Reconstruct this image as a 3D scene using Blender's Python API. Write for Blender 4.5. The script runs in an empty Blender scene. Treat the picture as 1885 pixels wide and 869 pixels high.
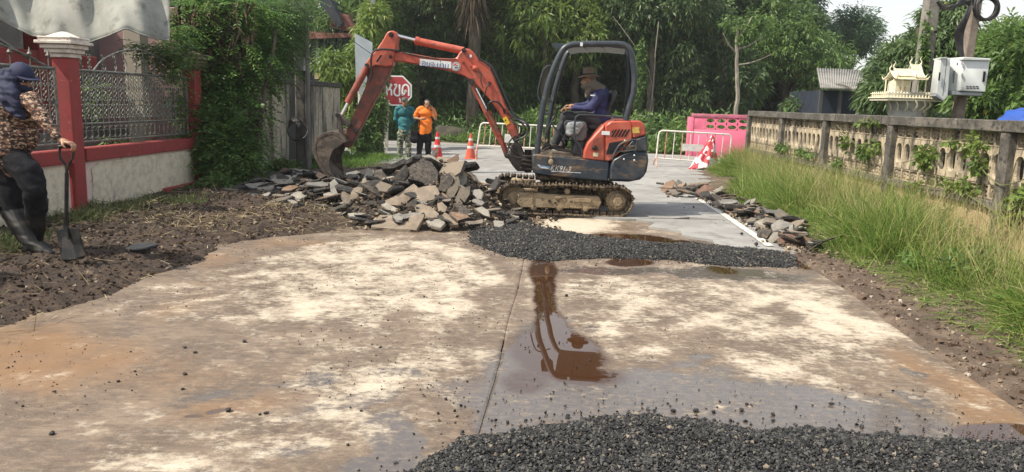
import bpy, bmesh, math, random
import numpy as np
from mathutils import Vector, Matrix, Euler

scene = bpy.context.scene
COL = scene.collection
random.seed(7)
rng = np.random.default_rng(7)
PI = math.pi

# ------------------------------------------------------------------ camera
CAM_Z = 1.55
FPX = 1450.0
PITCH = math.radians(9.63)
ROLL = math.radians(1.5)
cd = bpy.data.cameras.new("camera")
cam = bpy.data.objects.new("camera", cd)
COL.objects.link(cam)
cd.sensor_width = 36.0
cd.lens = 36.0 * FPX / 1885.0
cd.clip_start = 0.05
cd.clip_end = 900
CM = Euler((PI / 2 - PITCH, 0, 0)).to_matrix() @ Matrix.Rotation(ROLL, 3, 'Z')
cam.matrix_world = Matrix.Translation((0, 0, CAM_Z)) @ CM.to_4x4()
scene.camera = cam

# ------------------------------------------------------------------ light
SUN_EL = math.radians(52)
SUN_TO = Vector((-0.93, -0.30, 0)).normalized()       # horizontal direction towards the sun
world = bpy.data.worlds.new("World")
scene.world = world
world.use_nodes = True
wn = world.node_tree
bg = wn.nodes['Background']
sky = wn.nodes.new('ShaderNodeTexSky')
sky.sky_type = 'NISHITA'
sky.sun_disc = False
sky.sun_elevation = SUN_EL
sky.sun_rotation = math.atan2(SUN_TO.x, SUN_TO.y)
sky.dust_density = 3.0
sky.air_density = 1.0
sky.ozone_density = 1.0
sky.altitude = 0
# thin bright haze over the whole sky, thickest towards the horizon
tc = wn.nodes.new('ShaderNodeTexCoord'); sx = wn.nodes.new('ShaderNodeSeparateXYZ'); wn.links.new(tc.outputs['Generated'], sx.inputs[0])
hz_ = wn.nodes.new('ShaderNodeMapRange'); wn.links.new(sx.outputs[2], hz_.inputs[0])
for i_, q_ in enumerate((0.0, 1.0, 0.90, 0.30)): hz_.inputs[i_ + 1].default_value = q_
mw = wn.nodes.new('ShaderNodeMix'); mw.data_type = 'RGBA'; wn.links.new(hz_.outputs[0], mw.inputs[0])
wn.links.new(sky.outputs[0], mw.inputs[6]); mw.inputs[7].default_value = (4.9, 4.95, 4.85, 1)
wn.links.new(mw.outputs[2], bg.inputs[0])
bg.inputs[1].default_value = 0.15
sl = bpy.data.lights.new("sun", 'SUN')
sl.energy = 4.3
sl.angle = math.radians(0.6)
sl.color = (1.0, 0.93, 0.80)
sun = bpy.data.objects.new("sun", sl)
COL.objects.link(sun)
sdir = Vector((SUN_TO.x * math.cos(SUN_EL), SUN_TO.y * math.cos(SUN_EL), math.sin(SUN_EL)))
sun.rotation_euler = sdir.to_track_quat('Z', 'Y').to_euler()
sun.location = (-10, -5, 20)
scene.view_settings.view_transform = 'Standard'
scene.view_settings.look = 'None'
scene.view_settings.gamma = 1
scene.view_settings.exposure = 0.55
scene.view_settings.use_curve_mapping = False
scene.render.engine = 'CYCLES'
scene.cycles.max_bounces = 6
scene.cycles.transparent_max_bounces = 8
scene.cycles.volume_bounces = 1
scene.cycles.volume_step_rate = 4
scene.cycles.caustics_reflective = False
scene.cycles.caustics_refractive = False

# ------------------------------------------------------------------ survey helpers
CMN = np.array(CM)
def ray(x, y):
    return CM @ Vector(((x - 942.5) / FPX, (434.5 - y) / FPX, -1))
def G(x, y, z=0.0):
    d = ray(x, y)
    return Vector((0, 0, CAM_Z)) + d * ((z - CAM_Z) / d.z)
def P(x, y, Y):
    d = ray(x, y)
    return Vector((0, 0, CAM_Z)) + d * (Y / d.y)
def project(pts):
    v = (np.asarray(pts) - np.array([0, 0, CAM_Z])) @ CMN
    return 942.5 + FPX * v[:, 0] / -v[:, 2], 434.5 - FPX * v[:, 1] / -v[:, 2]

# ------------------------------------------------------------------ numpy noise
def _hash(ix, iy, seed):
    h = (ix.astype(np.int64) * 374761393 + iy.astype(np.int64) * 668265263 + seed * 974634777) & 0xffffffff
    h = ((h ^ (h >> 13)) * 1274126177) & 0xffffffff
    return ((h ^ (h >> 16)) & 0xffffff) / float(0xffffff)
def vnoise(x, y, seed=0):
    ix = np.floor(x); iy = np.floor(y)
    fx = x - ix; fy = y - iy
    fx = fx * fx * (3 - 2 * fx); fy = fy * fy * (3 - 2 * fy)
    a = _hash(ix, iy, seed); b = _hash(ix + 1, iy, seed)
    c = _hash(ix, iy + 1, seed); d = _hash(ix + 1, iy + 1, seed)
    return (a * (1 - fx) + b * fx) * (1 - fy) + (c * (1 - fx) + d * fx) * fy
def fbm(x, y, oct=4, seed=0, gain=0.5):
    s = 0; a = 1; t = 0
    for i in range(oct):
        s = s + a * vnoise(x * 2 ** i + 17.3 * i, y * 2 ** i + 9.1 * i, seed + i)
        t += a; a *= gain
    return s / t
def sstep(a, b, x):
    t = np.clip((x - a) / (b - a), 0, 1)
    return t * t * (3 - 2 * t)

# ------------------------------------------------------------------ materials
MATS = {}
def lk(nt, a, b): nt.links.new(a, b)
def nd(nt, t, **k):
    n = nt.nodes.new(t)
    for a, b in k.items(): setattr(n, a, b)
    return n
def mixc(nt, fac, a, b):
    m = nd(nt, 'ShaderNodeMix', data_type='RGBA')
    m.clamp_factor = True
    for sock, v in ((m.inputs[0], fac), (m.inputs[6], a), (m.inputs[7], b)):
        if hasattr(v, 'links') or hasattr(v, 'is_output'): nt.links.new(v, sock)
        else: sock.default_value = v if isinstance(v, (int, float)) else (*v, 1)
    return m.outputs[2]
def mth(nt, op, a, b=0.0, clamp=False):
    m = nd(nt, 'ShaderNodeMath', operation=op); m.use_clamp = clamp
    for s, v in ((m.inputs[0], a), (m.inputs[1], b)):
        if isinstance(v, (int, float)): s.default_value = v
        else: nt.links.new(v, s)
    return m.outputs[0]
def mrange(nt, v, a, b, c=0.0, d=1.0):
    m = nd(nt, 'ShaderNodeMapRange'); m.interpolation_type = 'SMOOTHSTEP'
    nt.links.new(v, m.inputs[0])
    for i, q in enumerate((a, b, c, d)): m.inputs[i + 1].default_value = q
    return m.outputs[0]
def wnoise(nt, scale, detail=4, rough=0.6, stretch=(1, 1, 1), rotz=0.0):
    g = nd(nt, 'ShaderNodeNewGeometry')
    mp = nd(nt, 'ShaderNodeMapping'); mp.inputs['Scale'].default_value = stretch
    mp.inputs['Rotation'].default_value = (0, 0, -rotz)
    lk(nt, g.outputs['Position'], mp.inputs['Vector'])
    n = nd(nt, 'ShaderNodeTexNoise')
    n.inputs['Scale'].default_value = scale; n.inputs['Detail'].default_value = detail
    n.inputs['Roughness'].default_value = rough
    lk(nt, mp.outputs[0], n.inputs['Vector'])
    return n.outputs[0]
def new_mat(name):
    m = bpy.data.materials.new(name); m.use_nodes = True
    nt = m.node_tree
    return m, nt, nt.nodes['Principled BSDF']
def mat(name, c1, c2=None, rough=0.6, metal=0.0, scale=6.0, lo=0.4, hi=0.65, c3=None, s3=25.0, lo3=0.55, hi3=0.7,
        bump=0.0, bscale=40.0, stretch=(1, 1, 1), stretch3=(1, 1, 1), rough2=None, obj_rand=0.0, spec=0.5):
    if name in MATS: return MATS[name]
    m, nt, b = new_mat(name)
    col = None
    if c2 is not None:
        f = mrange(nt, wnoise(nt, scale, 5, 0.62, stretch), lo, hi)
        col = mixc(nt, f, c1, c2)
        if rough2 is not None:
            lk(nt, mrange(nt, f, 0, 1, rough, rough2), b.inputs['Roughness'])
    if c3 is not None:
        f3 = mrange(nt, wnoise(nt, s3, 5, 0.65, stretch3), lo3, hi3)
        col = mixc(nt, f3, col if col is not None else c1, c3)
    if obj_rand:
        oi = nd(nt, 'ShaderNodeObjectInfo')
        hs = nd(nt, 'ShaderNodeHueSaturation')
        lk(nt, mrange(nt, oi.outputs['Random'], 0, 1, 1 - obj_rand, 1 + obj_rand), hs.inputs['Value'])
        if col is None: hs.inputs['Color'].default_value = (*c1, 1)
        else: lk(nt, col, hs.inputs['Color'])
        col = hs.outputs[0]
    if col is None: b.inputs['Base Color'].default_value = (*c1, 1)
    else: lk(nt, col, b.inputs['Base Color'])
    if rough2 is None or c2 is None: b.inputs['Roughness'].default_value = rough
    b.inputs['Metallic'].default_value = metal
    b.inputs['Specular IOR Level'].default_value = spec
    if bump:
        bn = nd(nt, 'ShaderNodeBump'); bn.inputs['Strength'].default_value = bump
        bn.inputs['Distance'].default_value = 0.02
        lk(nt, wnoise(nt, bscale, 5, 0.7), bn.inputs['Height'])
        lk(nt, bn.outputs[0], b.inputs['Normal'])
    MATS[name] = m
    return m
def leaf_mat(name, dark, light, trans=0.35, gloss=0.25, yellow=None):
    if name in MATS: return MATS[name]
    m, nt, b = new_mat(name)
    at = nd(nt, 'ShaderNodeAttribute', attribute_name='tint')
    col = mixc(nt, at.outputs['Fac'], dark, light)
    if yellow:
        col = mixc(nt, mrange(nt, at.outputs['Fac'], 0.93, 0.98), col, yellow)
    b.inputs['Roughness'].default_value = 0.42
    b.inputs['Specular IOR Level'].default_value = gloss
    lk(nt, col, b.inputs['Base Color'])
    tr = nd(nt, 'ShaderNodeBsdfTranslucent')
    hs = nd(nt, 'ShaderNodeHueSaturation'); hs.inputs['Value'].default_value = 1.5; hs.inputs['Hue'].default_value = 0.49
    lk(nt, col, hs.inputs['Color']); lk(nt, hs.outputs[0], tr.inputs['Color'])
    mx = nd(nt, 'ShaderNodeMixShader'); mx.inputs[0].default_value = trans
    out = nt.nodes['Material Output']
    lk(nt, b.outputs[0], mx.inputs[1]); lk(nt, tr.outputs[0], mx.inputs[2]); lk(nt, mx.outputs[0], out.inputs[0])
    MATS[name] = m
    return m
def tint_mat(name, stops, rough=0.8, trans=0.0, spec=0.3):
    """colour picked by the per-piece attribute 'tint' along a few stops"""
    if name in MATS: return MATS[name]
    m, nt, b = new_mat(name)
    at = nd(nt, 'ShaderNodeAttribute', attribute_name='tint')
    cr = nd(nt, 'ShaderNodeValToRGB')
    el = cr.color_ramp.elements
    el[0].position = stops[0][0]; el[0].color = (*stops[0][1], 1)
    el[1].position = stops[-1][0]; el[1].color = (*stops[-1][1], 1)
    for p, c in stops[1:-1]:
        e = el.new(p); e.color = (*c, 1)
    lk(nt, at.outputs['Fac'], cr.inputs[0]); lk(nt, cr.outputs[0], b.inputs['Base Color'])
    b.inputs['Roughness'].default_value = rough
    b.inputs['Specular IOR Level'].default_value = spec
    if trans:
        tr = nd(nt, 'ShaderNodeBsdfTranslucent'); lk(nt, cr.outputs[0], tr.inputs['Color'])
        mx = nd(nt, 'ShaderNodeMixShader'); mx.inputs[0].default_value = trans
        out = nt.nodes['Material Output']
        lk(nt, b.outputs[0], mx.inputs[1]); lk(nt, tr.outputs[0], mx.inputs[2]); lk(nt, mx.outputs[0], out.inputs[0])
    MATS[name] = m
    return m

# ------------------------------------------------------------------ object helpers
WL = {}                        # world location of every object by name
def tag(o, label=None, cat=None, group=None, kind=None):
    if label: o['label'] = label
    if cat: o['category'] = cat
    if group: o['group'] = group
    if kind: o['kind'] = kind
    return o
def place(o, parent, wloc):
    COL.objects.link(o)
    WL[o.name] = Vector(wloc)
    if parent is not None:
        o.parent = parent
        o.location = Vector(wloc) - WL[parent.name]
    else:
        o.location = wloc
    return o
def thing(name, label, cat, loc, group=None):
    o = bpy.data.objects.new(name, None)
    o.empty_display_size = 0.2
    place(o, None, loc)
    return tag(o, label, cat, group)
class MB:
    """collects faces in world coordinates"""
    def __init__(s): s.v = []; s.f = []
    def add(s, vs, fs):
        o = len(s.v); s.v += [tuple(q) for q in vs]; s.f += [tuple(i + o for i in f) for f in fs]; return s
    def box(s, c, size, rot=None):
        hx, hy, hz = (q / 2 for q in size); c = Vector(c); vs = []
        for x in (-hx, hx):
            for y in (-hy, hy):
                for z in (-hz, hz):
                    q = Vector((x, y, z))
                    if rot is not None: q = rot @ q
                    vs.append(c + q)
        return s.add(vs, [(0, 1, 3, 2), (4, 6, 7, 5), (0, 4, 5, 1), (2, 3, 7, 6), (0, 2, 6, 4), (1, 5, 7, 3)])
    def prism(s, pts, ext):
        """closed outline (3-D points, planar) swept by ext"""
        n = len(pts); pts = [Vector(p) for p in pts]; ext = Vector(ext)
        vs = pts + [p + ext for p in pts]
        return s.add(vs, [tuple(range(n)), tuple(range(2 * n - 1, n - 1, -1))] +
                     [(i, n + i, n + (i + 1) % n, (i + 1) % n) for i in range(n)])
    def tube(s, path, r, n=8, cap=True, closed=False):
        path = [Vector(p) for p in path]
        m = len(path)
        rr = r if isinstance(r, (list, tuple)) else [r] * m
        vs = []; up = None
        for i, p in enumerate(path):
            if closed: t = path[(i + 1) % m] - path[i - 1]
            else: t = path[min(i + 1, m - 1)] - path[max(i - 1, 0)]
            if t.length < 1e-9: t = Vector((0, 0, 1))
            t.normalize()
            if up is None:
                up = Vector((0, 0, 1)) if abs(t.z) < 0.9 else Vector((0, 1, 0))
            a = t.cross(up)
            if a.length < 1e-6: a = t.cross(Vector((1, 0, 0)))
            a.normalize()
            b = a.cross(t).normalized(); up = b
            for k in range(n):
                q = 2 * PI * k / n
                vs.append(p + (a * math.cos(q) + b * math.sin(q)) * rr[i])
        fs = []
        for i in range(m if closed else m - 1):
            j = (i + 1) % m
            for k in range(n):
                k2 = (k + 1) % n
                fs.append((i * n + k, i * n + k2, j * n + k2, j * n + k))
        if cap and not closed:
            fs.append(tuple(range(n - 1, -1, -1))); fs.append(tuple((m - 1) * n + k for k in range(n)))
        return s.add(vs, fs)
    def lathe(s, prof, c, n=16, axis=(0, 0, 1), squash=(1, 1)):
        c = Vector(c); q = Vector(axis).to_track_quat('Z', 'Y')
        vs = []
        for r, z in prof:
            for k in range(n):
                a = 2 * PI * k / n
                vs.append(c + q @ Vector((r * math.cos(a) * squash[0], r * math.sin(a) * squash[1], z)))
        m = len(prof)
        fs = [(i * n + k, i * n + (k + 1) % n, (i + 1) * n + (k + 1) % n, (i + 1) * n + k) for i in range(m - 1) for k in range(n)]
        fs.append(tuple(range(n - 1, -1, -1))); fs.append(tuple((m - 1) * n + k for k in range(n)))
        return s.add(vs, fs)
    def cyl(s, a, b, r, n=16): return s.tube([a, b], r, n)
    def ell(s, c, rad, n=14, m=9, rot=None):
        c = Vector(c); vs = []; fs = []
        for i in range(m + 1):
            th = PI * i / m
            for k in range(n):
                a = 2 * PI * k / n
                q = Vector((rad[0] * math.sin(th) * math.cos(a), rad[1] * math.sin(th) * math.sin(a), rad[2] * math.cos(th)))
                if rot is not None: q = rot @ q
                vs.append(c + q)
        for i in range(m):
            for k in range(n):
                k2 = (k + 1) % n
                fs.append((i * n + k, (i + 1) * n + k, (i + 1) * n + k2, i * n + k2))
        return s.add(vs, fs)
    def mesh(s, name, m, origin, bevel=0.0, smooth=True, sharp=35):
        me = bpy.data.meshes.new(name)
        o = Vector(origin)
        me.from_pydata([(v[0] - o.x, v[1] - o.y, v[2] - o.z) for v in s.v], [], s.f)
        b = bmesh.new(); b.from_mesh(me)
        bmesh.ops.remove_doubles(b, verts=b.verts, dist=1e-6)
        bmesh.ops.recalc_face_normals(b, faces=b.faces)
        if bevel > 0:
            es = [e for e in b.edges if len(e.link_faces) == 2 and e.calc_face_angle(0) > 0.6]
            bmesh.ops.bevel(b, geom=es, offset=bevel, offset_type='OFFSET', segments=1, profile=0.5, affect='EDGES', clamp_overlap=True)
        b.to_mesh(me); b.free()
        if smooth:
            me.shade_smooth(); me.set_sharp_from_angle(angle=math.radians(sharp))
        if m is not None: me.materials.append(m)
        return me
    def centre(s):
        a = np.array(s.v); return Vector(((a.min(0) + a.max(0)) / 2).tolist())
    def base(s):
        a = np.array(s.v); c = (a.min(0) + a.max(0)) / 2; c[2] = a[:, 2].min(); return Vector(c.tolist())
    def build(s, name, m, parent=None, bevel=0.0, smooth=True, label=None, origin=None, sharp=35):
        o_ = Vector(origin) if origin is not None else (s.centre() if parent is not None else s.base())
        me = s.mesh(name, m, o_, bevel, smooth, sharp)
        o = bpy.data.objects.new(name, me)
        place(o, parent, o_)
        if label: o['label'] = label
        return o
def inst(name, me, parent, wloc, rot=None, scale=None):
    o = bpy.data.objects.new(name, me)
    place(o, parent, wloc)
    if rot is not None: o.rotation_euler = rot
    if scale is not None: o.scale = scale
    return o
def np_mesh(name, verts, faces, m, origin=(0, 0, 0), attrs=None, smooth=False):
    """verts (n,3) world, faces (k,3|4) ints; attrs: per-point float arrays"""
    verts = np.asarray(verts, dtype=np.float32) - np.array(origin, dtype=np.float32)
    faces = np.asarray(faces, dtype=np.int32)
    me = bpy.data.meshes.new(name)
    nf, k = faces.shape
    me.vertices.add(len(verts)); me.vertices.foreach_set('co', verts.ravel())
    me.loops.add(nf * k); me.loops.foreach_set('vertex_index', faces.ravel())
    me.polygons.add(nf); me.polygons.foreach_set('loop_start', np.arange(nf, dtype=np.int32) * k)
    me.polygons.foreach_set('loop_total', np.full(nf, k, dtype=np.int32))
    me.polygons.foreach_set('use_smooth', np.full(nf, smooth, dtype=bool))
    me.update(calc_edges=True)
    for an, av in (attrs or {}).items():
        a = me.attributes.new(an, 'FLOAT', 'POINT'); a.data.foreach_set('value', np.asarray(av, dtype=np.float32))
    if m is not None: me.materials.append(m)
    return me
def np_obj(name, verts, faces, m, parent=None, origin=None, attrs=None, smooth=False):
    verts = np.asarray(verts)
    if origin is None:
        c = (verts.min(0) + verts.max(0)) / 2
        if parent is None: c[2] = verts[:, 2].min()
        origin = c
    me = np_mesh(name, verts, faces, m, origin, attrs, smooth)
    o = bpy.data.objects.new(name, me)
    return place(o, parent, Vector([float(q) for q in origin]))
def grid(xs, ys, zf):
    X, Y = np.meshgrid(xs, ys)
    Z = zf(X, Y)
    v = np.stack([X.ravel(), Y.ravel(), Z.ravel()], 1)
    nx, ny = len(xs), len(ys)
    i = (np.arange(ny - 1)[:, None] * nx + np.arange(nx - 1)[None]).ravel()
    return v, np.stack([i, i + 1, i + nx + 1, i + nx], 1)
def text_mesh(txt, size, bold=0.0):
    c = bpy.data.curves.new('t', 'FONT'); c.body = txt; c.size = size; c.align_x = 'CENTER'; c.align_y = 'CENTER'
    c.offset = bold
    o = bpy.data.objects.new('t', c); COL.objects.link(o)
    bpy.context.view_layer.update()
    me = bpy.data.meshes.new_from_object(o.evaluated_get(bpy.context.evaluated_depsgraph_get()))
    bpy.data.objects.remove(o); bpy.data.curves.remove(c)
    return me
def smooth_path(pts, n=6):
    pts = [Vector(p) for p in pts]; out = []
    for i in range(len(pts) - 1):
        a = pts[max(i - 1, 0)]; b = pts[i]; c = pts[i + 1]; d = pts[min(i + 2, len(pts) - 1)]
        for k in range(n):
            t = k / n
            out.append(0.5 * ((2 * b) + (c - a) * t + (2 * a - 5 * b + 4 * c - d) * t * t + (3 * b - a - 3 * c + d) * t ** 3))
    out.append(pts[-1])
    return out
# ================================================================== THE SETTING
def inpoly(u, v, poly):
    c = np.zeros(len(u), bool); n = len(poly)
    for i in range(n):
        x0, y0 = poly[i]; x1, y1 = poly[i - 1]
        k = ((y0 > v) != (y1 > v)) & (u < (x1 - x0) * (v - y0) / (y1 - y0 + 1e-12) + x0)
        c ^= k
    return c
def edge_dist(X, Y, poly):
    d = np.full(X.shape, 9.0); n = len(poly)
    for i in range(n):
        a = np.array(poly[i - 1]); b = np.array(poly[i]); ab = b - a
        t = np.clip(((X - a[0]) * ab[0] + (Y - a[1]) * ab[1]) / (ab @ ab + 1e-9), 0, 1)
        d = np.minimum(d, np.hypot(X - a[0] - t * ab[0], Y - a[1] - t * ab[1]))
    return d
def blobs(u, v, lst):
    r = np.zeros_like(u)
    for b in lst:
        cx, cy, rx, ry, s = b[:5]
        an = math.radians(b[5]) if len(b) > 5 else 0
        dx = u - cx; dy = v - cy
        a = (dx * math.cos(an) + dy * math.sin(an)) / rx; c = (-dx * math.sin(an) + dy * math.cos(an)) / ry
        r = np.maximum(r, s * np.clip(1.5 - np.sqrt(a * a + c * c), 0, 1))
    return r
DRY = [
       (700, 690, 230, 45, .55, -6), (830, 655, 110, 25, .55), (560, 790, 260, 45, .55, -5), (660, 730, 120, 30, .7, -10), (300, 850, 150, 26, .6),
       (170, 795, 60, 16, .42), (240, 830, 90, 20, .45),
       (1120, 530, 130, 30, .6), (1250, 560, 230, 60, .55), (1400, 540, 200, 35, .6), (1450, 620, 230, 50, .58, 12), (1570, 600, 90, 25, .85, 15),
       (1500, 560, 100, 35, .75, 20), (1100, 600, 70, 25, .65), (1440, 680, 120, 25, .62, 10), (1160, 645, 120, 20, .5), (1560, 720, 70, 14, .5, 18),
       (1060, 414, 75, 16, 1.1), (950, 405, 30, 8, .6), (620, 430, 60, 8, .4)]
PUD = [(998, 500, 30, 30, .80, 0), (1000, 535, 24, 50, .74), (1008, 570, 26, 40, .74), (1012, 600, 34, 40, .75), (1025, 650, 95, 46, .92, 8), (965, 700, 60, 34, .58), (1100, 690, 90, 24, .56, 4), (1035, 645, 52, 30, 1.1, 25), (1050, 680, 60, 22, 1.2, 12), (1000, 660, 30, 26, .9), (1000, 632, 30, 30, .9),
       (1150, 440, 90, 9, 1.1, 2), (1260, 446, 60, 6, .7), (1160, 482, 45, 7, 1), (1330, 498, 34, 6, .7, 8), (1840, 796, 75, 17, 1.2, 3),
       (1478, 484, 28, 11, 1.0, 20), (400, 754, 34, 5, .55, -14), (360, 764, 26, 4, .55, -6), (1010, 398, 40, 6, .8)]
WET = [(1230, 735, 360, 52, 1.3, 3), (980, 700, 90, 75, 1.1), (1520, 768, 240, 38, 1.2, 6), (1540, 500, 80, 18, .8, 15), (1240, 500, 260, 9, .9, 2), (1750, 640, 30, 12, .7, 15),
       (720, 810, 60, 50, .85), (640, 745, 120, 22, .6, -10), (600, 700, 50, 14, .7), (735, 690, 70, 12, .7), (1010, 640, 60, 70, .8), (1690, 690, 30, 10, .7, 20), (1680, 735, 45, 10, .8, 20),
       (1285, 665, 50, 12, .6), (700, 860, 90, 30, .8), (1080, 600, 25, 10, .6), (430, 720, 160, 12, .45, -12), (930, 770, 60, 30, .9), (560, 820, 50, 16, .5)]
ORG = [(40, 650, 190, 60, 1.25), (210, 680, 260, 44, .75, 5), (330, 700, 260, 40, .5), (60, 700, 90, 40, .9), (430, 740, 120, 25, .8, -8), (1760, 710, 160, 26, 1.0, 25), (1830, 770, 80, 22, 1.0, 15), (1640, 640, 70, 14, .5, 25),
       (540, 450, 120, 12, .7), (400, 480, 60, 16, .7), (1480, 480, 40, 10, .8), (330, 560, 80, 22, .55, -20)]
BIG = [(a * .534, 405 + b * .534) for a, b in ((360, 330), (600, 350), (900, 355), (1150, 345), (1290, 372), (1340, 318), (1400, 310), (1470, 315), (1460, 355), (1560, 360), (1640, 300), (1640, 250), (1730, 200), (1680, 130), (1550, 80), (1350, 62), (1100, 80), (850, 135), (700, 185), (480, 225), (370, 290))]
def big_patch(u, v):
    P2_ = [(a, b * 2.6) for a, b in BIG]
    ins = inpoly(u, v * 2.6, P2_); d = edge_dist(u, v * 2.6, P2_)
    sd = np.where(ins, d, -d)
    return np.clip(.5 + sd / 55, 0, 1) * (.52 + .48 * sstep(330, 680, u + (v - 500) * .6))
def concrete_mat():
    m, nt, b = new_mat('scraped_wet_concrete')
    A = lambda n: nd(nt, 'ShaderNodeAttribute', attribute_name=n).outputs['Fac']
    n1 = wnoise(nt, 5.0, 6, 0.66, (1.0, 0.95, 1))
    n2 = wnoise(nt, 22, 5, 0.7, (0.8, 1.1, 1))
    n3 = wnoise(nt, 90, 3, 0.7)
    n4 = wnoise(nt, 2.3, 5, 0.6)
    n5 = wnoise(nt, 13, 6, 0.75, (0.8, 1.2, 1))
    nst = wnoise(nt, 34, 4, 0.6, (0.10, 1.5, 1), -0.3)          # broom lines across the lane
    comb = mth(nt, 'ADD', mth(nt, 'MULTIPLY', mth(nt, 'SUBTRACT', n1, 0.5), 1.5), mth(nt, 'MULTIPLY', mth(nt, 'SUBTRACT', n2, 0.5), 1.3))
    comb = mth(nt, 'ADD', comb, mth(nt, 'MULTIPLY', mth(nt, 'SUBTRACT', nst, 0.5), 0.25))
    comb = mth(nt, 'ADD', comb, mth(nt, 'MULTIPLY', mth(nt, 'SUBTRACT', n4, 0.5), 1.0))
    dryf = mrange(nt, mth(nt, 'ADD', A('dry'), comb), 0.32, 0.92)
    wn2 = mth(nt, 'MULTIPLY', mth(nt, 'SUBTRACT', n1, 0.5), 1.0)
    wetf = mrange(nt, mth(nt, 'ADD', A('wet'), mth(nt, 'ADD', wn2, mth(nt, 'MULTIPLY', mth(nt, 'SUBTRACT', nst, 0.5), 0.5))), 0.30, 0.65)
    orgf = mrange(nt, mth(nt, 'ADD', A('org'), mth(nt, 'ADD', mth(nt, 'MULTIPLY', mth(nt, 'SUBTRACT', n4, 0.5), 2.0), mth(nt, 'MULTIPLY', mth(nt, 'SUBTRACT', n2, 0.5), 1.2))), 0.15, 1.5)
    pudf = mrange(nt, mth(nt, 'ADD', A('pud'), mth(nt, 'MULTIPLY', mth(nt, 'SUBTRACT', n2, 0.5), 0.6)), 0.34, 0.62)
    damp = mixc(nt, mrange(nt, n4, 0.38, 0.62), (0.118, 0.083, 0.056), (0.190, 0.140, 0.098))
    damp = mixc(nt, mrange(nt, nst, 0.46, 0.62, 0, 0.4), damp, (0.085, 0.058, 0.038))
    damp = mixc(nt, mrange(nt, n2, 0.45, 0.68, 0, 0.5), damp, (0.19, 0.142, 0.10))
    damp = mixc(nt, mrange(nt, n1, 0.50, 0.66, 0, 0.45), damp, (0.085, 0.068, 0.055))
    damp = mixc(nt, mrange(nt, n3, 0.52, 0.68, 0, 0.35), damp, (0.26, 0.205, 0.15))
    damp = mixc(nt, mrange(nt, n5, 0.52, 0.60, 0, 0.55), damp, (0.24, 0.18, 0.125))
    damp = mixc(nt, mrange(nt, n5, 0.36, 0.46, 0.6, 0), damp, (0.075, 0.052, 0.036))
    col = mixc(nt, orgf, damp, (0.205, 0.115, 0.052))
    dry = mixc(nt, mrange(nt, n3, 0.35, 0.7), (0.44, 0.375, 0.285), (0.56, 0.50, 0.405))
    dry = mixc(nt, mrange(nt, n5, 0.46, 0.68, 0, 0.55), dry, (0.36, 0.28, 0.19))
    dry = mixc(nt, mrange(nt, n2, 0.5, 0.7, 0, 0.6), dry, (0.38, 0.30, 0.21))
    col = mixc(nt, dryf, col, dry)
    wetc = mixc(nt, mrange(nt, n2, 0.4, 0.7), (0.085, 0.07, 0.062), (0.14, 0.112, 0.09))
    col = mixc(nt, mth(nt, 'MULTIPLY', wetf, mth(nt, 'SUBTRACT', 1.0, mth(nt, 'MULTIPLY', dryf, 0.8))), col, wetc)
    col = mixc(nt, pudf, col, (0.05, 0.022, 0.010))
    lk(nt, col, b.inputs['Base Color'])
    r0 = mrange(nt, n1, 0.3, 0.7, 0.45, 0.75)
    rr = nd(nt, 'ShaderNodeMix', data_type='FLOAT'); lk(nt, wetf, rr.inputs[0]); lk(nt, r0, rr.inputs[2]); rr.inputs[3].default_value = 0.055
    rd = nd(nt, 'ShaderNodeMix', data_type='FLOAT'); lk(nt, dryf, rd.inputs[0]); lk(nt, rr.outputs[0], rd.inputs[2]); rd.inputs[3].default_value = 0.85
    rp = nd(nt, 'ShaderNodeMix', data_type='FLOAT'); lk(nt, pudf, rp.inputs[0]); lk(nt, rd.outputs[0], rp.inputs[2]); rp.inputs[3].default_value = 0.015
    lk(nt, rp.outputs[0], b.inputs['Roughness'])
    b.inputs['Specular IOR Level'].default_value = 0.6
    bn = nd(nt, 'ShaderNodeBump'); bn.inputs['Distance'].default_value = 0.006
    h = mth(nt, 'ADD', mth(nt, 'MULTIPLY', nst, 0.9), mth(nt, 'MULTIPLY', n3, 0.5))
    lk(nt, h, bn.inputs['Height'])
    st = mth(nt, 'MULTIPLY', mth(nt, 'SUBTRACT', 1.0, pudf), mth(nt, 'SUBTRACT', 1.0, mth(nt, 'MULTIPLY', wetf, 0.78)))
    lk(nt, mth(nt, 'MULTIPLY', st, 0.55), bn.inputs['Strength'])
    lk(nt, bn.outputs[0], b.inputs['Normal'])
    return m
M_CONC = concrete_mat()
M_SOIL = mat('verge_soil', (0.040, 0.026, 0.017), (0.080, 0.052, 0.033), 0.9, scale=5, c3=(0.045, 0.028, 0.02), s3=14, lo3=.5, hi3=.62, bump=0.9, bscale=60)
M_ASPH = mat('old_grey_asphalt', (0.25, 0.24, 0.225), (0.33, 0.32, 0.30), 0.75, scale=0.9, c3=(0.19, 0.18, 0.17), s3=3.5, lo3=.5, hi3=.68, bump=0.5, bscale=120)
M_LINE = mat('worn_white_line', (0.62, 0.60, 0.54), (0.36, 0.34, 0.30), 0.7, scale=22, lo=.48, hi=.6)
M_EARTH = mat('field_earth', (0.10, 0.10, 0.045), (0.14, 0.10, 0.06), 0.95, scale=1.2, bump=0.4, bscale=30)

ed = thing('ground', None, None, (0, 0, -0.05)); tag(ed, kind='structure')
v, f = grid(np.linspace(-350, 350, 30), np.linspace(-60, 640, 30), lambda X, Y: X * 0 - 0.05)
bpy.data.objects.remove(ed)
o = np_obj('ground', v, f, M_EARTH, origin=(0, 0, -0.05)); tag(o, kind='structure')

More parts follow.
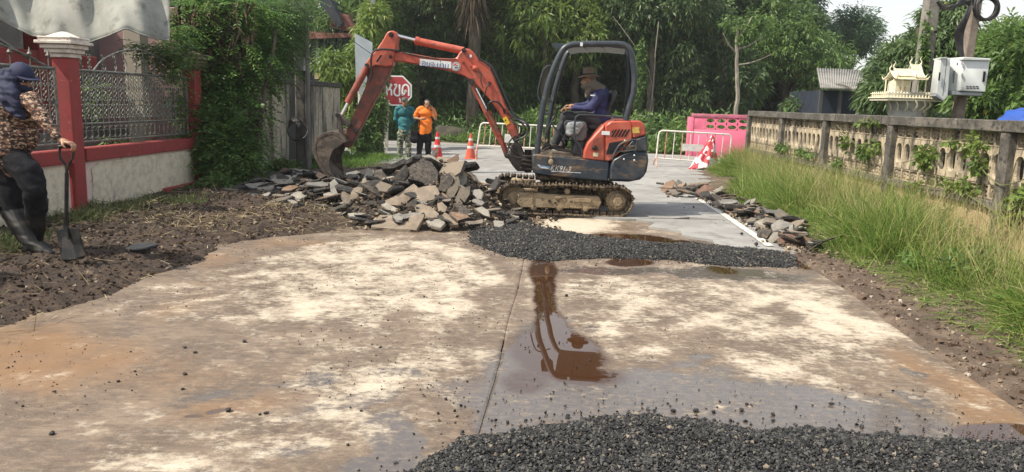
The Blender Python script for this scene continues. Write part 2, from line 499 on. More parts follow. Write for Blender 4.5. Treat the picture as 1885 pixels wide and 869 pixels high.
def jx(Y): return 0.13 - 0.0620 * (7.68 - Y) + 0.006 * np.sin(Y * 3.1) + 0.010 * (fbm(Y * 4, Y * 0, 3, 8) - .5)
def edgeR(Y): return 2.72 + 0.075 * (Y - 3.9) + 0.02 * np.sin(Y * 2.1)
road = thing('concrete_road', None, None, (0, 6, 0)); tag(road, kind='structure')
ys = np.concatenate([np.linspace(1.2, 2.9, 20, endpoint=False), 2.9 * (10.9 / 2.9) ** np.linspace(0, 1, 330)])
def slab(lo, hi, nx, z):
    S, Y = np.meshgrid(np.linspace(0, 1, nx), ys)
    X = lo(Y) * (1 - S) + hi(Y) * S
    Z = z + 0.004 * (fbm(X * 1.3, Y * 1.3, 2, 5) - .5)
    edge = np.minimum(S, 1 - S) * (hi(Y) - lo(Y))
    Z = Z - 0.02 * np.clip(1 - edge / 0.003, 0, 1) * .3
    v = np.stack([X.ravel(), Y.ravel(), Z.ravel()], 1)
    n = len(ys); i = (np.arange(n - 1)[:, None] * nx + np.arange(nx - 1)[None]).ravel()
    f = np.stack([i, i + 1, i + nx + 1, i + nx], 1)
    vv = v.copy(); vv[:, 2] = 0
    u, w = project(vv)
    wob = (fbm(v[:, 0] * 3, v[:, 1] * 3, 3, 11) - .5) * 60 * np.clip((w - 380) / 250, .15, 1)
    wob2 = (fbm(v[:, 0] * 3, v[:, 1] * 3, 3, 21) - .5) * 40 * np.clip((w - 380) / 250, .15, 1)
    at = {'dry': np.maximum(blobs(u + wob, w + wob2, DRY), big_patch(u + wob * .6, w + wob2 * .3)), 'pud': blobs(u + wob * .4, w + wob2 * .3, PUD), 'wet': blobs(u + wob, w + wob2, WET), 'org': blobs(u + wob, w + wob2, ORG)}
    return np_obj('concrete_slab', v, f, M_CONC, road, attrs=at, smooth=True)
slab(lambda Y: -3.55 + 0 * Y, lambda Y: jx(Y) - 0.0012 - 0.006 * (vnoise(Y * 9, Y * 0, 3) > .72), 300, 0.0)
slab(lambda Y: jx(Y) + 0.0012, lambda Y: edgeR(Y), 260, -0.003)

# asphalt still in place beyond the dug strip, and the street it meets
def sheet(name, poly, z, m, thick=0.0, kind='structure', parent=None):
    b = bmesh.new()
    vs = [b.verts.new((x, y, z)) for x, y in poly]
    fc = b.faces.new(vs)
    if thick:
        r = bmesh.ops.extrude_face_region(b, geom=[fc])
        for q in r['geom']:
            if isinstance(q, bmesh.types.BMVert): q.co.z -= thick
    bmesh.ops.recalc_face_normals(b, faces=b.faces)
    me = bpy.data.meshes.new(name); b.to_mesh(me); b.free(); me.materials.append(m)
    o = bpy.data.objects.new(name, me); place(o, parent, (0, 0, 0))
    if kind: o['kind'] = kind
    return o
jag = [(x, 10.75 + 0.14 * math.sin(x * 3.1) + random.uniform(-.07, .07)) for x in np.linspace(-3.2, 3.25, 26)]
poly = jag + [(3.45, 13), (3.6, 15.5), (4.6, 17.2), (6.2, 18.9), (60, 17.5), (60, 21), (8, 24.2), (4, 25.6), (-2.9, 29.3), (-40, 36), (-40, 24), (-9, 20.5), (-4.3, 19.4), (-3.4, 17.5), (-3.2, 14)]
sheet('asphalt_street', poly, 0.03, M_ASPH, 0.05)
# white edge line
lm = []
L0 = [(2.90, 8.72), (2.935, 9.23), (2.985, 10.17), (3.06, 11.45), (3.12, 13.3)]
M_ = []
for i in range(len(L0) - 1):
    M_.append([(L0[i][0] - .05, L0[i][1]), (L0[i][0] + .05, L0[i][1]), (L0[i + 1][0] + .05, L0[i + 1][1]), (L0[i + 1][0] - .05, L0[i + 1][1])])
b = MB()
for i, q in enumerate(M_):
    zz = 0.036 if i >= 2 else 0.036
    b.add([(x, y, zz) for x, y in q], [(0, 1, 2, 3)])
o = b.build('road_edge_line', M_LINE, smooth=False); o['kind'] = 'structure'
sheet('asphalt_margin', [(1.6, 10.72), (1.9, 10.35), (1.75, 10.0), (2.1, 9.7), (2.05, 9.35), (2.35, 9.1), (2.3, 8.8), (2.55, 8.62), (2.68, 8.66), (2.74, 8.48), (2.85, 8.55), (2.93, 8.40), (3.02, 8.52), (3.12, 8.42), (3.2, 8.7), (3.4, 10.6), (3.4, 10.72)], 0.026, M_ASPH, 0.04)
b = MB(); zz = 0.036
for (x0, y0), (x1, y1) in zip([(-14, 30.2), (-2.9, 28.4), (4, 24.8)], [(-2.9, 28.4), (4, 24.8), (14, 21.8)]):
    b.add([(x0, y0, zz), (x1, y1, zz), (x1, y1 + .14, zz), (x0, y0 + .14, zz)], [(0, 1, 2, 3)])
o = b.build('far_edge_line', M_LINE, smooth=False); o['kind'] = 'structure'

# verges
def soilz(X, Y):
    e = -2.95 + 0.35 * np.sin(Y * 0.9) * 0.3 + 0.5 * (fbm(Y * 1.1, Y * 0 + 3, 3, 8) - .5) - 0.25 * sstep(6.5, 4.5, Y)
    e = e + 1.0 * sstep(8.2, 9.6, Y) * sstep(-1.6, -1.2, X * 0 - 1.0)
    t = sstep(0, 1.1, e - X)
    t0 = sstep(-0.02, 0.16, e - X)
    return -0.03 + 0.035 * t0 + 0.10 * t + t0 * 0.11 * (fbm(X * 3, Y * 3, 5, 2, .6) - .42) + t0 * .05 * (fbm(X * 14, Y * 14, 3, 4) - .4)
v, f = grid(np.linspace(-9, -1.2, 330), np.linspace(1.5, 17.5, 440), soilz)
o = np_obj('soil_verge', v, f, M_SOIL, smooth=True); o['kind'] = 'structure'
def vergez(X, Y):
    e = X - edgeR(Y)
    t0 = sstep(-0.05, 0.1, e)
    return -0.035 + 0.04 * t0 + 0.10 * sstep(0.2, 1.4, e) + t0 * 0.07 * (fbm(X * 3, Y * 3, 4, 12, .6) - .42) + t0 * .03 * (fbm(X * 16, Y * 16, 3, 14) - .4)
M_SOIL2 = mat('verge_soil_light', (0.085, 0.060, 0.042), (0.165, 0.120, 0.085), 0.9, scale=4, c3=(0.09, 0.055, 0.035), s3=10, lo3=.5, hi3=.64, bump=0.8, bscale=60)
v, f = grid(np.linspace(2.4, 7.5, 240), np.linspace(1.5, 19.0, 420), vergez)
o = np_obj('roadside_verge', v, f, M_SOIL2, smooth=True); o['kind'] = 'structure'
def farz(X, Y):
    lim = np.where(X < -2.9, 29.3 - (X + 2.9) * .18, np.where(X < 4, 29.3 - (X + 2.9) * .536, 25.6 - (X - 4) * .36))
    lim = np.maximum(lim, 17)
    return -0.06 + sstep(-0.3, .5, Y - lim) * 0.10 + sstep(0, 14, Y - lim) * 0.5 + .12 * (fbm(X, Y, 3, 9) - .5) * sstep(0, 1, Y - lim)
v, f = grid(np.linspace(-30, 40, 180), np.linspace(17, 60, 160), farz)
M_FAR = mat('far_bank_soil', (0.10, 0.075, 0.045), (0.07, 0.09, 0.03), 0.95, scale=1.5, bump=.5)
o = np_obj('far_bank', v, f, M_FAR, smooth=True); o['kind'] = 'structure'

# ------------------------------------------------------------------ stones and clods by the thousand
def scatter_stones(name, pts, size, m, seed=1, flat=0.75, parent=None, tint=None, origin=None):
    r = np.random.default_rng(seed)
    n = len(pts)
    base = np.array([[1, 0, 0], [-1, 0, 0], [0, 1, 0], [0, -1, 0], [0, 0, 1], [0, 0, -1]], float)
    F = np.array([[0, 2, 4], [2, 1, 4], [1, 3, 4], [3, 0, 4], [2, 0, 5], [1, 2, 5], [3, 1, 5], [0, 3, 5]])
    V = base[None] * (0.65 + 0.7 * r.random((n, 6, 1))) + 0.25 * (r.random((n, 6, 3)) - .5)
    V *= np.stack([np.ones(n), 0.7 + .4 * r.random(n), flat * (0.7 + .6 * r.random(n))], 1)[:, None]
    a = r.random((n, 3)) * 2 * PI
    ca, sa = np.cos(a), np.sin(a)
    def rot(V, i, j, c, s):
        x = V[:, :, i] * c[:, None] - V[:, :, j] * s[:, None]; y = V[:, :, i] * s[:, None] + V[:, :, j] * c[:, None]
        V[:, :, i] = x; V[:, :, j] = y
    rot(V, 1, 2, np.cos(a[:, 0] * .12), np.sin(a[:, 0] * .12)); rot(V, 0, 2, np.cos(a[:, 1] * .12), np.sin(a[:, 1] * .12)); rot(V, 0, 1, ca[:, 2], sa[:, 2])
    V = V * (np.asarray(size).reshape(-1, 1, 1) * np.ones((n, 1, 1))) + np.asarray(pts)[:, None]
    Fa = (F[None] + (np.arange(n) * 6)[:, None, None]).reshape(-1, 3)
    tn = np.repeat(r.random(n) if tint is None else tint, 6)
    return np_obj(name, V.reshape(-1, 3), Fa, m, parent, origin=origin, attrs={'tint': tn})
M_GRAVEL = tint_mat('fresh_asphalt_stone', [(0, (0.010, 0.010, 0.0105)), (.55, (0.026, 0.0252, 0.0245)), (.88, (0.060, 0.058, 0.055)), (.97, (.12, .11, .09)), (1, (0.24, 0.19, 0.13))], rough=0.6, spec=.4)
M_TAR = mat('asphalt_mix_base', (0.012, 0.012, 0.013), (0.03, 0.03, 0.03), 0.6, scale=40, bump=1, bscale=90)
def heap(name, wpoly, H, W, density, size, seed, label, lumps=0):
    xs = [p[0] for p in wpoly]; ys_ = [p[1] for p in wpoly]
    def zf(X, Y, wob=True):
        wx = X + .12 * (fbm(X * 4, Y * 4, 3, seed) - .5); wy = Y + .16 * (fbm(X * 4, Y * 4, 3, seed + 5) - .5)
        d = edge_dist(wx, wy, wpoly); ins = inpoly(wx.ravel(), wy.ravel(), wpoly).reshape(X.shape)
        h = np.where(ins, np.clip(d / W, 0, 1), -d * 2)
        return np.where(h > 0, H * h ** .6 * (0.6 + .8 * fbm(X * 5, Y * 5, 3, seed + 9)) , h), ins, d
    v, f = grid(np.linspace(min(xs) - .1, max(xs) + .1, 200), np.linspace(min(ys_) - .1, max(ys_) + .1, 120), lambda X, Y: np.maximum(zf(X, Y)[0], -0.02) - 0.004)
    root = np_obj(name, v, f, M_TAR, smooth=True); tag(root, label, 'asphalt gravel', kind='stuff')
    r = np.random.default_rng(seed)
    area = (max(xs) - min(xs)) * (max(ys_) - min(ys_))
    n = int(area * density)
    X = r.uniform(min(xs) - .15, max(xs) + .15, n); Y = r.uniform(min(ys_) - .15, max(ys_) + .2, n)
    z, ins, d = zf(X, Y)
    keep = ins | ((r.random(n) < 0.10 * np.exp(-d / 0.05)))
    X, Y, z, d = X[keep], Y[keep], np.maximum(z[keep], 0.0), d[keep]
    sz = size * (0.45 + .6 * r.random(len(X)) + 1.1 * r.random(len(X)) ** 6)
    pts = np.stack([X, Y, z + sz * .35], 1)
    scatter_stones('gravel', pts, sz, M_GRAVEL, seed, parent=root)['kind'] = 'stuff'
    return root
w = lambda l, z=0.0: [tuple(G(a, b, z)[:2]) for a, b in l]
near = w([(745, 869), (800, 838), (850, 808), (930, 800), (1000, 780), (1100, 770), (1200, 764), (1290, 778), (1400, 790), (1500, 792), (1600, 800), (1700, 806), (1800, 818), (1885, 822)]) + [(2.75, 3.3), (2.75, 2.3), (-.6, 2.3), (-.62, 2.9)]
heap('gravel_spread', near, 0.055, 0.25, 15500, 0.0082, 3, 'broad bed of fresh black asphalt gravel filling the near right foreground')
band = w([(860, 425), (905, 412), (960, 398), (990, 418), (1080, 434), (1200, 447), (1300, 452), (1400, 458), (1450, 466), (1472, 486), (1440, 493), (1340, 490), (1220, 478), (1110, 476), (1000, 480), (930, 472), (870, 448)])
heap('gravel_ridge', band, 0.038, 0.34, 10500, 0.0092, 5, 'low ridge of black asphalt gravel lying across the road in front of the excavator')

# loose crumbs on the concrete
r = np.random.default_rng(31)
n = 6500
Y = 2.9 * (9.5 / 2.9) ** r.random(n); X = r.uniform(-3.0, 2.8, n)
w_ = fbm(X * 1.2, Y * 1.2, 3, 77); k = (w_ + .12 * (X < -.5) + .15 * (np.abs(X + 2.6) < .5)) > 0.56 + .1 * r.random(n)
X, Y = X[k], Y[k]; sz = 0.0022 + .006 * r.random(len(X)) ** 4
P_ = np.stack([X, Y, sz * .5], 1)
X2 = r.uniform(-.5, 2.7, 420); Y2 = 3.62 + .7 * r.random(420) ** 2.2; s2 = .003 + .008 * r.random(420) ** 3
q = inpoly(X2, Y2, near); X2, Y2, s2 = X2[~q], Y2[~q], s2[~q]
o = scatter_stones('asphalt_crumbs', np.concatenate([P_, np.stack([X2, Y2, s2 * .5], 1)]), np.concatenate([sz, s2]),
                   tint_mat('crumb', [(0, (.015, .013, .012)), (.7, (.04, .03, .024)), (1, (.25, .18, .12))], .7), 32)
tag(o, 'small dark crumbs of asphalt and soil scattered over the wet concrete', 'crumbs', kind='stuff')
# individually visible lumps
spots = [(218, 703), (100, 722), (421, 757), (490, 762), (478, 764), (340, 690), (337, 717), (781, 547), (1043, 545), (1205, 757), (1422, 764), (1130, 770), (1280, 758), (1345, 775), (1650, 788), (1182, 744), (1240, 800 - 42), (95, 800), (360, 650), (340, 641), (450, 630), (1315, 775), (1358, 780), (1530, 745), (1365, 757), (1375, 745), (560, 445), (700, 640), (665, 757), (640, 820)]
M_LUMP = mat('tar_lump', (0.018, 0.016, 0.015), (0.05, 0.04, 0.03), .6, scale=30, bump=.8, bscale=80)
def blob_mesh(name, rad, m, seed, rough=.35, sub=2):
    b = bmesh.new(); bmesh.ops.create_icosphere(b, subdivisions=sub, radius=1)
    rr = random.Random(seed)
    for q in b.verts:
        k = 1 + rough * (rr.random() - .5)
        q.co = Vector((q.co.x * rad[0] * k, q.co.y * rad[1] * k, q.co.z * rad[2] * k))
    me = bpy.data.meshes.new(name); b.to_mesh(me); b.free(); me.materials.append(m); return me
lump_me = [blob_mesh('lump', (1, .8, .6), M_LUMP, i, .6, 1) for i in range(4)]
for i, (a, b_) in enumerate(spots):
    p = G(a, b_); s = random.uniform(.009, .019) * (1.3 if a == 421 else 1)
    o = inst('asphalt_lump', lump_me[i % 4], None, (p.x, p.y, s * .4), (0, 0, random.random() * 6), (s, s, s))
    lab_ = ('black lump of asphalt just beyond the edge of the near gravel bed' if b_ > 738 and a > 1100 else 'dark crumb lump on the muddy orange-brown left part of the concrete' if a < 600 else 'dark lump lying near the slab joint in the middle of the road')
    tag(o, lab_, 'asphalt lump', 'loose asphalt lumps on the concrete')
# ================================================================== bodies as one continuous surface
def union(name, prims, m, parent, voxel=0.012, smooth=4, folds=0.0, fscale=9.0, label=None, cut=None):
    b = MB()
    for p in prims:
        if p[0] == 'c':
            a, c, ra, rb = Vector(p[1]), Vector(p[2]), p[3], p[4]
            path = [a, c]; d = (c - a)
            L = d.length; dn = d.normalized() if L > 1e-6 else Vector((0, 0, 1))
            pts, rs = [], []
            for k in range(5):
                th = PI / 2 * (1 - k / 4); pts.append(a - dn * ra * math.sin(th)); rs.append(max(ra * math.cos(th), 1e-4))
            for k in range(5):
                th = PI / 2 * k / 4; pts.append(c + dn * rb * math.sin(th)); rs.append(max(rb * math.cos(th), 1e-4))
            b.tube(pts, rs, 12)
        elif p[0] == 'e':
            b.ell(p[1], p[2], 16, 10, p[3] if len(p) > 3 else None)
        elif p[0] == 'b':
            b.box(p[1], p[2], p[3] if len(p) > 3 else None)
    me = b.mesh(name, m, (0, 0, 0), smooth=False)
    o = bpy.data.objects.new(name + '_tmp', me); COL.objects.link(o)
    r = o.modifiers.new('r', 'REMESH'); r.mode = 'VOXEL'; r.voxel_size = voxel; r.use_smooth_shade = True
    s = o.modifiers.new('s', 'SMOOTH'); s.factor = 0.5; s.iterations = smooth
    bpy.context.view_layer.update()
    me2 = bpy.data.meshes.new_from_object(o.evaluated_get(bpy.context.evaluated_depsgraph_get()))
    bpy.data.objects.remove(o); bpy.data.meshes.remove(me)
    n = len(me2.vertices)
    co = np.empty(n * 3, np.float32); me2.vertices.foreach_get('co', co); co = co.reshape(-1, 3)
    if folds:
        no = np.empty(n * 3, np.float32); me2.vertices.foreach_get('normal', no); no = no.reshape(-1, 3)
        a = vnoise(co[:, 0] * fscale + co[:, 2] * fscale * 1.7, co[:, 1] * fscale - co[:, 2] * fscale * .9, 4)
        c = vnoise(co[:, 2] * fscale * 2.4 + co[:, 0] * 3, co[:, 1] * fscale + co[:, 0] * fscale * .5, 6)
        co = co + no * ((a + c - 1.0) * folds)[:, None]
    c = (co.min(0) + co.max(0)) / 2
    me2.vertices.foreach_set('co', (co - c).astype(np.float32).ravel())
    me2.name = name
    if not me2.materials: me2.materials.append(m)
    me2.shade_smooth()
    o = bpy.data.objects.new(name, me2)
    place(o, parent, Vector(c.tolist()))
    if label: o['label'] = label
    return o
def hand_prims(wr, palm_dir, finger_dir, thumb_side, s=1.0, curl=0.9, spread=0.02):
    """palm + five bent fingers; palm_dir = wrist->knuckles, finger_dir = where the tips curl to"""
    wr = Vector(wr); d = Vector(palm_dir).normalized(); q = Vector(finger_dir).normalized(); q = (q - d * q.dot(d)).normalized()
    side = Vector(thumb_side); side = (side - d * side.dot(d) - q * side.dot(q)).normalized()
    out = []
    kn = wr + d * .085 * s
    out.append(('c', wr, wr + d * .03 * s, .024 * s, .026 * s))
    for i in (-1.2, -.4, .4, 1.2):
        out.append(('c', wr + d * .02 * s + side * i * .012 * s, kn + side * i * .019 * s, .014 * s, .0125 * s))
    L = (.062, .075, .082, .072)
    for k, i in enumerate((-1.5, -.5, .5, 1.5)):
        a = kn + side * i * .0165 * s
        l = L[k] * s; r = .0088 * s
        d1 = (d * math.cos(curl * .45) + q * math.sin(curl * .45)); d2 = (d * math.cos(curl * 1.2) + q * math.sin(curl * 1.2)); d3 = (d * math.cos(curl * 1.9) + q * math.sin(curl * 1.9))
        p1 = a + d1 * l * .45; p2 = p1 + d2 * l * .32; p3 = p2 + d3 * l * .26
        out += [('c', a, p1, r * 1.05, r), ('c', p1, p2, r, r * .92), ('c', p2, p3, r * .92, r * .8)]
    t0 = wr + d * .022 * s + side * .022 * s; t1 = t0 + (d * .6 + side * .6 + q * .5).normalized() * .038 * s; t2 = t1 + (d * .8 + q * .6).normalized() * .03 * s
    out += [('c', t0, t1, .0125 * s, .0105 * s), ('c', t1, t2, .0105 * s, .0085 * s)]
    return out
def head_prims(c, face, s=1.0, tilt=0.0):
    """head centre (mid-height), unit vector the face looks along"""
    c = Vector(c); f = Vector(face).normalized(); up = Vector((0, 0, 1)); up = (up - f * up.dot(f)).normalized(); r = f.cross(up).normalized()
    R = Matrix((r, f, up)).transposed()
    o = lambda x, y, z: c + (r * x + f * y + up * z) * s
    pr = [('e', o(0, -.008, .028), (.074 * s, .092 * s, .088 * s), R), ('e', o(0, .022, -.035), (.058 * s, .066 * s, .075 * s), R), ('e', o(0, .05, -.088), (.028 * s, .025 * s, .022 * s), R),
          ('c', o(0, .082, .012), o(0, .102, -.022), .011 * s, .015 * s), ('e', o(0, .088, -.052), (.024 * s, .012 * s, .008 * s), R), ('e', o(0, .088, -.062), (.02 * s, .011 * s, .007 * s), R),
          ('e', o(.074, 0, -.01), (.01 * s, .02 * s, .032 * s), R), ('e', o(-.074, 0, -.01), (.01 * s, .02 * s, .032 * s), R),
          ('c', o(-.05, .07, .03), o(.05, .07, .03), .014 * s, .014 * s),
          ('c', o(0, -.02, -.05), o(0, -.035, -.16), .052 * s, .056 * s)]
    return pr, o, R
def eyes(o, R, parent, s=1.0):
    for x in (-.031, .031):
        b = MB(); b.ell(o(x, .078, .008), (.013 * s, .008 * s, .008 * s), 8, 6, R); b.build('eye', mat('eye_white', (.6, .57, .52), rough=.3), parent)
        b = MB(); b.ell(o(x, .0845, .008), (.006 * s, .004 * s, .0065 * s), 8, 6, R); b.build('iris', mat('eye_dark', (.02, .012, .01), rough=.2), parent)
        b = MB(); b.tube([o(x - .018, .084, .03), o(x, .089, .034), o(x + .018, .084, .03)], .0035 * s, 6); b.build('eyebrow', mat('hair_black', (.012, .01, .01), rough=.5), parent)
M_SKIN = mat('brown_skin', (.30, .155, .09), (.36, .19, .11), .5, scale=14)
M_HAIR = mat('hair_black', (.012, .01, .01), rough=.5)
M_NAVY = mat('navy_cloth', (.012, .015, .045), (.02, .025, .06), .85, scale=30, bump=.15, bscale=300)
M_BLACKCLOTH = mat('black_cloth', (.012, .012, .014), (.022, .022, .026), 1.0, spec=.15, scale=20, bump=.15, bscale=300)
M_RUBBER = mat('black_rubber', (.010, .010, .011), (.025, .022, .019), .55, spec=.25, scale=12)
def camo(name, cols, scale):
    m, nt, b = new_mat(name)
    c = cols[0]
    for i, q in enumerate(cols[1:]):
        g = nd(nt, 'ShaderNodeTexCoord'); mp = nd(nt, 'ShaderNodeMapping'); mp.inputs['Location'].default_value = (i * 3.7, i * 1.3, i * 5.1); mp.inputs['Scale'].default_value = (1, 1, 1.6)
        lk(nt, g.outputs['Object'], mp.inputs[0])
        n = nd(nt, 'ShaderNodeTexNoise'); n.inputs['Scale'].default_value = scale * (1 + .25 * i); n.inputs['Detail'].default_value = 2.5; lk(nt, mp.outputs[0], n.inputs['Vector'])
        c = mixc(nt, mrange(nt, n.outputs[0], .515 + .02 * i, .535 + .02 * i), c, q)
    lk(nt, c, b.inputs['Base Color']); b.inputs['Roughness'].default_value = .85
    return m
# ---------------------------------------------------------------- worker leaning on a shovel
def worker():
    Y = 6.95
    q = lambda x, y, dy=0: P(x, y, Y + dy)
    root = thing('person', 'worker in navy cap and brown patterned shirt leaning on a shovel by the fence', 'person', q(45, 474))
    shl = q(57, 184, -.12); elb = q(80, 222, -.22); wri = q(112, 259, -.28)
    shr = q(0, 186, .16); elr = q(-28, 232, .12); wrr = q(-22, 280, -.02)
    neck = q(34, 172); hc = q(40, 146)
    face = Vector((.86, -.42, -.30))
    hp, o, R = head_prims(hc, face, 1.02)
    hipL = q(36, 298, -.09); hipR = q(8, 298, .09); kneL = q(64, 350, -.14); kneR = q(22, 372, .02)
    ankL = q(66, 448, .04); ankR = q(58, 452, -.15); toeL = q(90, 462, .02); toeR = q(94, 468, -.2)
    body = hp + [('c', shl, elb, .045, .037), ('c', elb, wri, .036, .025), ('c', shr, elr, .045, .037), ('c', elr, wrr, .036, .025), ('e', q(20, 205), (.11, .085, .13)), ('e', q(18, 250), (.09, .07, .17)),
                 ('c', q(28, 296), kneL, .055, .035), ('c', q(12, 296), kneR, .055, .035), ('c', kneL, q(66, 384, -.04), .035, .03), ('c', q(66, 384, -.04), ankL, .03, .026), ('c', kneR, q(24, 392), .035, .03), ('c', q(24, 392), ankR, .03, .026), ('c', ankL, toeL.lerp(ankL, .3), .026, .02), ('c', ankR, toeR.lerp(ankR, .3), .026, .02), ('e', q(18, 290), (.08, .07, .10)), ('c', neck, q(30, 195), .05, .08)]
    gp = q(127, 269, -.30)
    body += hand_prims(wri + Vector((.005, 0, -.002)), (.88, -.10, -.18), (.1, -.05, -1), (0, -1, .1), 1.05, 1.15)
    body += hand_prims(wrr, (0, .1, -1), (1, 0, 0), (0, 1, 0), 1.0, .8)
    union('body', body, M_SKIN, root, .0065, 3)
    eyes(o, R, root)
    sh = mat('x', (0, 0, 0)); del MATS['x']
    shirt_m = camo('brown_patterned_shirt', [(.045, .022, .016), (.17, .075, .045), (.40, .28, .19), (.018, .011, .009)], 24)
    shirt = [('e', q(44, 212), (.15, .12, .13)), ('e', q(42, 250), (.13, .11, .16)), ('e', q(26, 200), (.185, .15, .13)), ('e', q(20, 232), (.175, .135, .19)), ('e', q(20, 252), (.165, .13, .19)), ('e', q(19, 268), (.165, .13, .13)), ('c', q(45, 188, -.05), shl, .085, .075), ('c', shl, elb, .075, .058), ('c', elb, q(106, 251, -.27), .058, .036),
             ('c', q(12, 188, .05), shr, .085, .075), ('c', shr, elr, .072, .056), ('c', elr, wrr, .056, .038), ('c', q(20, 250), q(19, 287), .15, .155)]
    union('shirt', shirt, shirt_m, root, .009, 2, .016, 15)
    tr = [('e', q(20, 294), (.165, .13, .08)), ('c', q(30, 296, -.05), q(52, 318, -.11), .125, .118), ('c', q(52, 318, -.11), kneL, .115, .098), ('c', kneL, q(67, 385, -.05), .098, .088),
          ('c', q(10, 298, .05), q(14, 330, .05), .11, .105), ('c', q(14, 330, .05), kneR, .115, .10), ('c', kneR, q(24, 392, 0), .10, .09)]
    union('trousers', tr, M_BLACKCLOTH, root, .01, 3, .011, 12)
    def boot(top, ank, toe, heel):
        top, ank, toe = Vector(top), Vector(ank), Vector(toe)
        bt = union('boot', [('c', top, top.lerp(ank, .5), .092, .082), ('c', top.lerp(ank, .5), ank, .080, .058), ('c', ank, toe.lerp(ank, .35), .058, .052), ('c', toe.lerp(ank, .4), toe, .050, .040), ('e', ank + Vector((-.025, 0, -.04)), (.06, .05, .042))], M_RUBBER, root, .008, 3, .007, 14)
        b = MB(); d = (top - ank).normalized(); b.tube([top + d * .055, top + d * .09], .099, 20); b.build('boot_cuff', M_RUBBER, bt)
        s = MB(); dd = (toe - ank); dd.z = 0; dd.normalize(); sd = Vector((-dd.y, dd.x, 0)); z = toe.z - .042
        out = []
        for k in range(14):
            a = 2 * PI * k / 14; l = .135 * math.cos(a); wv = (.044 if l > 0 else .036) * math.sin(a); cc = ank.lerp(toe, .5)
            out.append(Vector((cc.x, cc.y, z - .012)) + dd * l * 1.15 + sd * wv)
        s.prism(out, (0, 0, .024)); s.build('boot_sole', mat('boot_sole', (.03, .026, .022), rough=.8), bt)
    boot(q(66, 384, -.04), ankL, toeL, 0)
    boot(q(24, 392, 0), ankR, toeR, 0)
    # cap: crown, peak, button
    b = MB(); b.ell(o(0, -.015, .045), (.092, .118, .098), 20, 12, R); cap = b.build('cap', mat('navy_cap', (.008, .011, .042), (.013, .018, .06), .8, scale=20), root)
    b = MB(); up = R @ Vector((0, 0, 1)); pts = []
    for k in range(11):
        a = PI * k / 10; pts.append(o(.088 * math.cos(a), .06 + .125 * math.sin(a), .058 - .012 * math.sin(a) - .02 * abs(math.cos(a))))
    b.prism(pts, up * .008); b.build('cap_peak', MATS['navy_cap'], cap, smooth=False)
    b = MB(); b.ell(o(0, -.008, .137), (.01, .01, .007), 8, 5); b.build('cap_button', MATS['navy_cap'], cap)
    # face cloth and the long neck flap
    union('face_cloth', [('e', o(0, .045, -.055), (.068, .068, .038), R), ('e', o(0, .0, -.09), (.085, .088, .05), R), ('e', o(.0, -.02, -.125), (.095, .095, .045), R)], M_NAVY, root, .008, 3, .008, 20)
    fl = [('c', q(25, 140, -.03), q(20, 165, -.08), .075, .08), ('c', q(10, 142, .02), q(2, 175, 0), .075, .09), ('c', q(22, 165, -.11), q(34, 200, -.16), .065, .04), ('c', q(34, 200, -.16), q(45, 220, -.15), .04, .012), ('c', q(2, 175, -.02), q(24, 205, -.15), .08, .04), ('c', q(24, 205, -.15), q(45, 220, -.15), .04, .012), ('c', q(12, 150, -.05), q(12, 190, -.12), .06, .05)]
    union('neck_flap', fl, M_NAVY, root, .008, 2, .020, 17)
    return root
worker()
def shovel():
    Y = 6.66
    q = lambda x, y, dy=0: P(x, y, Y + dy)
    M_ST = mat('blackened_steel', (.014, .014, .015), (.04, .035, .03), .45, metal=.6, scale=14, c3=(.09, .055, .035), s3=9, lo3=.56, hi3=.7)
    root = thing('shovel', 'black square shovel with a D grip standing on its blade under the worker\'s hand', 'shovel', q(128, 480))
    b = MB(); b.cyl(q(123, 318), q(122, 418), .0165); b.build('shaft', M_ST, root)
    b = MB(); b.tube(smooth_path([q(123, 320), q(121, 305), q(111, 290), q(110, 276), q(113, 270)]), .011, 8); b.tube(smooth_path([q(123, 320), q(126, 305), q(134, 290), q(135, 276), q(133, 270)]), .011, 8)
    g = b.build('handle_fork', M_ST, root)
    b = MB(); b.cyl(q(109, 270), q(137, 270), .0155); b.build('grip', M_ST, root)
    a = [q(103, 425, -.02), q(114, 421, .01), q(131, 421, .01), q(144, 421, -.02), q(159, 470, -.10), q(153, 477, -.08), q(120, 482, -.08), q(113, 478, -.10)]
    b = MB(); b.prism(a, (0, .006, .0025)); b.build('blade', M_ST, root, smooth=False)
    b = MB(); b.tube([q(122, 405), q(122, 420), q(126, 440, -.05)], [.02, .021, .008], 10); b.build('socket', M_ST, root)
shovel()
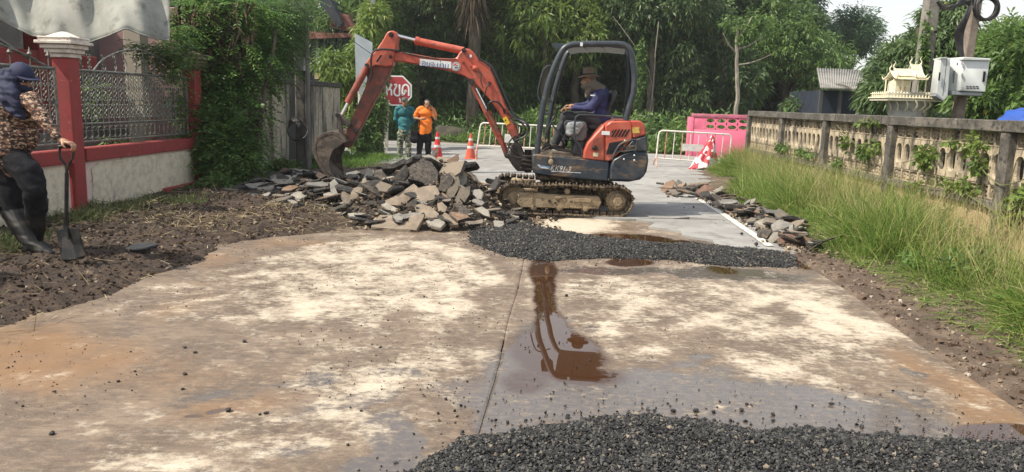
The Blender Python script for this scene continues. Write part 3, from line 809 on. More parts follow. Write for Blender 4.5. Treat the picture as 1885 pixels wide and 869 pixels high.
# ---------------------------------------------------------------- the two people beyond the heap
def bystander_man():
    Y = 21.2; q = lambda x, y, dy=0: P(x, y, Y + dy)
    root = thing('person', 'man in teal long-sleeved shirt, cap and camouflage trousers standing with hands behind his back', 'person', q(743, 291))
    hc = q(745, 187.5, -.04); hp, o, R = head_prims(hc, (.05, -1, -.12), 1.0)
    body = hp + [('e', q(744, 213), (.13, .07, .17)), ('c', q(744, 225), q(744, 242), .07, .08)]
    body += [('c', q(738, 242), q(737, 265), .075, .05), ('c', q(750, 242), q(751, 265), .075, .05), ('c', q(737, 265), q(736, 287), .05, .035), ('c', q(751, 265), q(752, 287), .05, .035)]
    body += [('c', q(730, 200), q(728, 220), .045, .04), ('c', q(728, 220), q(738, 236, .16), .036, .026), ('c', q(759, 200), q(761, 220), .045, .04), ('c', q(761, 220), q(750, 236, .16), .036, .026)]
    body += hand_prims(q(738, 236, .16), (1, .1, -.2), (0, 0, -1), (0, 1, 0), 1, .5) + hand_prims(q(750, 237, .17), (-1, .1, -.2), (0, 0, -1), (0, 1, 0), 1, .5)
    union('body', body, M_SKIN, root, .010, 3); eyes(o, R, root)
    teal = mat('teal_shirt', (.014, .12, .135), (.02, .15, .165), .8, scale=6, bump=.2)
    union('shirt', [('e', q(744.5, 207), (.19, .125, .15)), ('e', q(744.5, 225), (.185, .13, .2)), ('e', q(744.5, 234), (.165, .13, .2)), ('c', q(744.5, 232), q(744.5, 243), .145, .15), ('c', q(738, 199), q(731, 201), .08, .072), ('c', q(731, 201), q(728, 221), .07, .058), ('c', q(728, 221), q(736, 234, .12), .055, .042), ('c', q(751, 199), q(758, 201), .08, .072), ('c', q(758, 201), q(761, 221), .07, .058), ('c', q(761, 221), q(752, 234, .12), .055, .042)], teal, root, .012, 4, .018, 8)
    dark = mat('dark_teal_collar', (.008, .04, .05), rough=.8)
    b = MB(); b.tube([q(740.5, 197, -.09), q(744.5, 205, -.145), q(748.5, 197, -.09)], .012, 6); b.build('collar', dark, root)
    cm = camo('green_camouflage', [(.20, .24, .15), (.045, .07, .035), (.40, .42, .33), (.015, .02, .015)], 12)
    union('trousers', [('c', q(744, 241), q(744, 246), .155, .145), ('c', q(738, 246), q(736.5, 266), .105, .085), ('c', q(736.5, 266), q(736, 287), .085, .075), ('c', q(750.5, 246), q(751.5, 266), .105, .085), ('c', q(751.5, 266), q(752, 287), .085, .075)], cm, root, .012, 3, .014, 8)
    for x in (736, 752):
        union('shoe', [('c', q(x, 289, .02), q(x, 290, -.14), .045, .04)], M_RUBBER, root, .012, 2)
    b = MB(); b.ell(o(0, -.01, .055), (.085, .105, .07), 16, 10, R); cp = b.build('cap', mat('grey_green_cap', (.06, .065, .05), (.10, .10, .08), .8, scale=20), root)
    b = MB(); b.prism([o(.075 * math.cos(PI * k / 8), .07 + .09 * math.sin(PI * k / 8), .05) for k in range(9)], R @ Vector((0, 0, .008))); b.build('cap_peak', MATS['grey_green_cap'], cp, smooth=False)
bystander_man()
def bystander_woman():
    Y = 20.6; q = lambda x, y, dy=0: P(x, y, Y + dy)
    root = thing('person', 'woman in bright orange T-shirt and black trousers holding a phone to her ear', 'person', q(780, 292))
    hc = q(786.5, 192.5, -.03); hp, o, R = head_prims(hc, (.12, -1, -.1), 1.0)
    wl = q(775, 219.5, -.26); wr_ = q(797, 203, -.08)
    body = hp + [('e', q(783, 213), (.13, .08, .17)), ('c', q(783, 225), q(782, 242), .07, .08), ('c', q(776, 242), q(773, 265), .08, .05), ('c', q(788, 242), q(787, 265), .08, .05), ('c', q(773, 265), q(771, 287), .05, .035), ('c', q(787, 265), q(787, 287), .05, .035),
                 ('c', q(769, 202), q(764, 217, -.02), .045, .042), ('c', q(764, 217, -.02), wl, .04, .027), ('c', q(797, 203), q(802, 219, -.06), .045, .042), ('c', q(802, 219, -.06), wr_, .04, .027)]
    body += hand_prims(wl, (1, -.2, .1), (0, .3, .2), (0, 0, 1), 1, .5) + hand_prims(wr_, (-.25, 0, 1), (-.9, 0, .2), (0, -1, 0), .95, .9)
    union('body', body, M_SKIN, root, .010, 3); eyes(o, R, root)
    org = mat('orange_tshirt', (.78, .17, .012), (.85, .21, .015), .75, scale=5, bump=.2)
    union('tshirt', [('e', q(783, 208), (.19, .13, .14)), ('e', q(783, 225), (.185, .145, .18)), ('e', q(782.5, 233), (.18, .145, .2)), ('c', q(783, 230), q(782, 243), .16, .165), ('c', q(777, 200), q(770, 203), .085, .075), ('c', q(770, 203), q(765.5, 213, -.01), .073, .07), ('c', q(790, 200), q(796, 203), .085, .075), ('c', q(796, 203), q(800, 212, -.02), .073, .07)], org, root, .012, 4, .016, 8)
    union('trousers', [('c', q(782, 243), q(782, 247), .16, .155), ('c', q(776, 248), q(773, 266), .11, .085), ('c', q(773, 266), q(771, 288), .085, .07), ('c', q(788, 248), q(788, 266), .11, .085), ('c', q(788, 266), q(788, 288), .085, .07)], M_BLACKCLOTH, root, .012, 3, .012, 8)
    for x in (771, 788): union('shoe', [('c', q(x, 290, .02), q(x, 291, -.13), .04, .035)], M_RUBBER, root, .012, 2)
    union('hair', [('e', o(0, -.03, .04), (.088, .098, .09), R), ('e', o(0, -.09, .0), (.06, .045, .055), R), ('e', o(.06, 0, .05), (.03, .05, .05), R), ('e', o(-.06, 0, .05), (.03, .05, .05), R)], M_HAIR, root, .010, 2, .006, 20)
    # bag in the bend of her arm
    bag = thing('handbag', 'black handbag hanging from the bent arm of the woman in orange', 'handbag', q(763, 262, -.1))
    union('bag_body', [('b', q(763.5, 250, -.1), (.20, .12, .26)), ('e', q(763, 256, -.1), (.13, .09, .12))], M_BLACKCLOTH, bag, .014, 4, .012, 9)
    for dx in (0, 5):
        b = MB(); b.tube(smooth_path([q(758 + dx, 243, -.1), q(763 + dx * .5, 228, -.1), q(768 + dx * .3, 218, -.09), q(770 + dx * .5, 228, -.1), q(768 + dx * .3, 243, -.1)]), .009, 6); b.build('bag_strap', M_BLACKCLOTH, bag)
    ph = MB(); ph.box(q(793.8, 198.5, -.06), (.02, .07, .15)); tag(ph.build('phone', mat('phone_black', (.01, .01, .012), rough=.15), None), 'dark mobile phone held against the ear of the woman in orange', 'phone')
bystander_woman()
# ================================================================== mini excavator
M_RED = mat('faded_orange_red_paint', (.43, .075, .042), (.50, .135, .085), .45, scale=2.5, c3=(.20, .07, .05), s3=13, lo3=.55, hi3=.70, bump=.05, bscale=30, spec=.5)
M_RED2 = mat('dirty_orange_red_paint', (.30, .058, .035), (.13, .042, .03), .55, scale=4, lo=.40, hi=.60, c3=(.16, .11, .075), s3=14, lo3=.54, hi3=.68, bump=.12, bscale=40)
M_NAVYP = mat('scuffed_blue_black_paint', (.022, .032, .046), (.06, .06, .06), .42, scale=5, lo=.45, hi=.68, c3=(.17, .11, .065), s3=6, lo3=.50, hi3=.66, stretch3=(.6, 1, 1.6), bump=.08)
M_ROPS = mat('grey_black_frame_paint', (.028, .036, .045), (.06, .065, .07), .38, scale=6, lo=.5, hi=.7)
M_MUD = mat('dried_mud_on_steel', (.32, .245, .155), (.23, .165, .10), .9, scale=7, c3=(.09, .065, .045), s3=16, lo3=.55, hi3=.66, bump=.6, bscale=45)
M_TRK = mat('track_steel_muddy', (.05, .036, .026), (.21, .155, .10), .7, metal=.25, scale=12, lo=.44, hi=.6, bump=.5, bscale=60)
M_DARKM = mat('greasy_dark_metal', (.02, .018, .017), (.06, .045, .035), .5, metal=.4, scale=12)
M_CHR = mat('chrome_rod', (.75, .75, .74), rough=.14, metal=1.0)
M_HOSE = mat('hydraulic_hose', (.012, .012, .013), (.03, .028, .026), .5, scale=20)
M_STICK = mat('white_sticker', (.72, .74, .74), (.55, .56, .56), .5, scale=30, lo=.55, hi=.7)
M_BUCK = mat('scraped_bucket_steel', (.065, .052, .042), (.15, .115, .088), .65, metal=.2, scale=6, c3=(.055, .04, .032), s3=9, lo3=.5, hi3=.64, bump=.5, bscale=35)
Z3 = lambda a, b: (560 + a / 2.898, 30 + b / 2.898)
Z4 = lambda a, b: (860 + a / 2.4135, 60 + b / 2.4135)
Z5 = lambda a, b: (760 + a / 3.218, 60 + b / 3.218)
def T3(a, b, Y): return P(*Z3(a, b), Y)
def T4(a, b, Y): return P(*Z4(a, b), Y)
def T5(a, b, Y): return P(*Z5(a, b), Y)
NY = 10.75
EX = thing('excavator', 'orange-red mini excavator on steel tracks digging into the broken asphalt heap', 'excavator', (0.75, 11.5, 0.03))
def plate(name, pts, Y, th, m, parent=EX, T=T4, bevel=.012, label=None, smooth=True):
    b = MB(); b.prism([T(a, c, Y) for a, c in pts], (0, th, 0))
    return b.build(name, m, parent, bevel=bevel, label=label, smooth=smooth)
# ---- tracks
def track(dx, dy, far):
    s = NY / FPX * .995
    cl = P(945, 364.5, NY) + Vector((dx, dy, 0)); cr = P(1138, 372.5, NY) + Vector((dx, dy, 0))
    cl.z = 0.245; cr.z = 0.245 - 0.01
    r = 0.20; W = .30
    asm = thing_part('track', EX, (cl + cr) / 2 + Vector((0, W / 2, 0)))
    L = cr.x - cl.x
    per = 2 * L + 2 * PI * r; N = 44
    def at(t):
        t = (t % 1) * per
        if t < L:
            k = t / L; sag = -.022 * math.sin(2 * PI * k) ** 2 + .01
            return Vector((cl.x + t, cl.y, cl.z + r + sag + (cr.z - cl.z) * k)), Vector((1, 0, 0))
        t -= L
        if t < PI * r:
            a = PI / 2 - t / r; return Vector((cr.x + r * math.cos(a), cl.y, cr.z + r * math.sin(a))), Vector((math.sin(a), 0, -math.cos(a)))
        t -= PI * r
        if t < L: return Vector((cr.x - t, cl.y, cr.z - r + (cl.z - cr.z) * t / L)), Vector((-1, 0, 0))
        t -= L
        a = -PI / 2 - t / r
        return Vector((cl.x + r * math.cos(a), cl.y, cl.z + r * math.sin(a))), Vector((math.sin(a), 0, -math.cos(a)))
    b = MB(); p = per / N
    b.box((0, 0, 0), (p * .90, W, .018)); b.box((p * .22, 0, .02), (.014, W * .98, .034)); b.box((-p * .22, 0, .014), (.010, W * .98, .022))
    b.box((0, -.05, -.03), (p * .8, .03, .045)); b.box((0, .05, -.03), (p * .8, .03, .045))
    me = b.mesh('track_shoe', M_TRK, (0, 0, 0), bevel=.002, smooth=False)
    for i in range(N):
        q, t = at(i / N)
        n = Vector((0, 1, 0)).cross(t) * -1
        if n.dot(q - (cl + cr) / 2) < 0: n = -n
        q = q + Vector((0, W / 2, 0)) + n * random.uniform(-.004, .006)
        o = bpy.data.objects.new('track_shoe', me); place(o, asm, q)
        xa = t; za = n; ya = za.cross(xa)
        o.rotation_euler = Matrix((xa, ya, za)).transposed().to_euler()
    # frame, wheels, rollers
    y0 = cl.y + .045
    b = MB(); zc = cl.z
    b.prism([(cl.x + .07, y0, zc + .085), (cl.x + .40, y0, zc + .085), (cl.x + .42, y0, zc + .07), (cr.x - .26, y0, zc + .055), (cr.x - .22, y0, zc - .02), (cr.x - .26, y0, zc - .12), (cl.x + .10, y0, zc - .125), (cl.x + .04, y0, zc - .05)], (0, .2, 0))
    fr = b.build('track_frame', M_MUD, asm, bevel=.012)
    for c_, s_ in (((cl.x + .62, y0 - .006, zc + .03), (.10, .02, .035)), ((cl.x + .26, y0 - .006, zc + .02), (.012, .02, .17)), ((cl.x + .95, y0 - .008, zc - .0), (.25, .02, .05))):
        b = MB(); b.box(c_, s_); b.build('frame_rib', M_MUD, fr, bevel=.004)
    b = MB(); b.cyl((cl.x + .50, y0 - .012, zc - .025), (cl.x + .50, y0 + .02, zc - .025), .022, 12); b.cyl((cl.x + .58, y0 - .012, zc - .045), (cl.x + .58, y0 + .02, zc - .045), .014, 12); b.build('grease_plug', M_DARKM, fr)
    def wheel(name, c, prof, m=M_MUD, n=28):
        b = MB(); b.lathe(prof, c, n, axis=(0, -1, 0)); return b.build(name, m, asm)
    wheel('idler_wheel', Vector((cl.x, cl.y + .16, cl.z)), [(.172, -.06), (.175, .03), (.15, .05), (.145, .035), (.09, .035), (.085, .07), (.03, .08)])
    sp = wheel('drive_sprocket', Vector((cr.x, cr.y + .16, cr.z)), [(.15, -.04), (.155, .02), (.115, .03), (.115, .085), (.10, .1), (.03, .105)])
    b = MB()
    for k in range(17):
        a = 2 * PI * k / 17; b.box(Vector((cr.x + .16 * math.cos(a), cr.y + .15, cr.z + .16 * math.sin(a))), (.04, .03, .02), Matrix.Rotation(-a, 3, 'Y'))
    b.build('sprocket_tooth', M_TRK, sp)['kind'] = 'stuff'
    b = MB(); b.lathe([(.072, 0), (.072, .02), (.06, .028)], Vector((cr.x, cr.y + .055, cr.z)), 6, axis=(0, -1, 0)); b.build('hub_cap', M_MUD, sp, smooth=False)
    for i in range(3):
        x = cl.x + .28 + i * .36
        wheel('track_roller', Vector((x, cl.y + .13, .03 + .105)), [(.06, -.08), (.062, .04), (.045, .05), (.04, .085), (.02, .09)], n=18)
    wheel('top_roller', Vector((cl.x + .62 + .12, cl.y + .12, cl.z + .115)), [(.045, -.08), (.045, .06), (.03, .09), (.012, .095)], n=16)
def thing_part(name, parent, loc):
    o = bpy.data.objects.new(name, None); o.empty_display_size = .1
    return place(o, parent, loc)
track(0, 0, False)
track(-.10, 1.22, True)
# ---- blade and undercarriage
nb = P(925, 357, 10.95); fb = P(858, 356, 12.25)
b = MB()
d = (fb - nb); d.z = 0; n = Vector((-d.y, d.x, 0)).normalized() * -1
if n.x > 0: n = -n
prof = [(0, .10), (.03, .16), (.05, .24), (.045, .31), (.02, .37), (-.03, .37), (0, .31), (.008, .24), (-.01, .16), (-.04, .09)]
b.prism([Vector((nb.x, nb.y, 0)) - n * q + Vector((0, 0, z)) for q, z in prof], Vector((d.x, d.y, 0)))
b.build('dozer_blade', M_MUD, EX, bevel=.004)
for yy in (11.25, 11.75):
    b = MB(); b.prism([(P(885, 355, 11.2).x, yy, .20), (P(930, 345, 11.2).x, yy, .34), (.45, yy, .33), (.45, yy, .22), (P(930, 345, 11.2).x, yy, .24)], (0, .08, 0)); b.build('blade_arm', M_MUD, EX, bevel=.006)
b = MB(); b.box((.72, 11.5, .30), (.75, .95, .14)); b.box((.72, 11.5, .38), (.62, .62, .08)); b.build('undercarriage_frame', M_TRK, EX, bevel=.02)
b = MB(); b.lathe([(.36, 0), (.38, .03), (.38, .09), (.34, .12)], (.76, 11.5, .41), 32); b.build('slew_ring', M_DARKM, EX)
b = MB(); b.tube(smooth_path([(.05, 11.3, .43), (.0, 11.1, .47), (.12, 11.05, .46), (.3, 11.2, .44)]), .035, 8); b.build('blade_hose_guard', M_MUD, EX)
# ---- upper body
UY = 10.86; UW = 1.26
plate('side_skirt', [(290, 545), (300, 539), (632, 573), (626, 662), (500, 652), (400, 641), (300, 628), (290, 618)], UY, UW, M_NAVYP, bevel=.018)
plate('underbody', [(300, 628), (400, 641), (620, 662), (612, 682), (420, 664), (310, 650)], UY + .12, UW - .24, M_TRK)
plate('counterweight', [(630, 661), (633, 600), (648, 562), (690, 541), (742, 529), (803, 531), (807, 572), (799, 618), (786, 640), (768, 655), (720, 664)], UY - .012, UW + .02, M_NAVYP, bevel=.035)
plate('rear_cover', [(690, 541), (694, 518), (735, 474), (798, 456), (804, 500), (803, 531), (742, 529)], UY + .01, UW - .02, M_NAVYP, bevel=.02)
hood = plate('engine_hood', [(612, 573), (612, 412), (640, 393), (722, 392), (734, 412), (735, 472), (694, 518), (648, 560), (632, 573)], UY + .005, UW - .02, M_RED, bevel=.02)
plate('side_hood', [(514, 563), (519, 530), (535, 490), (570, 450), (611, 404), (611, 572)], UY + .006, .34, M_RED, bevel=.02)
plate('rear_hood', [(723, 391), (770, 392), (789, 408), (797, 453), (736, 471), (735, 412)], UY + .008, UW - .04, M_RED, bevel=.018)
plate('deck_plate', [(300, 538), (515, 556), (515, 566), (300, 548)], UY + .03, UW - .06, M_TRK, bevel=.004)
plate('hood_top', [(640, 393), (655, 386), (715, 385), (722, 392)], UY + .06, UW - .14, M_RED2, bevel=.006)
def sticker(name, pts, Y, m, parent, T=T4, th=.004):
    b = MB(); b.prism([T(a, c, Y) for a, c in pts], (0, -th, 0)); return b.build(name, m, parent, smooth=False)
M_SLOT = mat('vent_black', (.006, .006, .006), rough=.9)
for k in range(5):
    x = 645 + k * 14.5
    sticker('vent_slot', [(x - 6, 463), (x + 14, 430), (x + 21, 430), (x + 2, 463)], UY + .004, M_SLOT, hood)
sticker('vent_slot', [(640, 445), (648, 430), (652, 432), (643, 447)], UY + .004, M_SLOT, hood)
gr = sticker('side_grille', [(616, 541), (632, 490), (700, 478), (706, 484), (680, 520), (648, 540)], UY + .003, M_SLOT, hood)
for k in range(9):
    t = k / 8; b = MB(); b.cyl(T4(634 - t * 16, 494 + t * 44, UY - .004), T4(702 - t * 40, 482 + t * 56, UY - .004), .0025, 5); b.build('grille_bar', M_ROPS, gr)
sticker('recess', [(549, 520), (560, 482), (578, 468), (606, 463), (602, 515), (585, 528)], UY + .003, M_RED2, hood)
b = MB(); b.lathe([(.035, 0), (.035, .02), (.02, .045), (.018, .05)], T4(566, 512, UY), 12, axis=(0, -1, 0)); b.build('fuel_cap', M_DARKM, hood)
sticker('white_label', [(598, 437), (634, 439), (633, 456), (597, 454)], UY + .002, M_STICK, hood)
sticker('white_label', [(560, 533), (583, 534), (582, 551), (559, 550)], UY + .002, mat('cream_sticker', (.6, .55, .35), rough=.6), hood)
sticker('yellow_label', [(733, 421), (764, 420), (766, 446), (735, 448)], UY + .003, mat('yellow_sticker', (.62, .42, .08), (.4, .25, .08), .6, scale=20), EX)
# model lettering on the skirt
def lettering(txt, size, a, b_, m, name, parent, shear=.25, squash=1.0, bold=.01, depth=.003, grow=1):
    me = text_mesh(txt, size, bold); o = Vector(a); u = (Vector(b_) - Vector(a)).normalized()
    up = Vector((0, 0, 1)); up = (up - u * up.dot(u)).normalized()
    co = np.empty(len(me.vertices) * 3, np.float32); me.vertices.foreach_get('co', co); co = co.reshape(-1, 3)
    w = (co[:, 0].max() - co[:, 0].min()); L = (Vector(b_) - Vector(a)).length; k = L / w
    co[:, 0] -= co[:, 0].min(); cy = (co[:, 1].max() + co[:, 1].min()) / 2
    x = co[:, 0] * k + (co[:, 1] - cy) * k * squash * shear; y = (co[:, 1] - cy) * k * squash
    U = np.array(u); V = np.array(up); O = np.array(o)
    w3 = O + x[:, None] * U + y[:, None] * V
    me.vertices.foreach_set('co', (w3 - O).astype(np.float32).ravel()); me.name = name
    me.materials.clear(); me.materials.append(m)
    ob = bpy.data.objects.new(name, me); place(ob, parent, o); ob['kind'] = 'stuff'
    return ob
M_SILV = mat('silver_print', (.55, .56, .56), (.35, .36, .37), .4, scale=40, lo=.5, hi=.65)
lettering('KK91-3', .1, T4(374, 600, UY - .0145), T4(460, 608, UY - .0145), M_SILV, 'lettering', EX, bold=0.0, squash=1.15)
b = MB(); b.prism([T4(374, 614, UY - .014), T4(505, 622, UY - .014), T4(505, 625, UY - .014), T4(374, 618, UY - .014)], (0, -.002, 0)); b.build('lettering_stripe', M_SILV, EX)
M_BLUEST = mat('faded_blue_stripe', (.12, .22, .38), (.25, .33, .42), .5, scale=30)
b = MB(); b.prism([T4(312, 588, UY - .014), T4(366, 595, UY - .014), T4(366, 607, UY - .014), T4(320, 601, UY - .014)], (0, -.0015, 0)); b.build('faded_sticker', M_BLUEST, EX)
b = MB(); b.prism([T4(310, 586, UY - .016), T4(323, 588, UY - .016), T4(326, 598, UY - .016), T4(345, 596, UY - .016), T4(362, 606, UY - .016), T4(330, 602, UY - .016)], (0, -.001, 0)); b.build('faded_sticker', M_SILV, EX)
# step guard tubes and bolts on the rear corner
b = MB(); b.tube(smooth_path([T4(645, 566, UY - .03), T4(655, 535, UY - .035), T4(678, 500, UY - .04), T4(710, 482, UY - .04), T4(748, 477, UY - .03), T4(752, 500, UY - .03), T4(748, 530, UY - .02)]), .016, 8)
b.tube([T4(672, 512, UY - .035), T4(748, 503, UY - .03)], .011, 6); b.tube([T4(662, 530, UY - .035), T4(748, 522, UY - .03)], .011, 6)
b.build('corner_guard', M_NAVYP, EX)
for a, c in ((742, 545), (742, 567), (696, 562), (700, 480)):
    b = MB(); b.lathe([(.012, 0), (.012, .012), (.006, .016)], T4(a, c, UY - .02), 8, axis=(0, -1, 0)); b.build('bolt', M_STICK, EX)
# ---- roll-over frame
RY, RF = 10.93, 12.02
near = [(312, 545), (313, 520), (319, 455), (334, 345), (356, 245), (383, 165), (412, 100), (432, 70), (460, 56), (500, 52), (600, 51), (675, 52), (705, 60), (724, 82), (735, 120), (742, 190), (740, 260), (722, 325), (708, 375), (706, 392)]
far = [(350, 545), (352, 520), (362, 410), (384, 285), (408, 195), (436, 115), (452, 88), (480, 79), (560, 76), (680, 77), (705, 90), (714, 140), (718, 220), (712, 300), (700, 385)]
b = MB(); b.tube(smooth_path([T4(a, c, RY) for a, c in near], 4), .042, 12); b.build('roll_bar', M_ROPS, EX)
b = MB(); b.tube(smooth_path([T4(a, c, RF) for a, c in far], 4), .040, 12); b.build('roll_bar', M_ROPS, EX)
def loft(name, A, B, th, m, parent=EX):
    b = MB(); n = len(A)
    for i in range(n - 1):
        q = [A[i], A[i + 1], B[i + 1], B[i]]
        b.prism(q, (0, 0, th))
    return b.build(name, m, parent, smooth=False)
b = MB()
A = [T4(a, c, RY + .02) for a, c in ((440, 62), (500, 53), (600, 52), (700, 62))]; B = [T4(a, c, RF - .02) for a, c in ((460, 88), (500, 80), (600, 78), (700, 88))]
vs = A + B; vs = vs + [v + Vector((0, 0, -.03)) for v in vs]
b.add(vs, [(0, 1, 5, 4), (1, 2, 6, 5), (2, 3, 7, 6), (8, 12, 13, 9), (9, 13, 14, 10), (10, 14, 15, 11), (0, 4, 12, 8), (3, 11, 15, 7), (0, 8, 9, 1), (1, 9, 10, 2), (2, 10, 11, 3), (4, 5, 13, 12), (5, 6, 14, 13), (6, 7, 15, 14)])
b.build('roof_panel', M_ROPS, EX, smooth=False)
for a in (520, 600):
    b = MB(); b.tube([T4(a, 62, RY), T4(a + 14, 84, RF)], .02, 6); b.build('roof_cross_tube', M_ROPS, EX)
b = MB(); b.prism([T4(378, 47, RY + .3), T4(438, 50, RY + .3), T4(425, 62, RY + .3), T4(398, 74, RY + .3)], (0, .45, .01)); b.build('roof_visor', mat('dark_visor', (.03, .045, .06), rough=.25), EX, bevel=.003)
b = MB(); b.box(T4(508, 52, RY - .045), (.035, .01, .05)); b.build('white_label', M_STICK, EX)
# rear post web
plate('rear_post', [(728, 95), (738, 100), (746, 170), (745, 250), (716, 378), (700, 378), (708, 330), (728, 260), (733, 180)], 11.9, .12, M_ROPS, bevel=.01)
# thin guards
def tube_part(name, pts, Y, r, T=T4, m=M_ROPS, n=6, parent=EX):
    b = MB(); b.tube(smooth_path([T(*(p if len(p) == 2 else p[:2]), Y if len(p) == 2 else p[2]) for p in pts]), r, 8); return b.build(name, m, parent)
tube_part('front_guard', [(412, 168), (395, 160), (372, 148), (352, 152), (336, 175), (322, 225), (314, 270), (320, 300), (338, 310), (345, 300)], 11.15, .011)
tube_part('front_guard', [(365, 290), (372, 305), (378, 308), (384, 290)], 11.9, .010)
tube_part('step_rung', [(340, 361), (368, 359)], 11.3, .012)
tube_part('side_rail', [(512, 560), (510, 525), (497, 500), (480, 478), (476, 440), (479, 395), (486, 373), (510, 366), (600, 370), (690, 376), (705, 380)], 10.95, .0135)
tube_part('control_rod', [(400, 338), (392, 365), (372, 400), (352, 450), (346, 480), (358, 500), (385, 512)], 11.25, .012, m=M_HOSE)
tube_part('control_rod', [(372, 400), (395, 430), (440, 472), (470, 482), (495, 480)], 11.1, .011)
tube_part('lever', [(392, 400), (398, 360), (404, 338)], 11.45, .010, m=M_HOSE)
b = MB(); b.ell(T4(404, 335, 11.45), (.022, .022, .03)); b.build('lever_knob', M_HOSE, EX)
tube_part('lever', [(430, 500), (420, 480), (400, 470)], 11.5, .012, m=M_DARKM)
# floor clutter: pedals, hoses, chain hook
for k in range(4):
    tube_part('floor_hose', [(330 + k * 12, 520), (360 + k * 14, 500 + 6 * (k % 2)), (400 + k * 12, 520), (450 + k * 10, 528), (500, 540)], 11.0 + .12 * k, .014, m=M_DARKM)
tube_part('pedal', [(345, 520), (330, 495), (325, 470), (330, 460)], 11.35, .018, m=M_MUD)
b = MB(); b.box(T4(342, 478, 11.3), (.10, .12, .06), Matrix.Rotation(.5, 3, 'Y')); b.build('pedal', M_MUD, EX, bevel=.008)
b = MB()
for k in range(5): b.tube([T4(372, 540 + k * 8, UY - .03) + Vector((.014 * math.cos(a), .014 * math.sin(a) * (k % 2), .02 * math.sin(a))) for a in np.linspace(0, 2 * PI, 8, endpoint=False)], .006, 5, closed=True)
b.build('tow_chain', M_MUD, EX)['kind'] = 'stuff'
b = MB(); b.ell(T4(372, 575, UY - .035), (.035, .02, .045)); b.build('chain_hook', M_MUD, EX)
# console, seat
plate('control_console', [(432, 402), (440, 390), (520, 394), (534, 408), (531, 465), (516, 486), (478, 480), (440, 455)], 11.02, .16, mat('console_grey', (.07, .075, .08), (.12, .12, .12), .6, scale=9), bevel=.02)
union('plastic_bag', [('e', T4(470, 425, 11.0), (.115, .03, .10)), ('e', T4(455, 440, 11.0), (.06, .03, .06)), ('e', T4(500, 412, 11.0), (.06, .025, .05))], mat('cloudy_plastic', (.32, .33, .33), (.22, .23, .24), .25, scale=14), EX, .010, 2, .012, 22)
plate('seat_backrest', [(642, 262), (654, 253), (668, 262), (664, 292), (650, 318), (636, 350), (626, 380), (605, 404), (585, 404), (606, 380), (622, 340), (636, 300)], 11.32, .45, mat('seat_vinyl', (.025, .027, .03), (.045, .045, .048), .45, scale=15), bevel=.03)
plate('seat_cushion', [(532, 414), (545, 404), (600, 402), (612, 414), (600, 432), (545, 436)], 11.30, .48, MATS['seat_vinyl'], bevel=.025)
plate('armrest', [(470, 352), (520, 348), (540, 352), (538, 362), (480, 364)], 11.18, .07, MATS['seat_vinyl'], bevel=.012)
plate('seat_pedestal', [(470, 436), (600, 434), (612, 560), (470, 556)], 11.28, .5, M_SLOT, bevel=.01)
plate('console_post', [(482, 484), (520, 484), (510, 560), (470, 556)], 11.05, .2, M_ROPS, bevel=.01)
# ---- swing bracket, boom, arm, bucket
BY = 11.36; BT = .20
plate('swing_bracket', [(196, 497), (222, 486), (240, 500), (250, 530), (262, 547), (292, 552), (292, 604), (286, 618), (222, 616), (200, 590), (182, 560), (170, 556), (172, 540), (190, 530)], BY - .04, .28, M_DARKM, bevel=.012)
for k, (a, c) in enumerate(((258, 548), (255, 566), (252, 584), (246, 603))):
    plate('bracket_plate', [(a - 12, c - 4), (294, c + 1), (294, c + 9), (a - 14, c + 5)], BY - .09, .38, M_DARKM, bevel=.004)
b = MB(); b.cyl(T4(270, 520, BY + .1), T4(270, 622, BY + .1), .05, 14); b.build('swing_pin', M_DARKM, EX)
boomtop = [(452, 205), (470, 188), (520, 190), (600, 203), (700, 222), (790, 226), (812, 222), (826, 196), (848, 176), (872, 170), (896, 184), (915, 208), (928, 232), (960, 250), (988, 272), (1012, 318), (1040, 390), (1070, 462), (1104, 535), (1138, 600), (1148, 640), (1140, 662), (1118, 668), (1098, 634), (1066, 560), (1030, 500), (985, 440), (935, 385), (912, 362), (895, 355), (880, 338), (850, 318), (790, 296), (700, 276), (600, 256), (520, 243), (470, 240), (452, 228)]
boom = plate('boom', boomtop, BY, BT, M_RED, T=T3, bevel=.016)
# boom edge strips (welded flanges) run proud of the side plate
b = MB(); b.tube([T3(a, c + 4, BY - .004) for a, c in boomtop[2:7]], .006, 6); b.tube([T3(a - 2, c + 3, BY - .004) for a, c in boomtop[12:20]], .006, 6); b.build('weld_seam', M_RED2, boom)
def pin(a, c, Y, r, L, m=M_DARKM, T=T3, parent=None, name='pin'):
    b = MB(); b.cyl(T(a, c, Y), T(a, c, Y) + Vector((0, L, 0)), r, 14); b.cyl(T(a, c, Y) + Vector((0, -.012, 0)), T(a, c, Y), r * .6, 8); return b.build(name, m, parent or boom)
pin(851, 182, BY - .03, .032, .26); pin(891, 350, BY - .04, .045, .28); pin(848, 246, BY - .03, .02, .05, M_RED2); pin(1130, 655, BY - .03, .05, .26); pin(988, 356, BY - .03, .022, .04, M_DARKM); pin(462, 217, BY - .03, .045, .26)
b = MB(); b.ell(T3(912, 278, BY - .02), (.05, .03, .04)); b.tube([T3(890, 262, BY - .02), T3(925, 292, BY - .02)], .022, 8); b.build('work_light', M_RED, boom)
b = MB(); b.box(T3(888, 212, BY - .006), (.03, .008, .035)); b.build('white_label', M_STICK, boom)
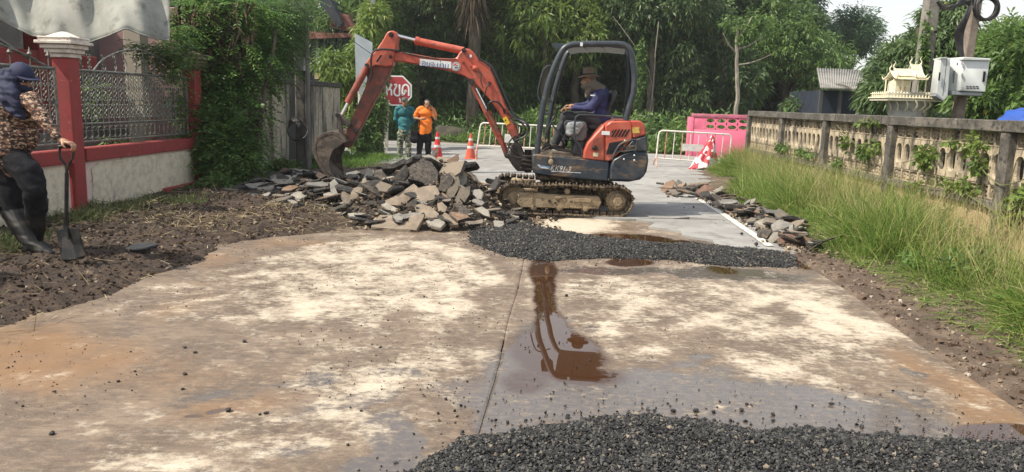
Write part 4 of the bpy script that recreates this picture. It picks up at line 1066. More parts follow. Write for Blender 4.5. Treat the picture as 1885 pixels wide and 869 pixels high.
# sticker plate with the owner's name and the round emblem
pl = [T3(617, 226, BY - .003), T3(785, 243, BY - .003), T3(783, 278, BY - .003), T3(616, 262, BY - .003)]
b = MB(); b.prism(pl, (0, -.004, 0)); stk = b.build('name_sticker', M_STICK, boom, smooth=False)
lettering('อบจ.น่าน', .1, T3(630, 245, BY - .009), T3(770, 262, BY - .009), mat('faded_blue_print', (.06, .11, .30), rough=.6), 'lettering', stk, shear=.0, bold=0, squash=1.1)
c = T3(810, 268, BY - .003)
b = MB(); b.lathe([(.062, 0), (.062, .004)], c, 28, axis=(0, -1, 0)); em = b.build('round_emblem', M_STICK, boom)
b = MB(); b.tube([c + Vector((.052 * math.cos(a), -.006, .052 * math.sin(a))) for a in np.linspace(0, 2 * PI, 28, endpoint=False)], .003, 5, closed=True); b.build('emblem_ring', mat('emblem_dark', (.03, .04, .035), rough=.6), em)
b = MB(); b.tube(smooth_path([c + Vector(q) for q in ((-.03, -.006, .012), (-.012, -.006, .03), (.006, -.006, .018), (.026, -.006, .022))]), .007, 6); b.build('emblem_mark', mat('emblem_red', (.45, .04, .03), rough=.6), em)
b = MB(); b.tube(smooth_path([c + Vector(q) for q in ((-.02, -.006, -.03), (-.012, -.006, -.008), (.004, -.006, -.022), (.018, -.006, -.006), (.026, -.006, -.028))]), .0045, 6); b.build('emblem_mark', mat('emblem_dark', (.03, .04, .035), rough=.6), em)
sticker('warning_label', [(1058, 545), (1078, 533), (1098, 570), (1078, 583)], BY - .002, mat('yellow_label', (.75, .5, .02), rough=.5), boom, T=T3)
b = MB(); b.prism([T3(1071, 548, BY - .007), T3(1079, 556, BY - .007), T3(1069, 560, BY - .007)], (0, -.001, 0)); b.build('warning_mark', M_SLOT, boom, smooth=False)
# arm cylinder on the back of the boom
b = MB(); b.cyl(T3(600, 132, BY + .1), T3(850, 184, BY + .1), .052, 16); b.lathe([(.058, 0), (.06, .05), (.03, .06)], T3(612, 134, BY + .1), 16, axis=T3(600, 132, BY + .1) - T3(850, 184, BY + .1)); cy = b.build('arm_cylinder', M_RED, EX)
b = MB(); b.cyl(T3(472, 98, BY + .1), T3(600, 130, BY + .1), .024, 12); b.build('cylinder_rod', M_CHR, cy)
# boom cylinder
b = MB(); b.prism([T3(a, c, BY + .04) for a, c in ((888, 372), (912, 368), (1090, 715), (1092, 740), (1070, 735), (1020, 640), (960, 520))], (0, .14, 0)); cg = b.build('cylinder_guard', M_RED, EX, bevel=.01)
b = MB(); b.cyl(T3(916, 385, BY + .02), T3(985, 520, BY + .02), .02, 12); b.build('cylinder_rod', M_CHR, cg)
b = MB(); b.cyl(T3(978, 506, BY + .02), T3(1040, 632, BY + .02), .042, 14); b.cyl(T3(1040, 632, BY + .02), T3(1080, 742, BY + .02), .034, 14); b.build('cylinder_barrel', M_RED2, cg)
pin(1084, 742, BY - .02, .045, .24, parent=cg)
# dipper arm
arm = plate('dipper_arm', [(424, 118), (440, 88), (455, 78), (478, 76), (494, 90), (496, 108), (487, 180), (482, 230), (470, 262), (448, 315), (400, 405), (340, 520), (278, 640), (244, 700), (218, 702), (204, 676), (212, 630), (240, 575), (290, 460), (325, 380), (337, 330), (322, 290), (322, 262), (345, 222), (375, 190), (400, 155)], BY - .01 + .02, .18, mat('grimy_arm_paint', (.17, .042, .028), (.075, .035, .026), .6, scale=5, c3=(.26, .06, .04), s3=9, lo3=.55, hi3=.68, bump=.2), T=T3, bevel=.014)
arm2 = plate('arm_cheek', [(424, 118), (440, 88), (455, 78), (478, 76), (494, 90), (496, 108), (487, 190), (470, 262), (440, 270), (380, 262), (330, 285), (320, 262), (345, 222), (375, 190), (400, 155)], BY - .035, .27, M_RED, T=T3, bevel=.014)
pin(463, 98, BY - .06, .034, .32, parent=arm); pin(333, 262, BY - .05, .03, .30, parent=arm)
b = MB(); b.prism([T3(a, c, BY - .036) for a, c in ((383, 240), (408, 206), (416, 208), (390, 246))], (0, -.003, 0)); b.build('arm_slot', M_SLOT, arm, smooth=False)
b = MB(); b.cyl(T3(334, 268, BY - .02), T3(325, 290, BY - .02), .04, 12); b.cyl(T3(325, 290, BY - .02), T3(232, 462, BY - .02), .050, 16); bc = b.build('bucket_cylinder', M_RED2, arm)
b = MB(); b.cyl(T3(232, 462, BY - .02), T3(194, 532, BY - .02), .022, 10); b.build('cylinder_rod', M_CHR, bc)
for dy in (-.05, .16):
    plate('bucket_link', [(162, 528), (170, 516), (186, 514), (215, 540), (248, 570), (250, 586), (238, 594), (205, 575), (172, 545)], BY + dy, .045, M_BUCK, T=T3, bevel=.006, parent=arm)
    plate('bucket_link', [(168, 520), (185, 520), (205, 600), (208, 655), (188, 655), (182, 600)], BY + dy - .02, .04, M_BUCK, T=T3, bevel=.006, parent=arm)
pin(174, 526, BY - .08, .026, .34, parent=arm); pin(240, 582, BY - .06, .026, .32, parent=arm)
pin(275, 610, BY - .03, .04, .24, M_DARKM, parent=arm)
Z2 = lambda a, b: (300 + a / 2.1725, 0 + b / 2.1725)
def T2(a, b, Y): return P(*Z2(a, b), Y)
# bucket: curved shell + two cheeks + teeth; hollow
YB0, YB1 = BY - .14, BY + .36
outer = [(735, 566), (722, 545), (700, 530), (672, 524), (640, 532), (612, 546), (600, 570), (598, 600), (606, 632), (622, 664), (640, 690), (664, 714)]
innr = [(672, 708), (650, 684), (634, 658), (618, 630), (611, 602), (612, 574), (622, 556), (645, 544), (672, 537), (694, 543), (712, 556), (722, 572)]
b = MB(); b.prism([T2(a, c, YB0) for a, c in outer + innr], (.08, YB1 - YB0, .02)); bk = b.build('bucket', M_BUCK, EX, bevel=.004)
side_p = [(612, 574), (622, 556), (645, 544), (672, 537), (694, 543), (726, 562), (712, 580), (680, 600), (664, 640), (668, 680), (676, 706), (650, 684), (634, 658), (618, 630), (611, 602)]
for dx_, yy in ((0, .006), (.076, YB1 - YB0 - .026)):
    b = MB(); b.prism([T2(a, c, YB0) + Vector((dx_, yy, dx_ * .2)) for a, c in side_p], (0, .02, 0)); b.build('bucket_cheek', M_BUCK, bk, bevel=.003)
plate('bucket_ear', [(640, 540), (690, 520), (722, 545), (738, 566), (728, 580), (700, 575), (660, 556)], BY - .03, .03, M_BUCK, T=T2, bevel=.004, parent=bk)
plate('bucket_ear', [(640, 540), (690, 520), (722, 545), (738, 566), (728, 580), (700, 575), (660, 556)], BY + .20, .03, M_BUCK, T=T2, bevel=.004, parent=bk)
pin(722, 565, BY - .06, .03, .36, T=T2, parent=bk)
for k in range(4):
    yy = .02 + k * .135
    b = MB(); b.prism([T2(a, c, YB0) + Vector((yy * .16, yy, yy * .04)) for a, c in ((650, 690), (674, 704), (694, 732), (688, 738), (660, 716), (646, 702))], (.02, .06, 0)); b.build('bucket_tooth', M_BUCK, bk, bevel=.006)
# hoses
def hose(pts, r=.013, T=T3, parent=None):
    b = MB(); b.tube(smooth_path([T(a, c, y) for a, c, y in pts], 6), r, 8); return b.build('hose', M_HOSE, parent or boom)
F_ = BY - .035
hose([(500, 186, F_), (460, 178, F_ - .02), (410, 176, F_ - .03), (375, 185, F_ - .04), (358, 215, F_ - .05), (357, 260, F_ - .04), (360, 310, F_ - .03), (345, 350, F_ - .02)], .014)
hose([(500, 183, F_ + .1), (560, 200, F_ + .02), (620, 214, F_), (720, 230, F_)], .010)
hose([(930, 225, BY + .05), (985, 262, BY + .05), (1012, 300, BY + .05), (1050, 385, BY + .05), (1090, 475, BY + .05), (1125, 540, BY + .02), (1170, 560, BY), (1196, 585, BY), (1190, 620, BY), (1155, 640, BY)], .013)
hose([(960, 236, BY + .1), (1005, 275, BY + .1), (1040, 350, BY + .1), (1075, 430, BY + .1), (1110, 510, BY + .06), (1150, 545, BY + .04), (1188, 570, BY + .03), (1200, 600, BY + .03), (1180, 632, BY + .02), (1150, 632, BY)], .013)
hose([(1100, 520, BY - .02), (1130, 550, BY - .05), (1165, 575, BY - .06), (1180, 600, BY - .06), (1170, 628, BY - .05), (1145, 632, BY - .03)], .012)
hose([(1095, 545, BY - .03), (1120, 570, BY - .08), (1150, 585, BY - .09), (1158, 610, BY - .08), (1140, 640, BY - .05)], .012)
hose([(920, 290, F_), (945, 310, F_ - .02), (942, 345, F_ - .02), (955, 385, F_ - .02)], .007)
hose([(990, 357, F_), (975, 375, F_ - .02), (965, 410, F_ - .02), (955, 430, F_ - .02)], .009)
hose([(978, 505, F_), (980, 475, F_ - .05), (1000, 455, F_ - .07), (1035, 460, F_ - .06), (1060, 490, F_ - .04), (1070, 520, F_ - .02)], .013)
hose([(1110, 650, F_), (1090, 680, F_ - .06), (1105, 710, F_ - .07), (1150, 740, F_ - .05)], .012)
hose([(188, 500, 11.2), (182, 520, 11.2), (195, 545, 11.15), (225, 555, 11.15), (262, 560, 11.15)], .012, T=T4)
hose([(215, 480, 11.3), (240, 470, 11.25), (262, 455, 11.25), (272, 430, 11.25), (262, 405, 11.25), (235, 392, 11.3), (212, 388, 11.3)], .012, T=T4)
for a, c, r in ((1070, 500, .02), (1085, 520, .016), (500, 186, .016), (360, 300, .012)):
    b = MB(); b.cyl(T3(a, c, F_ - .02), T3(a, c, F_ + .05), r, 8); b.build('hose_fitting', M_DARKM, boom)
# ---- operator on the seat
def operator():
    q = lambda a, c, dy=0: T4(a, c, 11.5 + dy)
    root = thing('person', 'excavator operator in a brown felt hat, face cloth and navy shirt working the levers', 'person', q(570, 425))
    hc = q(540, 213); hp, o, R = head_prims(hc, (-1, -.12, -.15), 1.05)
    sn, en, wn_ = q(592, 272, -.18), q(548, 335, -.24), q(462, 337, -.22)
    sf, ef, wf = q(580, 268, .18), q(535, 325, .2), q(470, 325, .1)
    hn, kn, an = q(580, 392, -.1), q(438, 372, -.14), q(392, 488, -.12)
    hf, kf, af = q(580, 392, .1), q(450, 378, .16), q(430, 490, .14)
    body = hp + [('e', q(590, 300), (.09, .12, .15)), ('e', q(590, 360), (.08, .10, .12)), ('c', sn, en, .045, .038), ('c', en, wn_, .036, .026), ('c', sf, ef, .045, .038), ('c', ef, wf, .036, .026),
                 ('c', hn, kn, .07, .05), ('c', hf, kf, .07, .05), ('c', kn, an, .046, .035), ('c', kf, af, .046, .035), ('c', q(560, 245), q(575, 265), .055, .07)]
    body += hand_prims(wn_, (-1, .0, 0), (-.1, .1, -1), (0, 1, .2), 1.1, 1.1) + hand_prims(wf, (-1, 0, 0), (-.1, 0, -1), (0, -1, .2), 1.05, 1.1)
    union('body', body, M_SKIN, root, .008, 3); eyes(o, R, root)
    ns = mat('navy_shirt', (.022, .024, .085), (.034, .038, .115), .8, scale=8, bump=.2)
    union('shirt', [('c', q(590, 300), q(592, 350), .12, .13), ('e', q(590, 288), (.15, .20, .15)), ('e', q(592, 330), (.15, .19, .2)), ('c', q(592, 350, -.05), q(592, 385, -.05), .14, .15), ('c', q(592, 350, .05), q(592, 385, .05), .14, .15), ('c', sn, q(570, 305, -.23), .082, .07), ('c', q(570, 305, -.23), en, .07, .06), ('c', en, q(472, 338, -.22), .058, .04), ('c', sf, ef, .08, .06), ('c', ef, q(480, 326, .11), .056, .04)], ns, root, .010, 4, .018, 9)
    b = MB(); b.box(q(557, 279, -.275), (.06, .008, .018)); b.build('shoulder_print', M_STICK, root)
    union('trousers', [('c', hn, q(500, 380, -.13), .11, .09), ('c', q(500, 380, -.13), kn, .09, .08), ('c', kn, q(415, 430, -.14), .078, .072), ('c', q(415, 430, -.14), an, .072, .062), ('c', hf, kf, .11, .08), ('c', kf, af, .078, .062), ('e', q(585, 395), (.14, .18, .09))], mat('dark_grey_trousers', (.035, .035, .04), (.055, .055, .06), .85, scale=9), root, .010, 3, .016, 9)
    for a in (an, af):
        union('boot', [('c', a, a + Vector((-.04, 0, -.05)), .05, .05), ('c', a + Vector((-.02, 0, -.055)), a + Vector((-.15, 0, -.06)), .045, .037)], mat('dusty_boot', (.12, .10, .08), (.05, .045, .04), .8, scale=12), root, .010, 2)
    hm = mat('brown_felt', (.15, .115, .08), (.19, .15, .11), .9, scale=12)
    b = MB(); b.lathe([(.145, -.012), (.172, -.02), (.175, -.014), (.12, .002), (.098, .008), (.095, .05), (.088, .095), (.07, .118), (.03, .122)], o(0, -.01, .065), 28, axis=(-.08, .0, 1), squash=(1.05, .95)); b.build('hat', hm, root)
    b = MB(); b.lathe([(.0985, .012), (.0985, .032)], o(0, -.01, .065), 28, axis=(-.08, 0, 1), squash=(1.05, .95)); b.build('hat_band', M_HAIR, root)
    union('face_cloth', [('e', o(0, .035, -.07), (.085, .085, .06), R), ('e', o(0, -.02, -.03), (.095, .095, .08), R), ('c', q(548, 235), q(590, 252, -.05), .09, .075), ('c', q(548, 240), q(530, 285, -.06), .075, .03), ('c', q(560, 235), q(595, 250, .05), .08, .07)], mat('brown_face_cloth', (.13, .105, .085), (.17, .14, .11), .9, scale=10), root, .010, 4, .012, 14)
operator()
# ================================================================== broken asphalt
def chunk_mesh(seed, elong=1.0, th=.14, m=None):
    rr = random.Random(seed)
    n = rr.randint(5, 8); b = bmesh.new()
    angs = sorted((i + rr.uniform(-.32, .32)) * 2 * PI / n for i in range(n))
    rad = [rr.uniform(.38, .60) for _ in angs]
    sl_ = rr.uniform(-.05, .05)
    top = [b.verts.new((r * math.cos(a) * elong * .95, r * math.sin(a) / elong * .95, th / 2 + sl_ * math.cos(a) + rr.uniform(-.012, .012))) for a, r in zip(angs, rad)]
    mid = [b.verts.new((r * 1.06 * math.cos(a) * elong, r * 1.06 * math.sin(a) / elong, rr.uniform(-.2, .25) * th)) for a, r in zip(angs, rad)]
    bot = [b.verts.new((r * .90 * math.cos(a) * elong, r * .90 * math.sin(a) / elong, -th / 2 + rr.uniform(-.03, .03))) for a, r in zip(angs, rad)]
    c = b.verts.new((0, 0, th / 2 + rr.uniform(-.02, .03)))
    for i in range(n):
        j = (i + 1) % n
        b.faces.new((top[i], top[j], c)); b.faces.new((mid[i], mid[j], top[j], top[i])); b.faces.new((bot[i], bot[j], mid[j], mid[i]))
    b.faces.new(bot[::-1])
    bmesh.ops.triangulate(b, faces=b.faces)
    bmesh.ops.recalc_face_normals(b, faces=b.faces)
    me = bpy.data.meshes.new('asphalt_chunk'); b.to_mesh(me); b.free(); me.materials.append(m); return me
def chunk_mat(name, face, dust, core):
    m, nt, b = new_mat(name)
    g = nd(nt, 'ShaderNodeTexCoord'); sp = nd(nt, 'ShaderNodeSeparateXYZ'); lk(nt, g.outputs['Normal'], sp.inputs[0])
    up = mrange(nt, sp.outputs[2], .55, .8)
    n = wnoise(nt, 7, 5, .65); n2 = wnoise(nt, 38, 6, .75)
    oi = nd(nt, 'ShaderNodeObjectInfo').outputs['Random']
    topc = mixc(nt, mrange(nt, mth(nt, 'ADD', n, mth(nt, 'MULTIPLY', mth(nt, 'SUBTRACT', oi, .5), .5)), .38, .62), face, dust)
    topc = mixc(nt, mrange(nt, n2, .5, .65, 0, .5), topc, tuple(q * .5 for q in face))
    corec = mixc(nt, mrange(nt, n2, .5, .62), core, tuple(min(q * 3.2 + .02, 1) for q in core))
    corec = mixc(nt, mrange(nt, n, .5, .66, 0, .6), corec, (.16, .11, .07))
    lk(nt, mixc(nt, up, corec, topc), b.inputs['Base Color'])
    b.inputs['Roughness'].default_value = .85
    bn = nd(nt, 'ShaderNodeBump'); bn.inputs['Strength'].default_value = 1.0; bn.inputs['Distance'].default_value = .02
    lk(nt, n2, bn.inputs['Height']); lk(nt, bn.outputs[0], b.inputs['Normal'])
    return m
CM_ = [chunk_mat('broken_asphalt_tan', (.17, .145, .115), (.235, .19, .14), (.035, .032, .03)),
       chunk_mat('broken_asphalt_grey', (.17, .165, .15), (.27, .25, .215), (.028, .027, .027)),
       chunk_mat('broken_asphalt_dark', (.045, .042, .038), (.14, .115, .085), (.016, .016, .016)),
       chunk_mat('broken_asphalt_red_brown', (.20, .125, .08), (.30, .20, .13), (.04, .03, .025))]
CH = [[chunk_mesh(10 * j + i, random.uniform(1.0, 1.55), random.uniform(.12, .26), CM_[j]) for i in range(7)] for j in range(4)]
# heap height function (metres) from summits
PEAKS = [(-1.05, 11.15, .70, .75, .95), (-.55, 10.75, .42, .55, .8), (-1.6, 10.9, .46, .8, .9), (-2.5, 11.6, .36, 1.0, 1.1), (-3.4, 12.6, .26, 1.0, 1.2), (-1.0, 10.1, .26, .9, .7), (-2.2, 12.9, .30, 1.2, 1.3), (-.1, 11.6, .30, .5, .8), (-3.2, 14.5, .16, 1.0, 1.4)]
def heapz(X, Y):
    z = np.zeros_like(X)
    for a, b_, h, rx, ry in PEAKS:
        d = np.sqrt(((X - a) / rx) ** 2 + ((Y - b_) / ry) ** 2)
        z = np.maximum(z, h * np.clip(1.25 - d, 0, 1) ** .9)
    return z
v, f = grid(np.linspace(-5.2, 1.0, 150), np.linspace(9.0, 16.5, 150), lambda X, Y: heapz(X, Y) * .86 - .03 + (heapz(X, Y) > 0) * .10 * (fbm(X * 4, Y * 4, 4, 41) - .5))
o = np_obj('rubble_mound', v, f, mat('rubble_soil', (.05, .037, .028), (.12, .085, .055), .95, scale=9, c3=(.018, .016, .015), s3=20, lo3=.48, hi3=.6, bump=1, bscale=50), smooth=False)
tag(o, 'dark loose soil and asphalt crumbs under the heap of broken road slabs', 'rubble', kind='stuff')
# the big recognisable pieces, each traced at its own distance and given its thickness
HEROES = []
def hero(pts, Y, dep, m, label, lean=(0, 0), name='asphalt_chunk'):
    """outline of the face seen in the photograph on a plane leaning back; dep = thickness behind it"""
    ys = [p[1] for p in pts]; y0, y1 = min(ys), max(ys)
    if name == 'asphalt_chunk' and Y < 16 and pts[0][0] < 1000:
        cxp = sum(p[0] for p in pts) / len(pts)
        for _ in range(14):
            t_ = P(cxp, y1, Y); m_ = P(cxp, (y0 + y1) / 2, Y + lean[0] * .5)
            if t_.z > float(heapz(np.array([t_.x]), np.array([t_.y]))[0]) * .9 + .015 and m_.z > float(heapz(np.array([m_.x]), np.array([m_.y]))[0]) * .95 + .03: break
            Y -= .06
        HEROES.append((pts, Y))
    q = []
    for a, b_ in pts:
        t = (y1 - b_) / max(y1 - y0, 1)
        q.append(P(a, b_, Y + lean[0] * t + lean[1] * (a - pts[0][0]) / 100))
    n = (q[1] - q[0]).cross(q[2] - q[0]).normalized()
    if n.y < 0: n = -n
    n = n if abs(n.z) < .9 or n.z < 0 else -n
    b = bmesh.new()
    c = sum(q, Vector()) / len(q); rr2 = random.Random(int(pts[0][0] * 7))
    dense = []
    for i in range(len(q)):
        a, d = q[i], q[(i + 1) % len(q)]
        dense += [a, a.lerp(d, .5) + (a.lerp(d, .5) - c) * rr2.uniform(-.05, .06)]
    V0 = [b.verts.new(p - c) for p in dense]
    V1 = [b.verts.new(p - c + (p - c) * rr2.uniform(.0, .07) + n * dep * .5 + Vector((rr2.uniform(-.01, .01), 0, rr2.uniform(-.01, .01)))) for p in dense]
    V2 = [b.verts.new((p - c) * .93 + n * dep) for p in dense]
    cc = b.verts.new(-n * dep * .08)
    k = len(dense)
    for i in range(k):
        j = (i + 1) % k
        b.faces.new((V0[i], V0[j], cc)); b.faces.new((V0[i], V1[i], V1[j], V0[j])); b.faces.new((V1[i], V2[i], V2[j], V1[j]))
    b.faces.new(V2)
    bmesh.ops.triangulate(b, faces=b.faces); bmesh.ops.recalc_face_normals(b, faces=b.faces)
    me = bpy.data.meshes.new(name); b.to_mesh(me); b.free(); me.materials.append(m)
    o = bpy.data.objects.new(name, me); place(o, None, c); tag(o, label, 'asphalt chunk')
    return o
M_HT = mat('slab_face_tan', (.20, .16, .12), (.28, .225, .165), .9, scale=9, c3=(.22, .165, .11), s3=28, bump=.7, bscale=60)
M_HG = mat('slab_face_grey', (.25, .23, .19), (.33, .305, .255), .9, scale=9, c3=(.16, .14, .11), s3=28, bump=.7, bscale=60)
M_HD = mat('slab_face_dark', (.085, .072, .06), (.15, .125, .10), .9, scale=12, c3=(.03, .027, .025), s3=35, lo3=.48, hi3=.62, bump=1.0, bscale=50)
M_HB = mat('slab_face_black', (.016, .015, .015), (.06, .05, .042), .8, scale=18, c3=(.10, .08, .06), s3=45, lo3=.56, hi3=.66, bump=1.0, bscale=45)
ZR = lambda a, b_: (380 + a / 3.25, 270 + b_ / 3.25)
def H(pts, Y, dep, m, label, lean=(.25, 0)): return hero([ZR(a, b_) for a, b_ in pts], Y, dep, m, label, lean)
H([(985, 480), (1005, 440), (1040, 408), (1130, 412), (1215, 418), (1222, 440), (1218, 495), (1100, 490)], 9.45, .07, M_HT, 'largest flat tan slab at the front foot of the heap', (.42, 0))
H([(1212, 430), (1235, 408), (1303, 402), (1300, 420), (1255, 500), (1215, 495)], 9.5, .08, M_HT, 'brown wedge-shaped slab leaning beside the largest flat front slab', (.22, 0))
H([(1252, 352), (1290, 340), (1345, 362), (1390, 400), (1385, 425), (1330, 428), (1262, 385)], 9.95, .08, M_HT, 'tan five-sided slab resting low on the right front of the heap', (.22, 0))
H([(1070, 320), (1120, 300), (1240, 222), (1268, 248), (1266, 275), (1200, 330), (1140, 352), (1080, 345)], 10.2, .10, M_HT, 'long tan slab tilted up to the right in the middle of the heap', (.35, .1))
H([(1210, 130), (1225, 110), (1290, 72), (1345, 90), (1385, 150), (1382, 215), (1320, 235), (1255, 205), (1215, 185)], 10.65, .22, M_HD, 'large rounded dark grey block standing on top of the heap', (.22, .05))
H([(1245, 250), (1300, 238), (1370, 232), (1395, 280), (1360, 315), (1300, 335), (1235, 330), (1262, 290)], 10.25, .12, M_HT, 'broad brown slab below the large dark block of the heap', (.32, 0))
H([(860, 288), (880, 248), (905, 240), (935, 248), (930, 272), (898, 310), (862, 316)], 10.5, .08, M_HT, 'small light tan slab standing upright at the heap\'s left middle', (.12, 0))
H([(1395, 235), (1400, 180), (1455, 155), (1475, 190), (1470, 260), (1420, 270), (1380, 255)], 10.8, .14, M_HD, 'dark crumbly block at the right shoulder of the heap', (.12, 0))
H([(1455, 155), (1470, 152), (1528, 235), (1522, 252), (1508, 244), (1460, 180)], 10.6, .22, M_HT, 'narrow tan slab seen edge-on leaning right of the crumbly block', (.1, 0))
H([(1478, 160), (1540, 152), (1562, 190), (1540, 235), (1525, 232), (1490, 185)], 10.9, .08, M_HG, 'pale grey slab standing at the right end of the heap top', (.1, 0))
H([(1345, 85), (1390, 60), (1440, 62), (1490, 100), (1530, 130), (1450, 128), (1385, 108)], 11.6, .07, M_HT, 'broad thin tan slab lying back behind the heap summit', (.6, 0))
H([(1180, 88), (1240, 55), (1285, 42), (1280, 60), (1215, 95), (1195, 105)], 11.1, .10, M_HB, 'black slab edge sticking up at the very top of the heap', (.12, 0))
H([(1045, 118), (1120, 100), (1180, 70), (1200, 80), (1190, 98), (1120, 128), (1060, 132)], 11.2, .14, M_HB, 'long black slab lying across the top left of the heap', (.12, 0))
H([(1120, 190), (1165, 130), (1195, 105), (1210, 140), (1205, 175), (1170, 215), (1130, 222)], 10.8, .16, M_HB, 'black jagged block left of the large dark block', (.12, 0))
H([(930, 205), (960, 135), (998, 138), (1003, 160), (975, 200), (945, 210)], 11.3, .07, M_HG, 'pale upright slab near the bucket teeth', (.12, 0))
H([(1000, 200), (1010, 140), (1080, 130), (1140, 140), (1110, 180), (1050, 200)], 11.2, .07, M_HD, 'grey-brown slab between the bucket and the black slabs', (.2, 0))
H([(900, 235), (960, 210), (1010, 196), (1065, 205), (1070, 235), (1000, 250), (920, 248)], 10.9, .10, M_HB, 'black tar-rich slab under the bucket teeth side', (.1, 0))
H([(505, 285), (545, 268), (600, 272), (605, 290), (560, 312), (505, 305)], 11.0, .05, M_HG, 'pale grey triangular slab lying flat on the left of the heap', (.3, 0))
H([(270, 222), (330, 212), (410, 228), (380, 258), (310, 255)], 12.4, .05, M_HG, 'grey slab at the far left end of the heap', (.4, 0))
H([(385, 200), (410, 172), (500, 170), (525, 195), (505, 225), (430, 222)], 13.0, .06, M_HG, 'wide grey slab leaning near the foot of the utility pole', (.35, 0))
H([(510, 148), (550, 145), (610, 180), (600, 195), (555, 190)], 14.0, .06, M_HG, 'light slab tilted against the base of the utility pole', (.4, 0))
H([(435, 150), (455, 125), (500, 132), (512, 158), (490, 170), (445, 168)], 14.4, .08, mat('slab_face_brown', (.16, .09, .065), (.24, .15, .11), .9, scale=9, bump=.6), 'brown slab behind the left of the heap near the pole', (.2, 0))
H([(845, 400), (900, 392), (948, 400), (905, 425), (860, 418)], 9.75, .04, M_HG, 'thin pale slab fragment at the front left foot of the heap', (.25, 0))
H([(690, 378), (760, 374), (840, 380), (800, 398), (720, 402), (690, 394)], 10.0, .04, M_HT, 'flat pale slab in front of the heap centre', (.3, 0))
H([(1310, 442), (1400, 430), (1428, 455), (1400, 485), (1340, 470)], 9.5, .05, M_HG, 'grey slab lying flat at the right front foot of the heap', (.25, 0))
H([(1410, 410), (1430, 395), (1500, 440), (1505, 465), (1460, 470)], 9.6, .08, M_HT, 'brown slab tilted at the right foot beside the excavator track', (.15, 0))
H([(1605, 372), (1650, 358), (1690, 385), (1695, 420), (1660, 410)], 9.9, .04, M_HG, 'thin pale slab leaning next to the left end of the track', (.12, 0))
H([(1045, 345), (1075, 335), (1150, 375), (1130, 390), (1080, 375)], 9.9, .05, M_HG, 'grey pointed slab under the long tan slab', (.15, 0))
H([(1480, 340), (1520, 335), (1580, 385), (1570, 415), (1530, 405)], 9.9, .08, M_HD, 'brown-grey slab leaning near the blade', (.15, 0))
H([(1380, 340), (1410, 330), (1440, 360), (1430, 390), (1390, 385)], 10.0, .07, M_HT, 'small square tan slab in the right front of the heap', (.15, 0))
H([(700, 283), (735, 270), (775, 275), (760, 292), (710, 292)], 10.9, .04, M_HG, 'small pale blue-grey slab lying on black slabs left of the middle', (.3, 0))
GR = 'broken asphalt slabs in the main heap'
LAB = ['tan weathered slab of broken asphalt lying in the main heap', 'grey weathered slab of broken asphalt lying in the main heap', 'black freshly broken slab of asphalt lying in the main heap', 'red-brown soil-stained slab of asphalt lying in the main heap']
rr = random.Random(5)
def lab_of(j, s, x, y, h):
    return '%s %s asphalt piece %s of the main heap, %s' % ('large' if s > .31 else 'medium' if s > .25 else 'small', ('tan', 'grey', 'black', 'red-brown')[j],
        'at the far left end' if x < -3.6 else 'in the left part' if x < -2.3 else 'in the middle' if x < -1.0 else 'in the right part', 'near the top' if h > .42 else 'at the front foot' if y < 10.1 else 'at the back' if y > 12.2 else 'halfway up')
SMALL = []; big = 0
placed = 0; tries = 0
heap_pts = []
while placed < 420 and tries < 14000:
    tries += 1
    x = rr.uniform(-4.7, .3); y = rr.uniform(9.4, 14.6)
    h = float(heapz(np.array([x]), np.array([y]))[0])
    edge = h < .02
    left = x < -2.6
    if edge and rr.random() > (.10 if not left else .25): continue
    if edge and (y < 9.7 or (x > -.1)): continue
    if h < .15 and rr.random() < .35: continue
    s = rr.uniform(.10, .20) if rr.random() < .48 else rr.uniform(.216, .29) if rr.random() < .75 else rr.uniform(.29, .42)
    if edge: s *= .75
    pu, pv = project([[x, y, h + s * .2]])
    if any(inpoly(pu, pv, hp_)[0] and y < hy_ + .15 for hp_, hy_ in HEROES): continue
    if any(abs(x - a) < .5 * (s + c) * .52 and abs(y - b_) < .5 * (s + c) * .52 for a, b_, c in heap_pts): continue
    heap_pts.append((x, y, s))
    j = rr.choices([0, 1, 2, 3], [3, 4, 5, 1] if not left else [1, 5, 4, 1])[0]
    steep = .42 if h > .2 else .14
    gx = float(heapz(np.array([x + .1]), np.array([y]))[0]) - h; gy = float(heapz(np.array([x]), np.array([y + .1]))[0]) - h
    rot = (math.atan(gy / .1) * .6 + rr.gauss(0, steep), -math.atan(gx / .1) * .6 + rr.gauss(0, steep), rr.uniform(0, 6.28))
    loc_ = (x, y, h * .98 + s * .10 + .025); sc_ = (s, s, s * rr.uniform(.45, .9)); me_ = rr.choice(CH[j])
    if s > .215 and big < 190:
        o = inst('asphalt_chunk', me_, None, loc_, rot, sc_)
        tag(o, lab_of(j, s, x, y, h), 'asphalt chunk', GR); big += 1
    else: SMALL.append((me_, loc_, rot, sc_, j))
    placed += 1
b = MB(); b.cyl(G(408, 369, .07), G(450, 373, .07), .03, 10); tag(b.build('pipe_piece', M_HG), 'short pale grey pipe lying by the shrub left of the heap', 'pipe')
p = G(262, 458, .1)
o = inst('asphalt_chunk', CH[1][2], None, (p.x, p.y, .12), (.2, -.1, .3), (.24, .2, .16)); tag(o, 'single pale slab lying alone on the dark soil by the worker', 'asphalt slab')
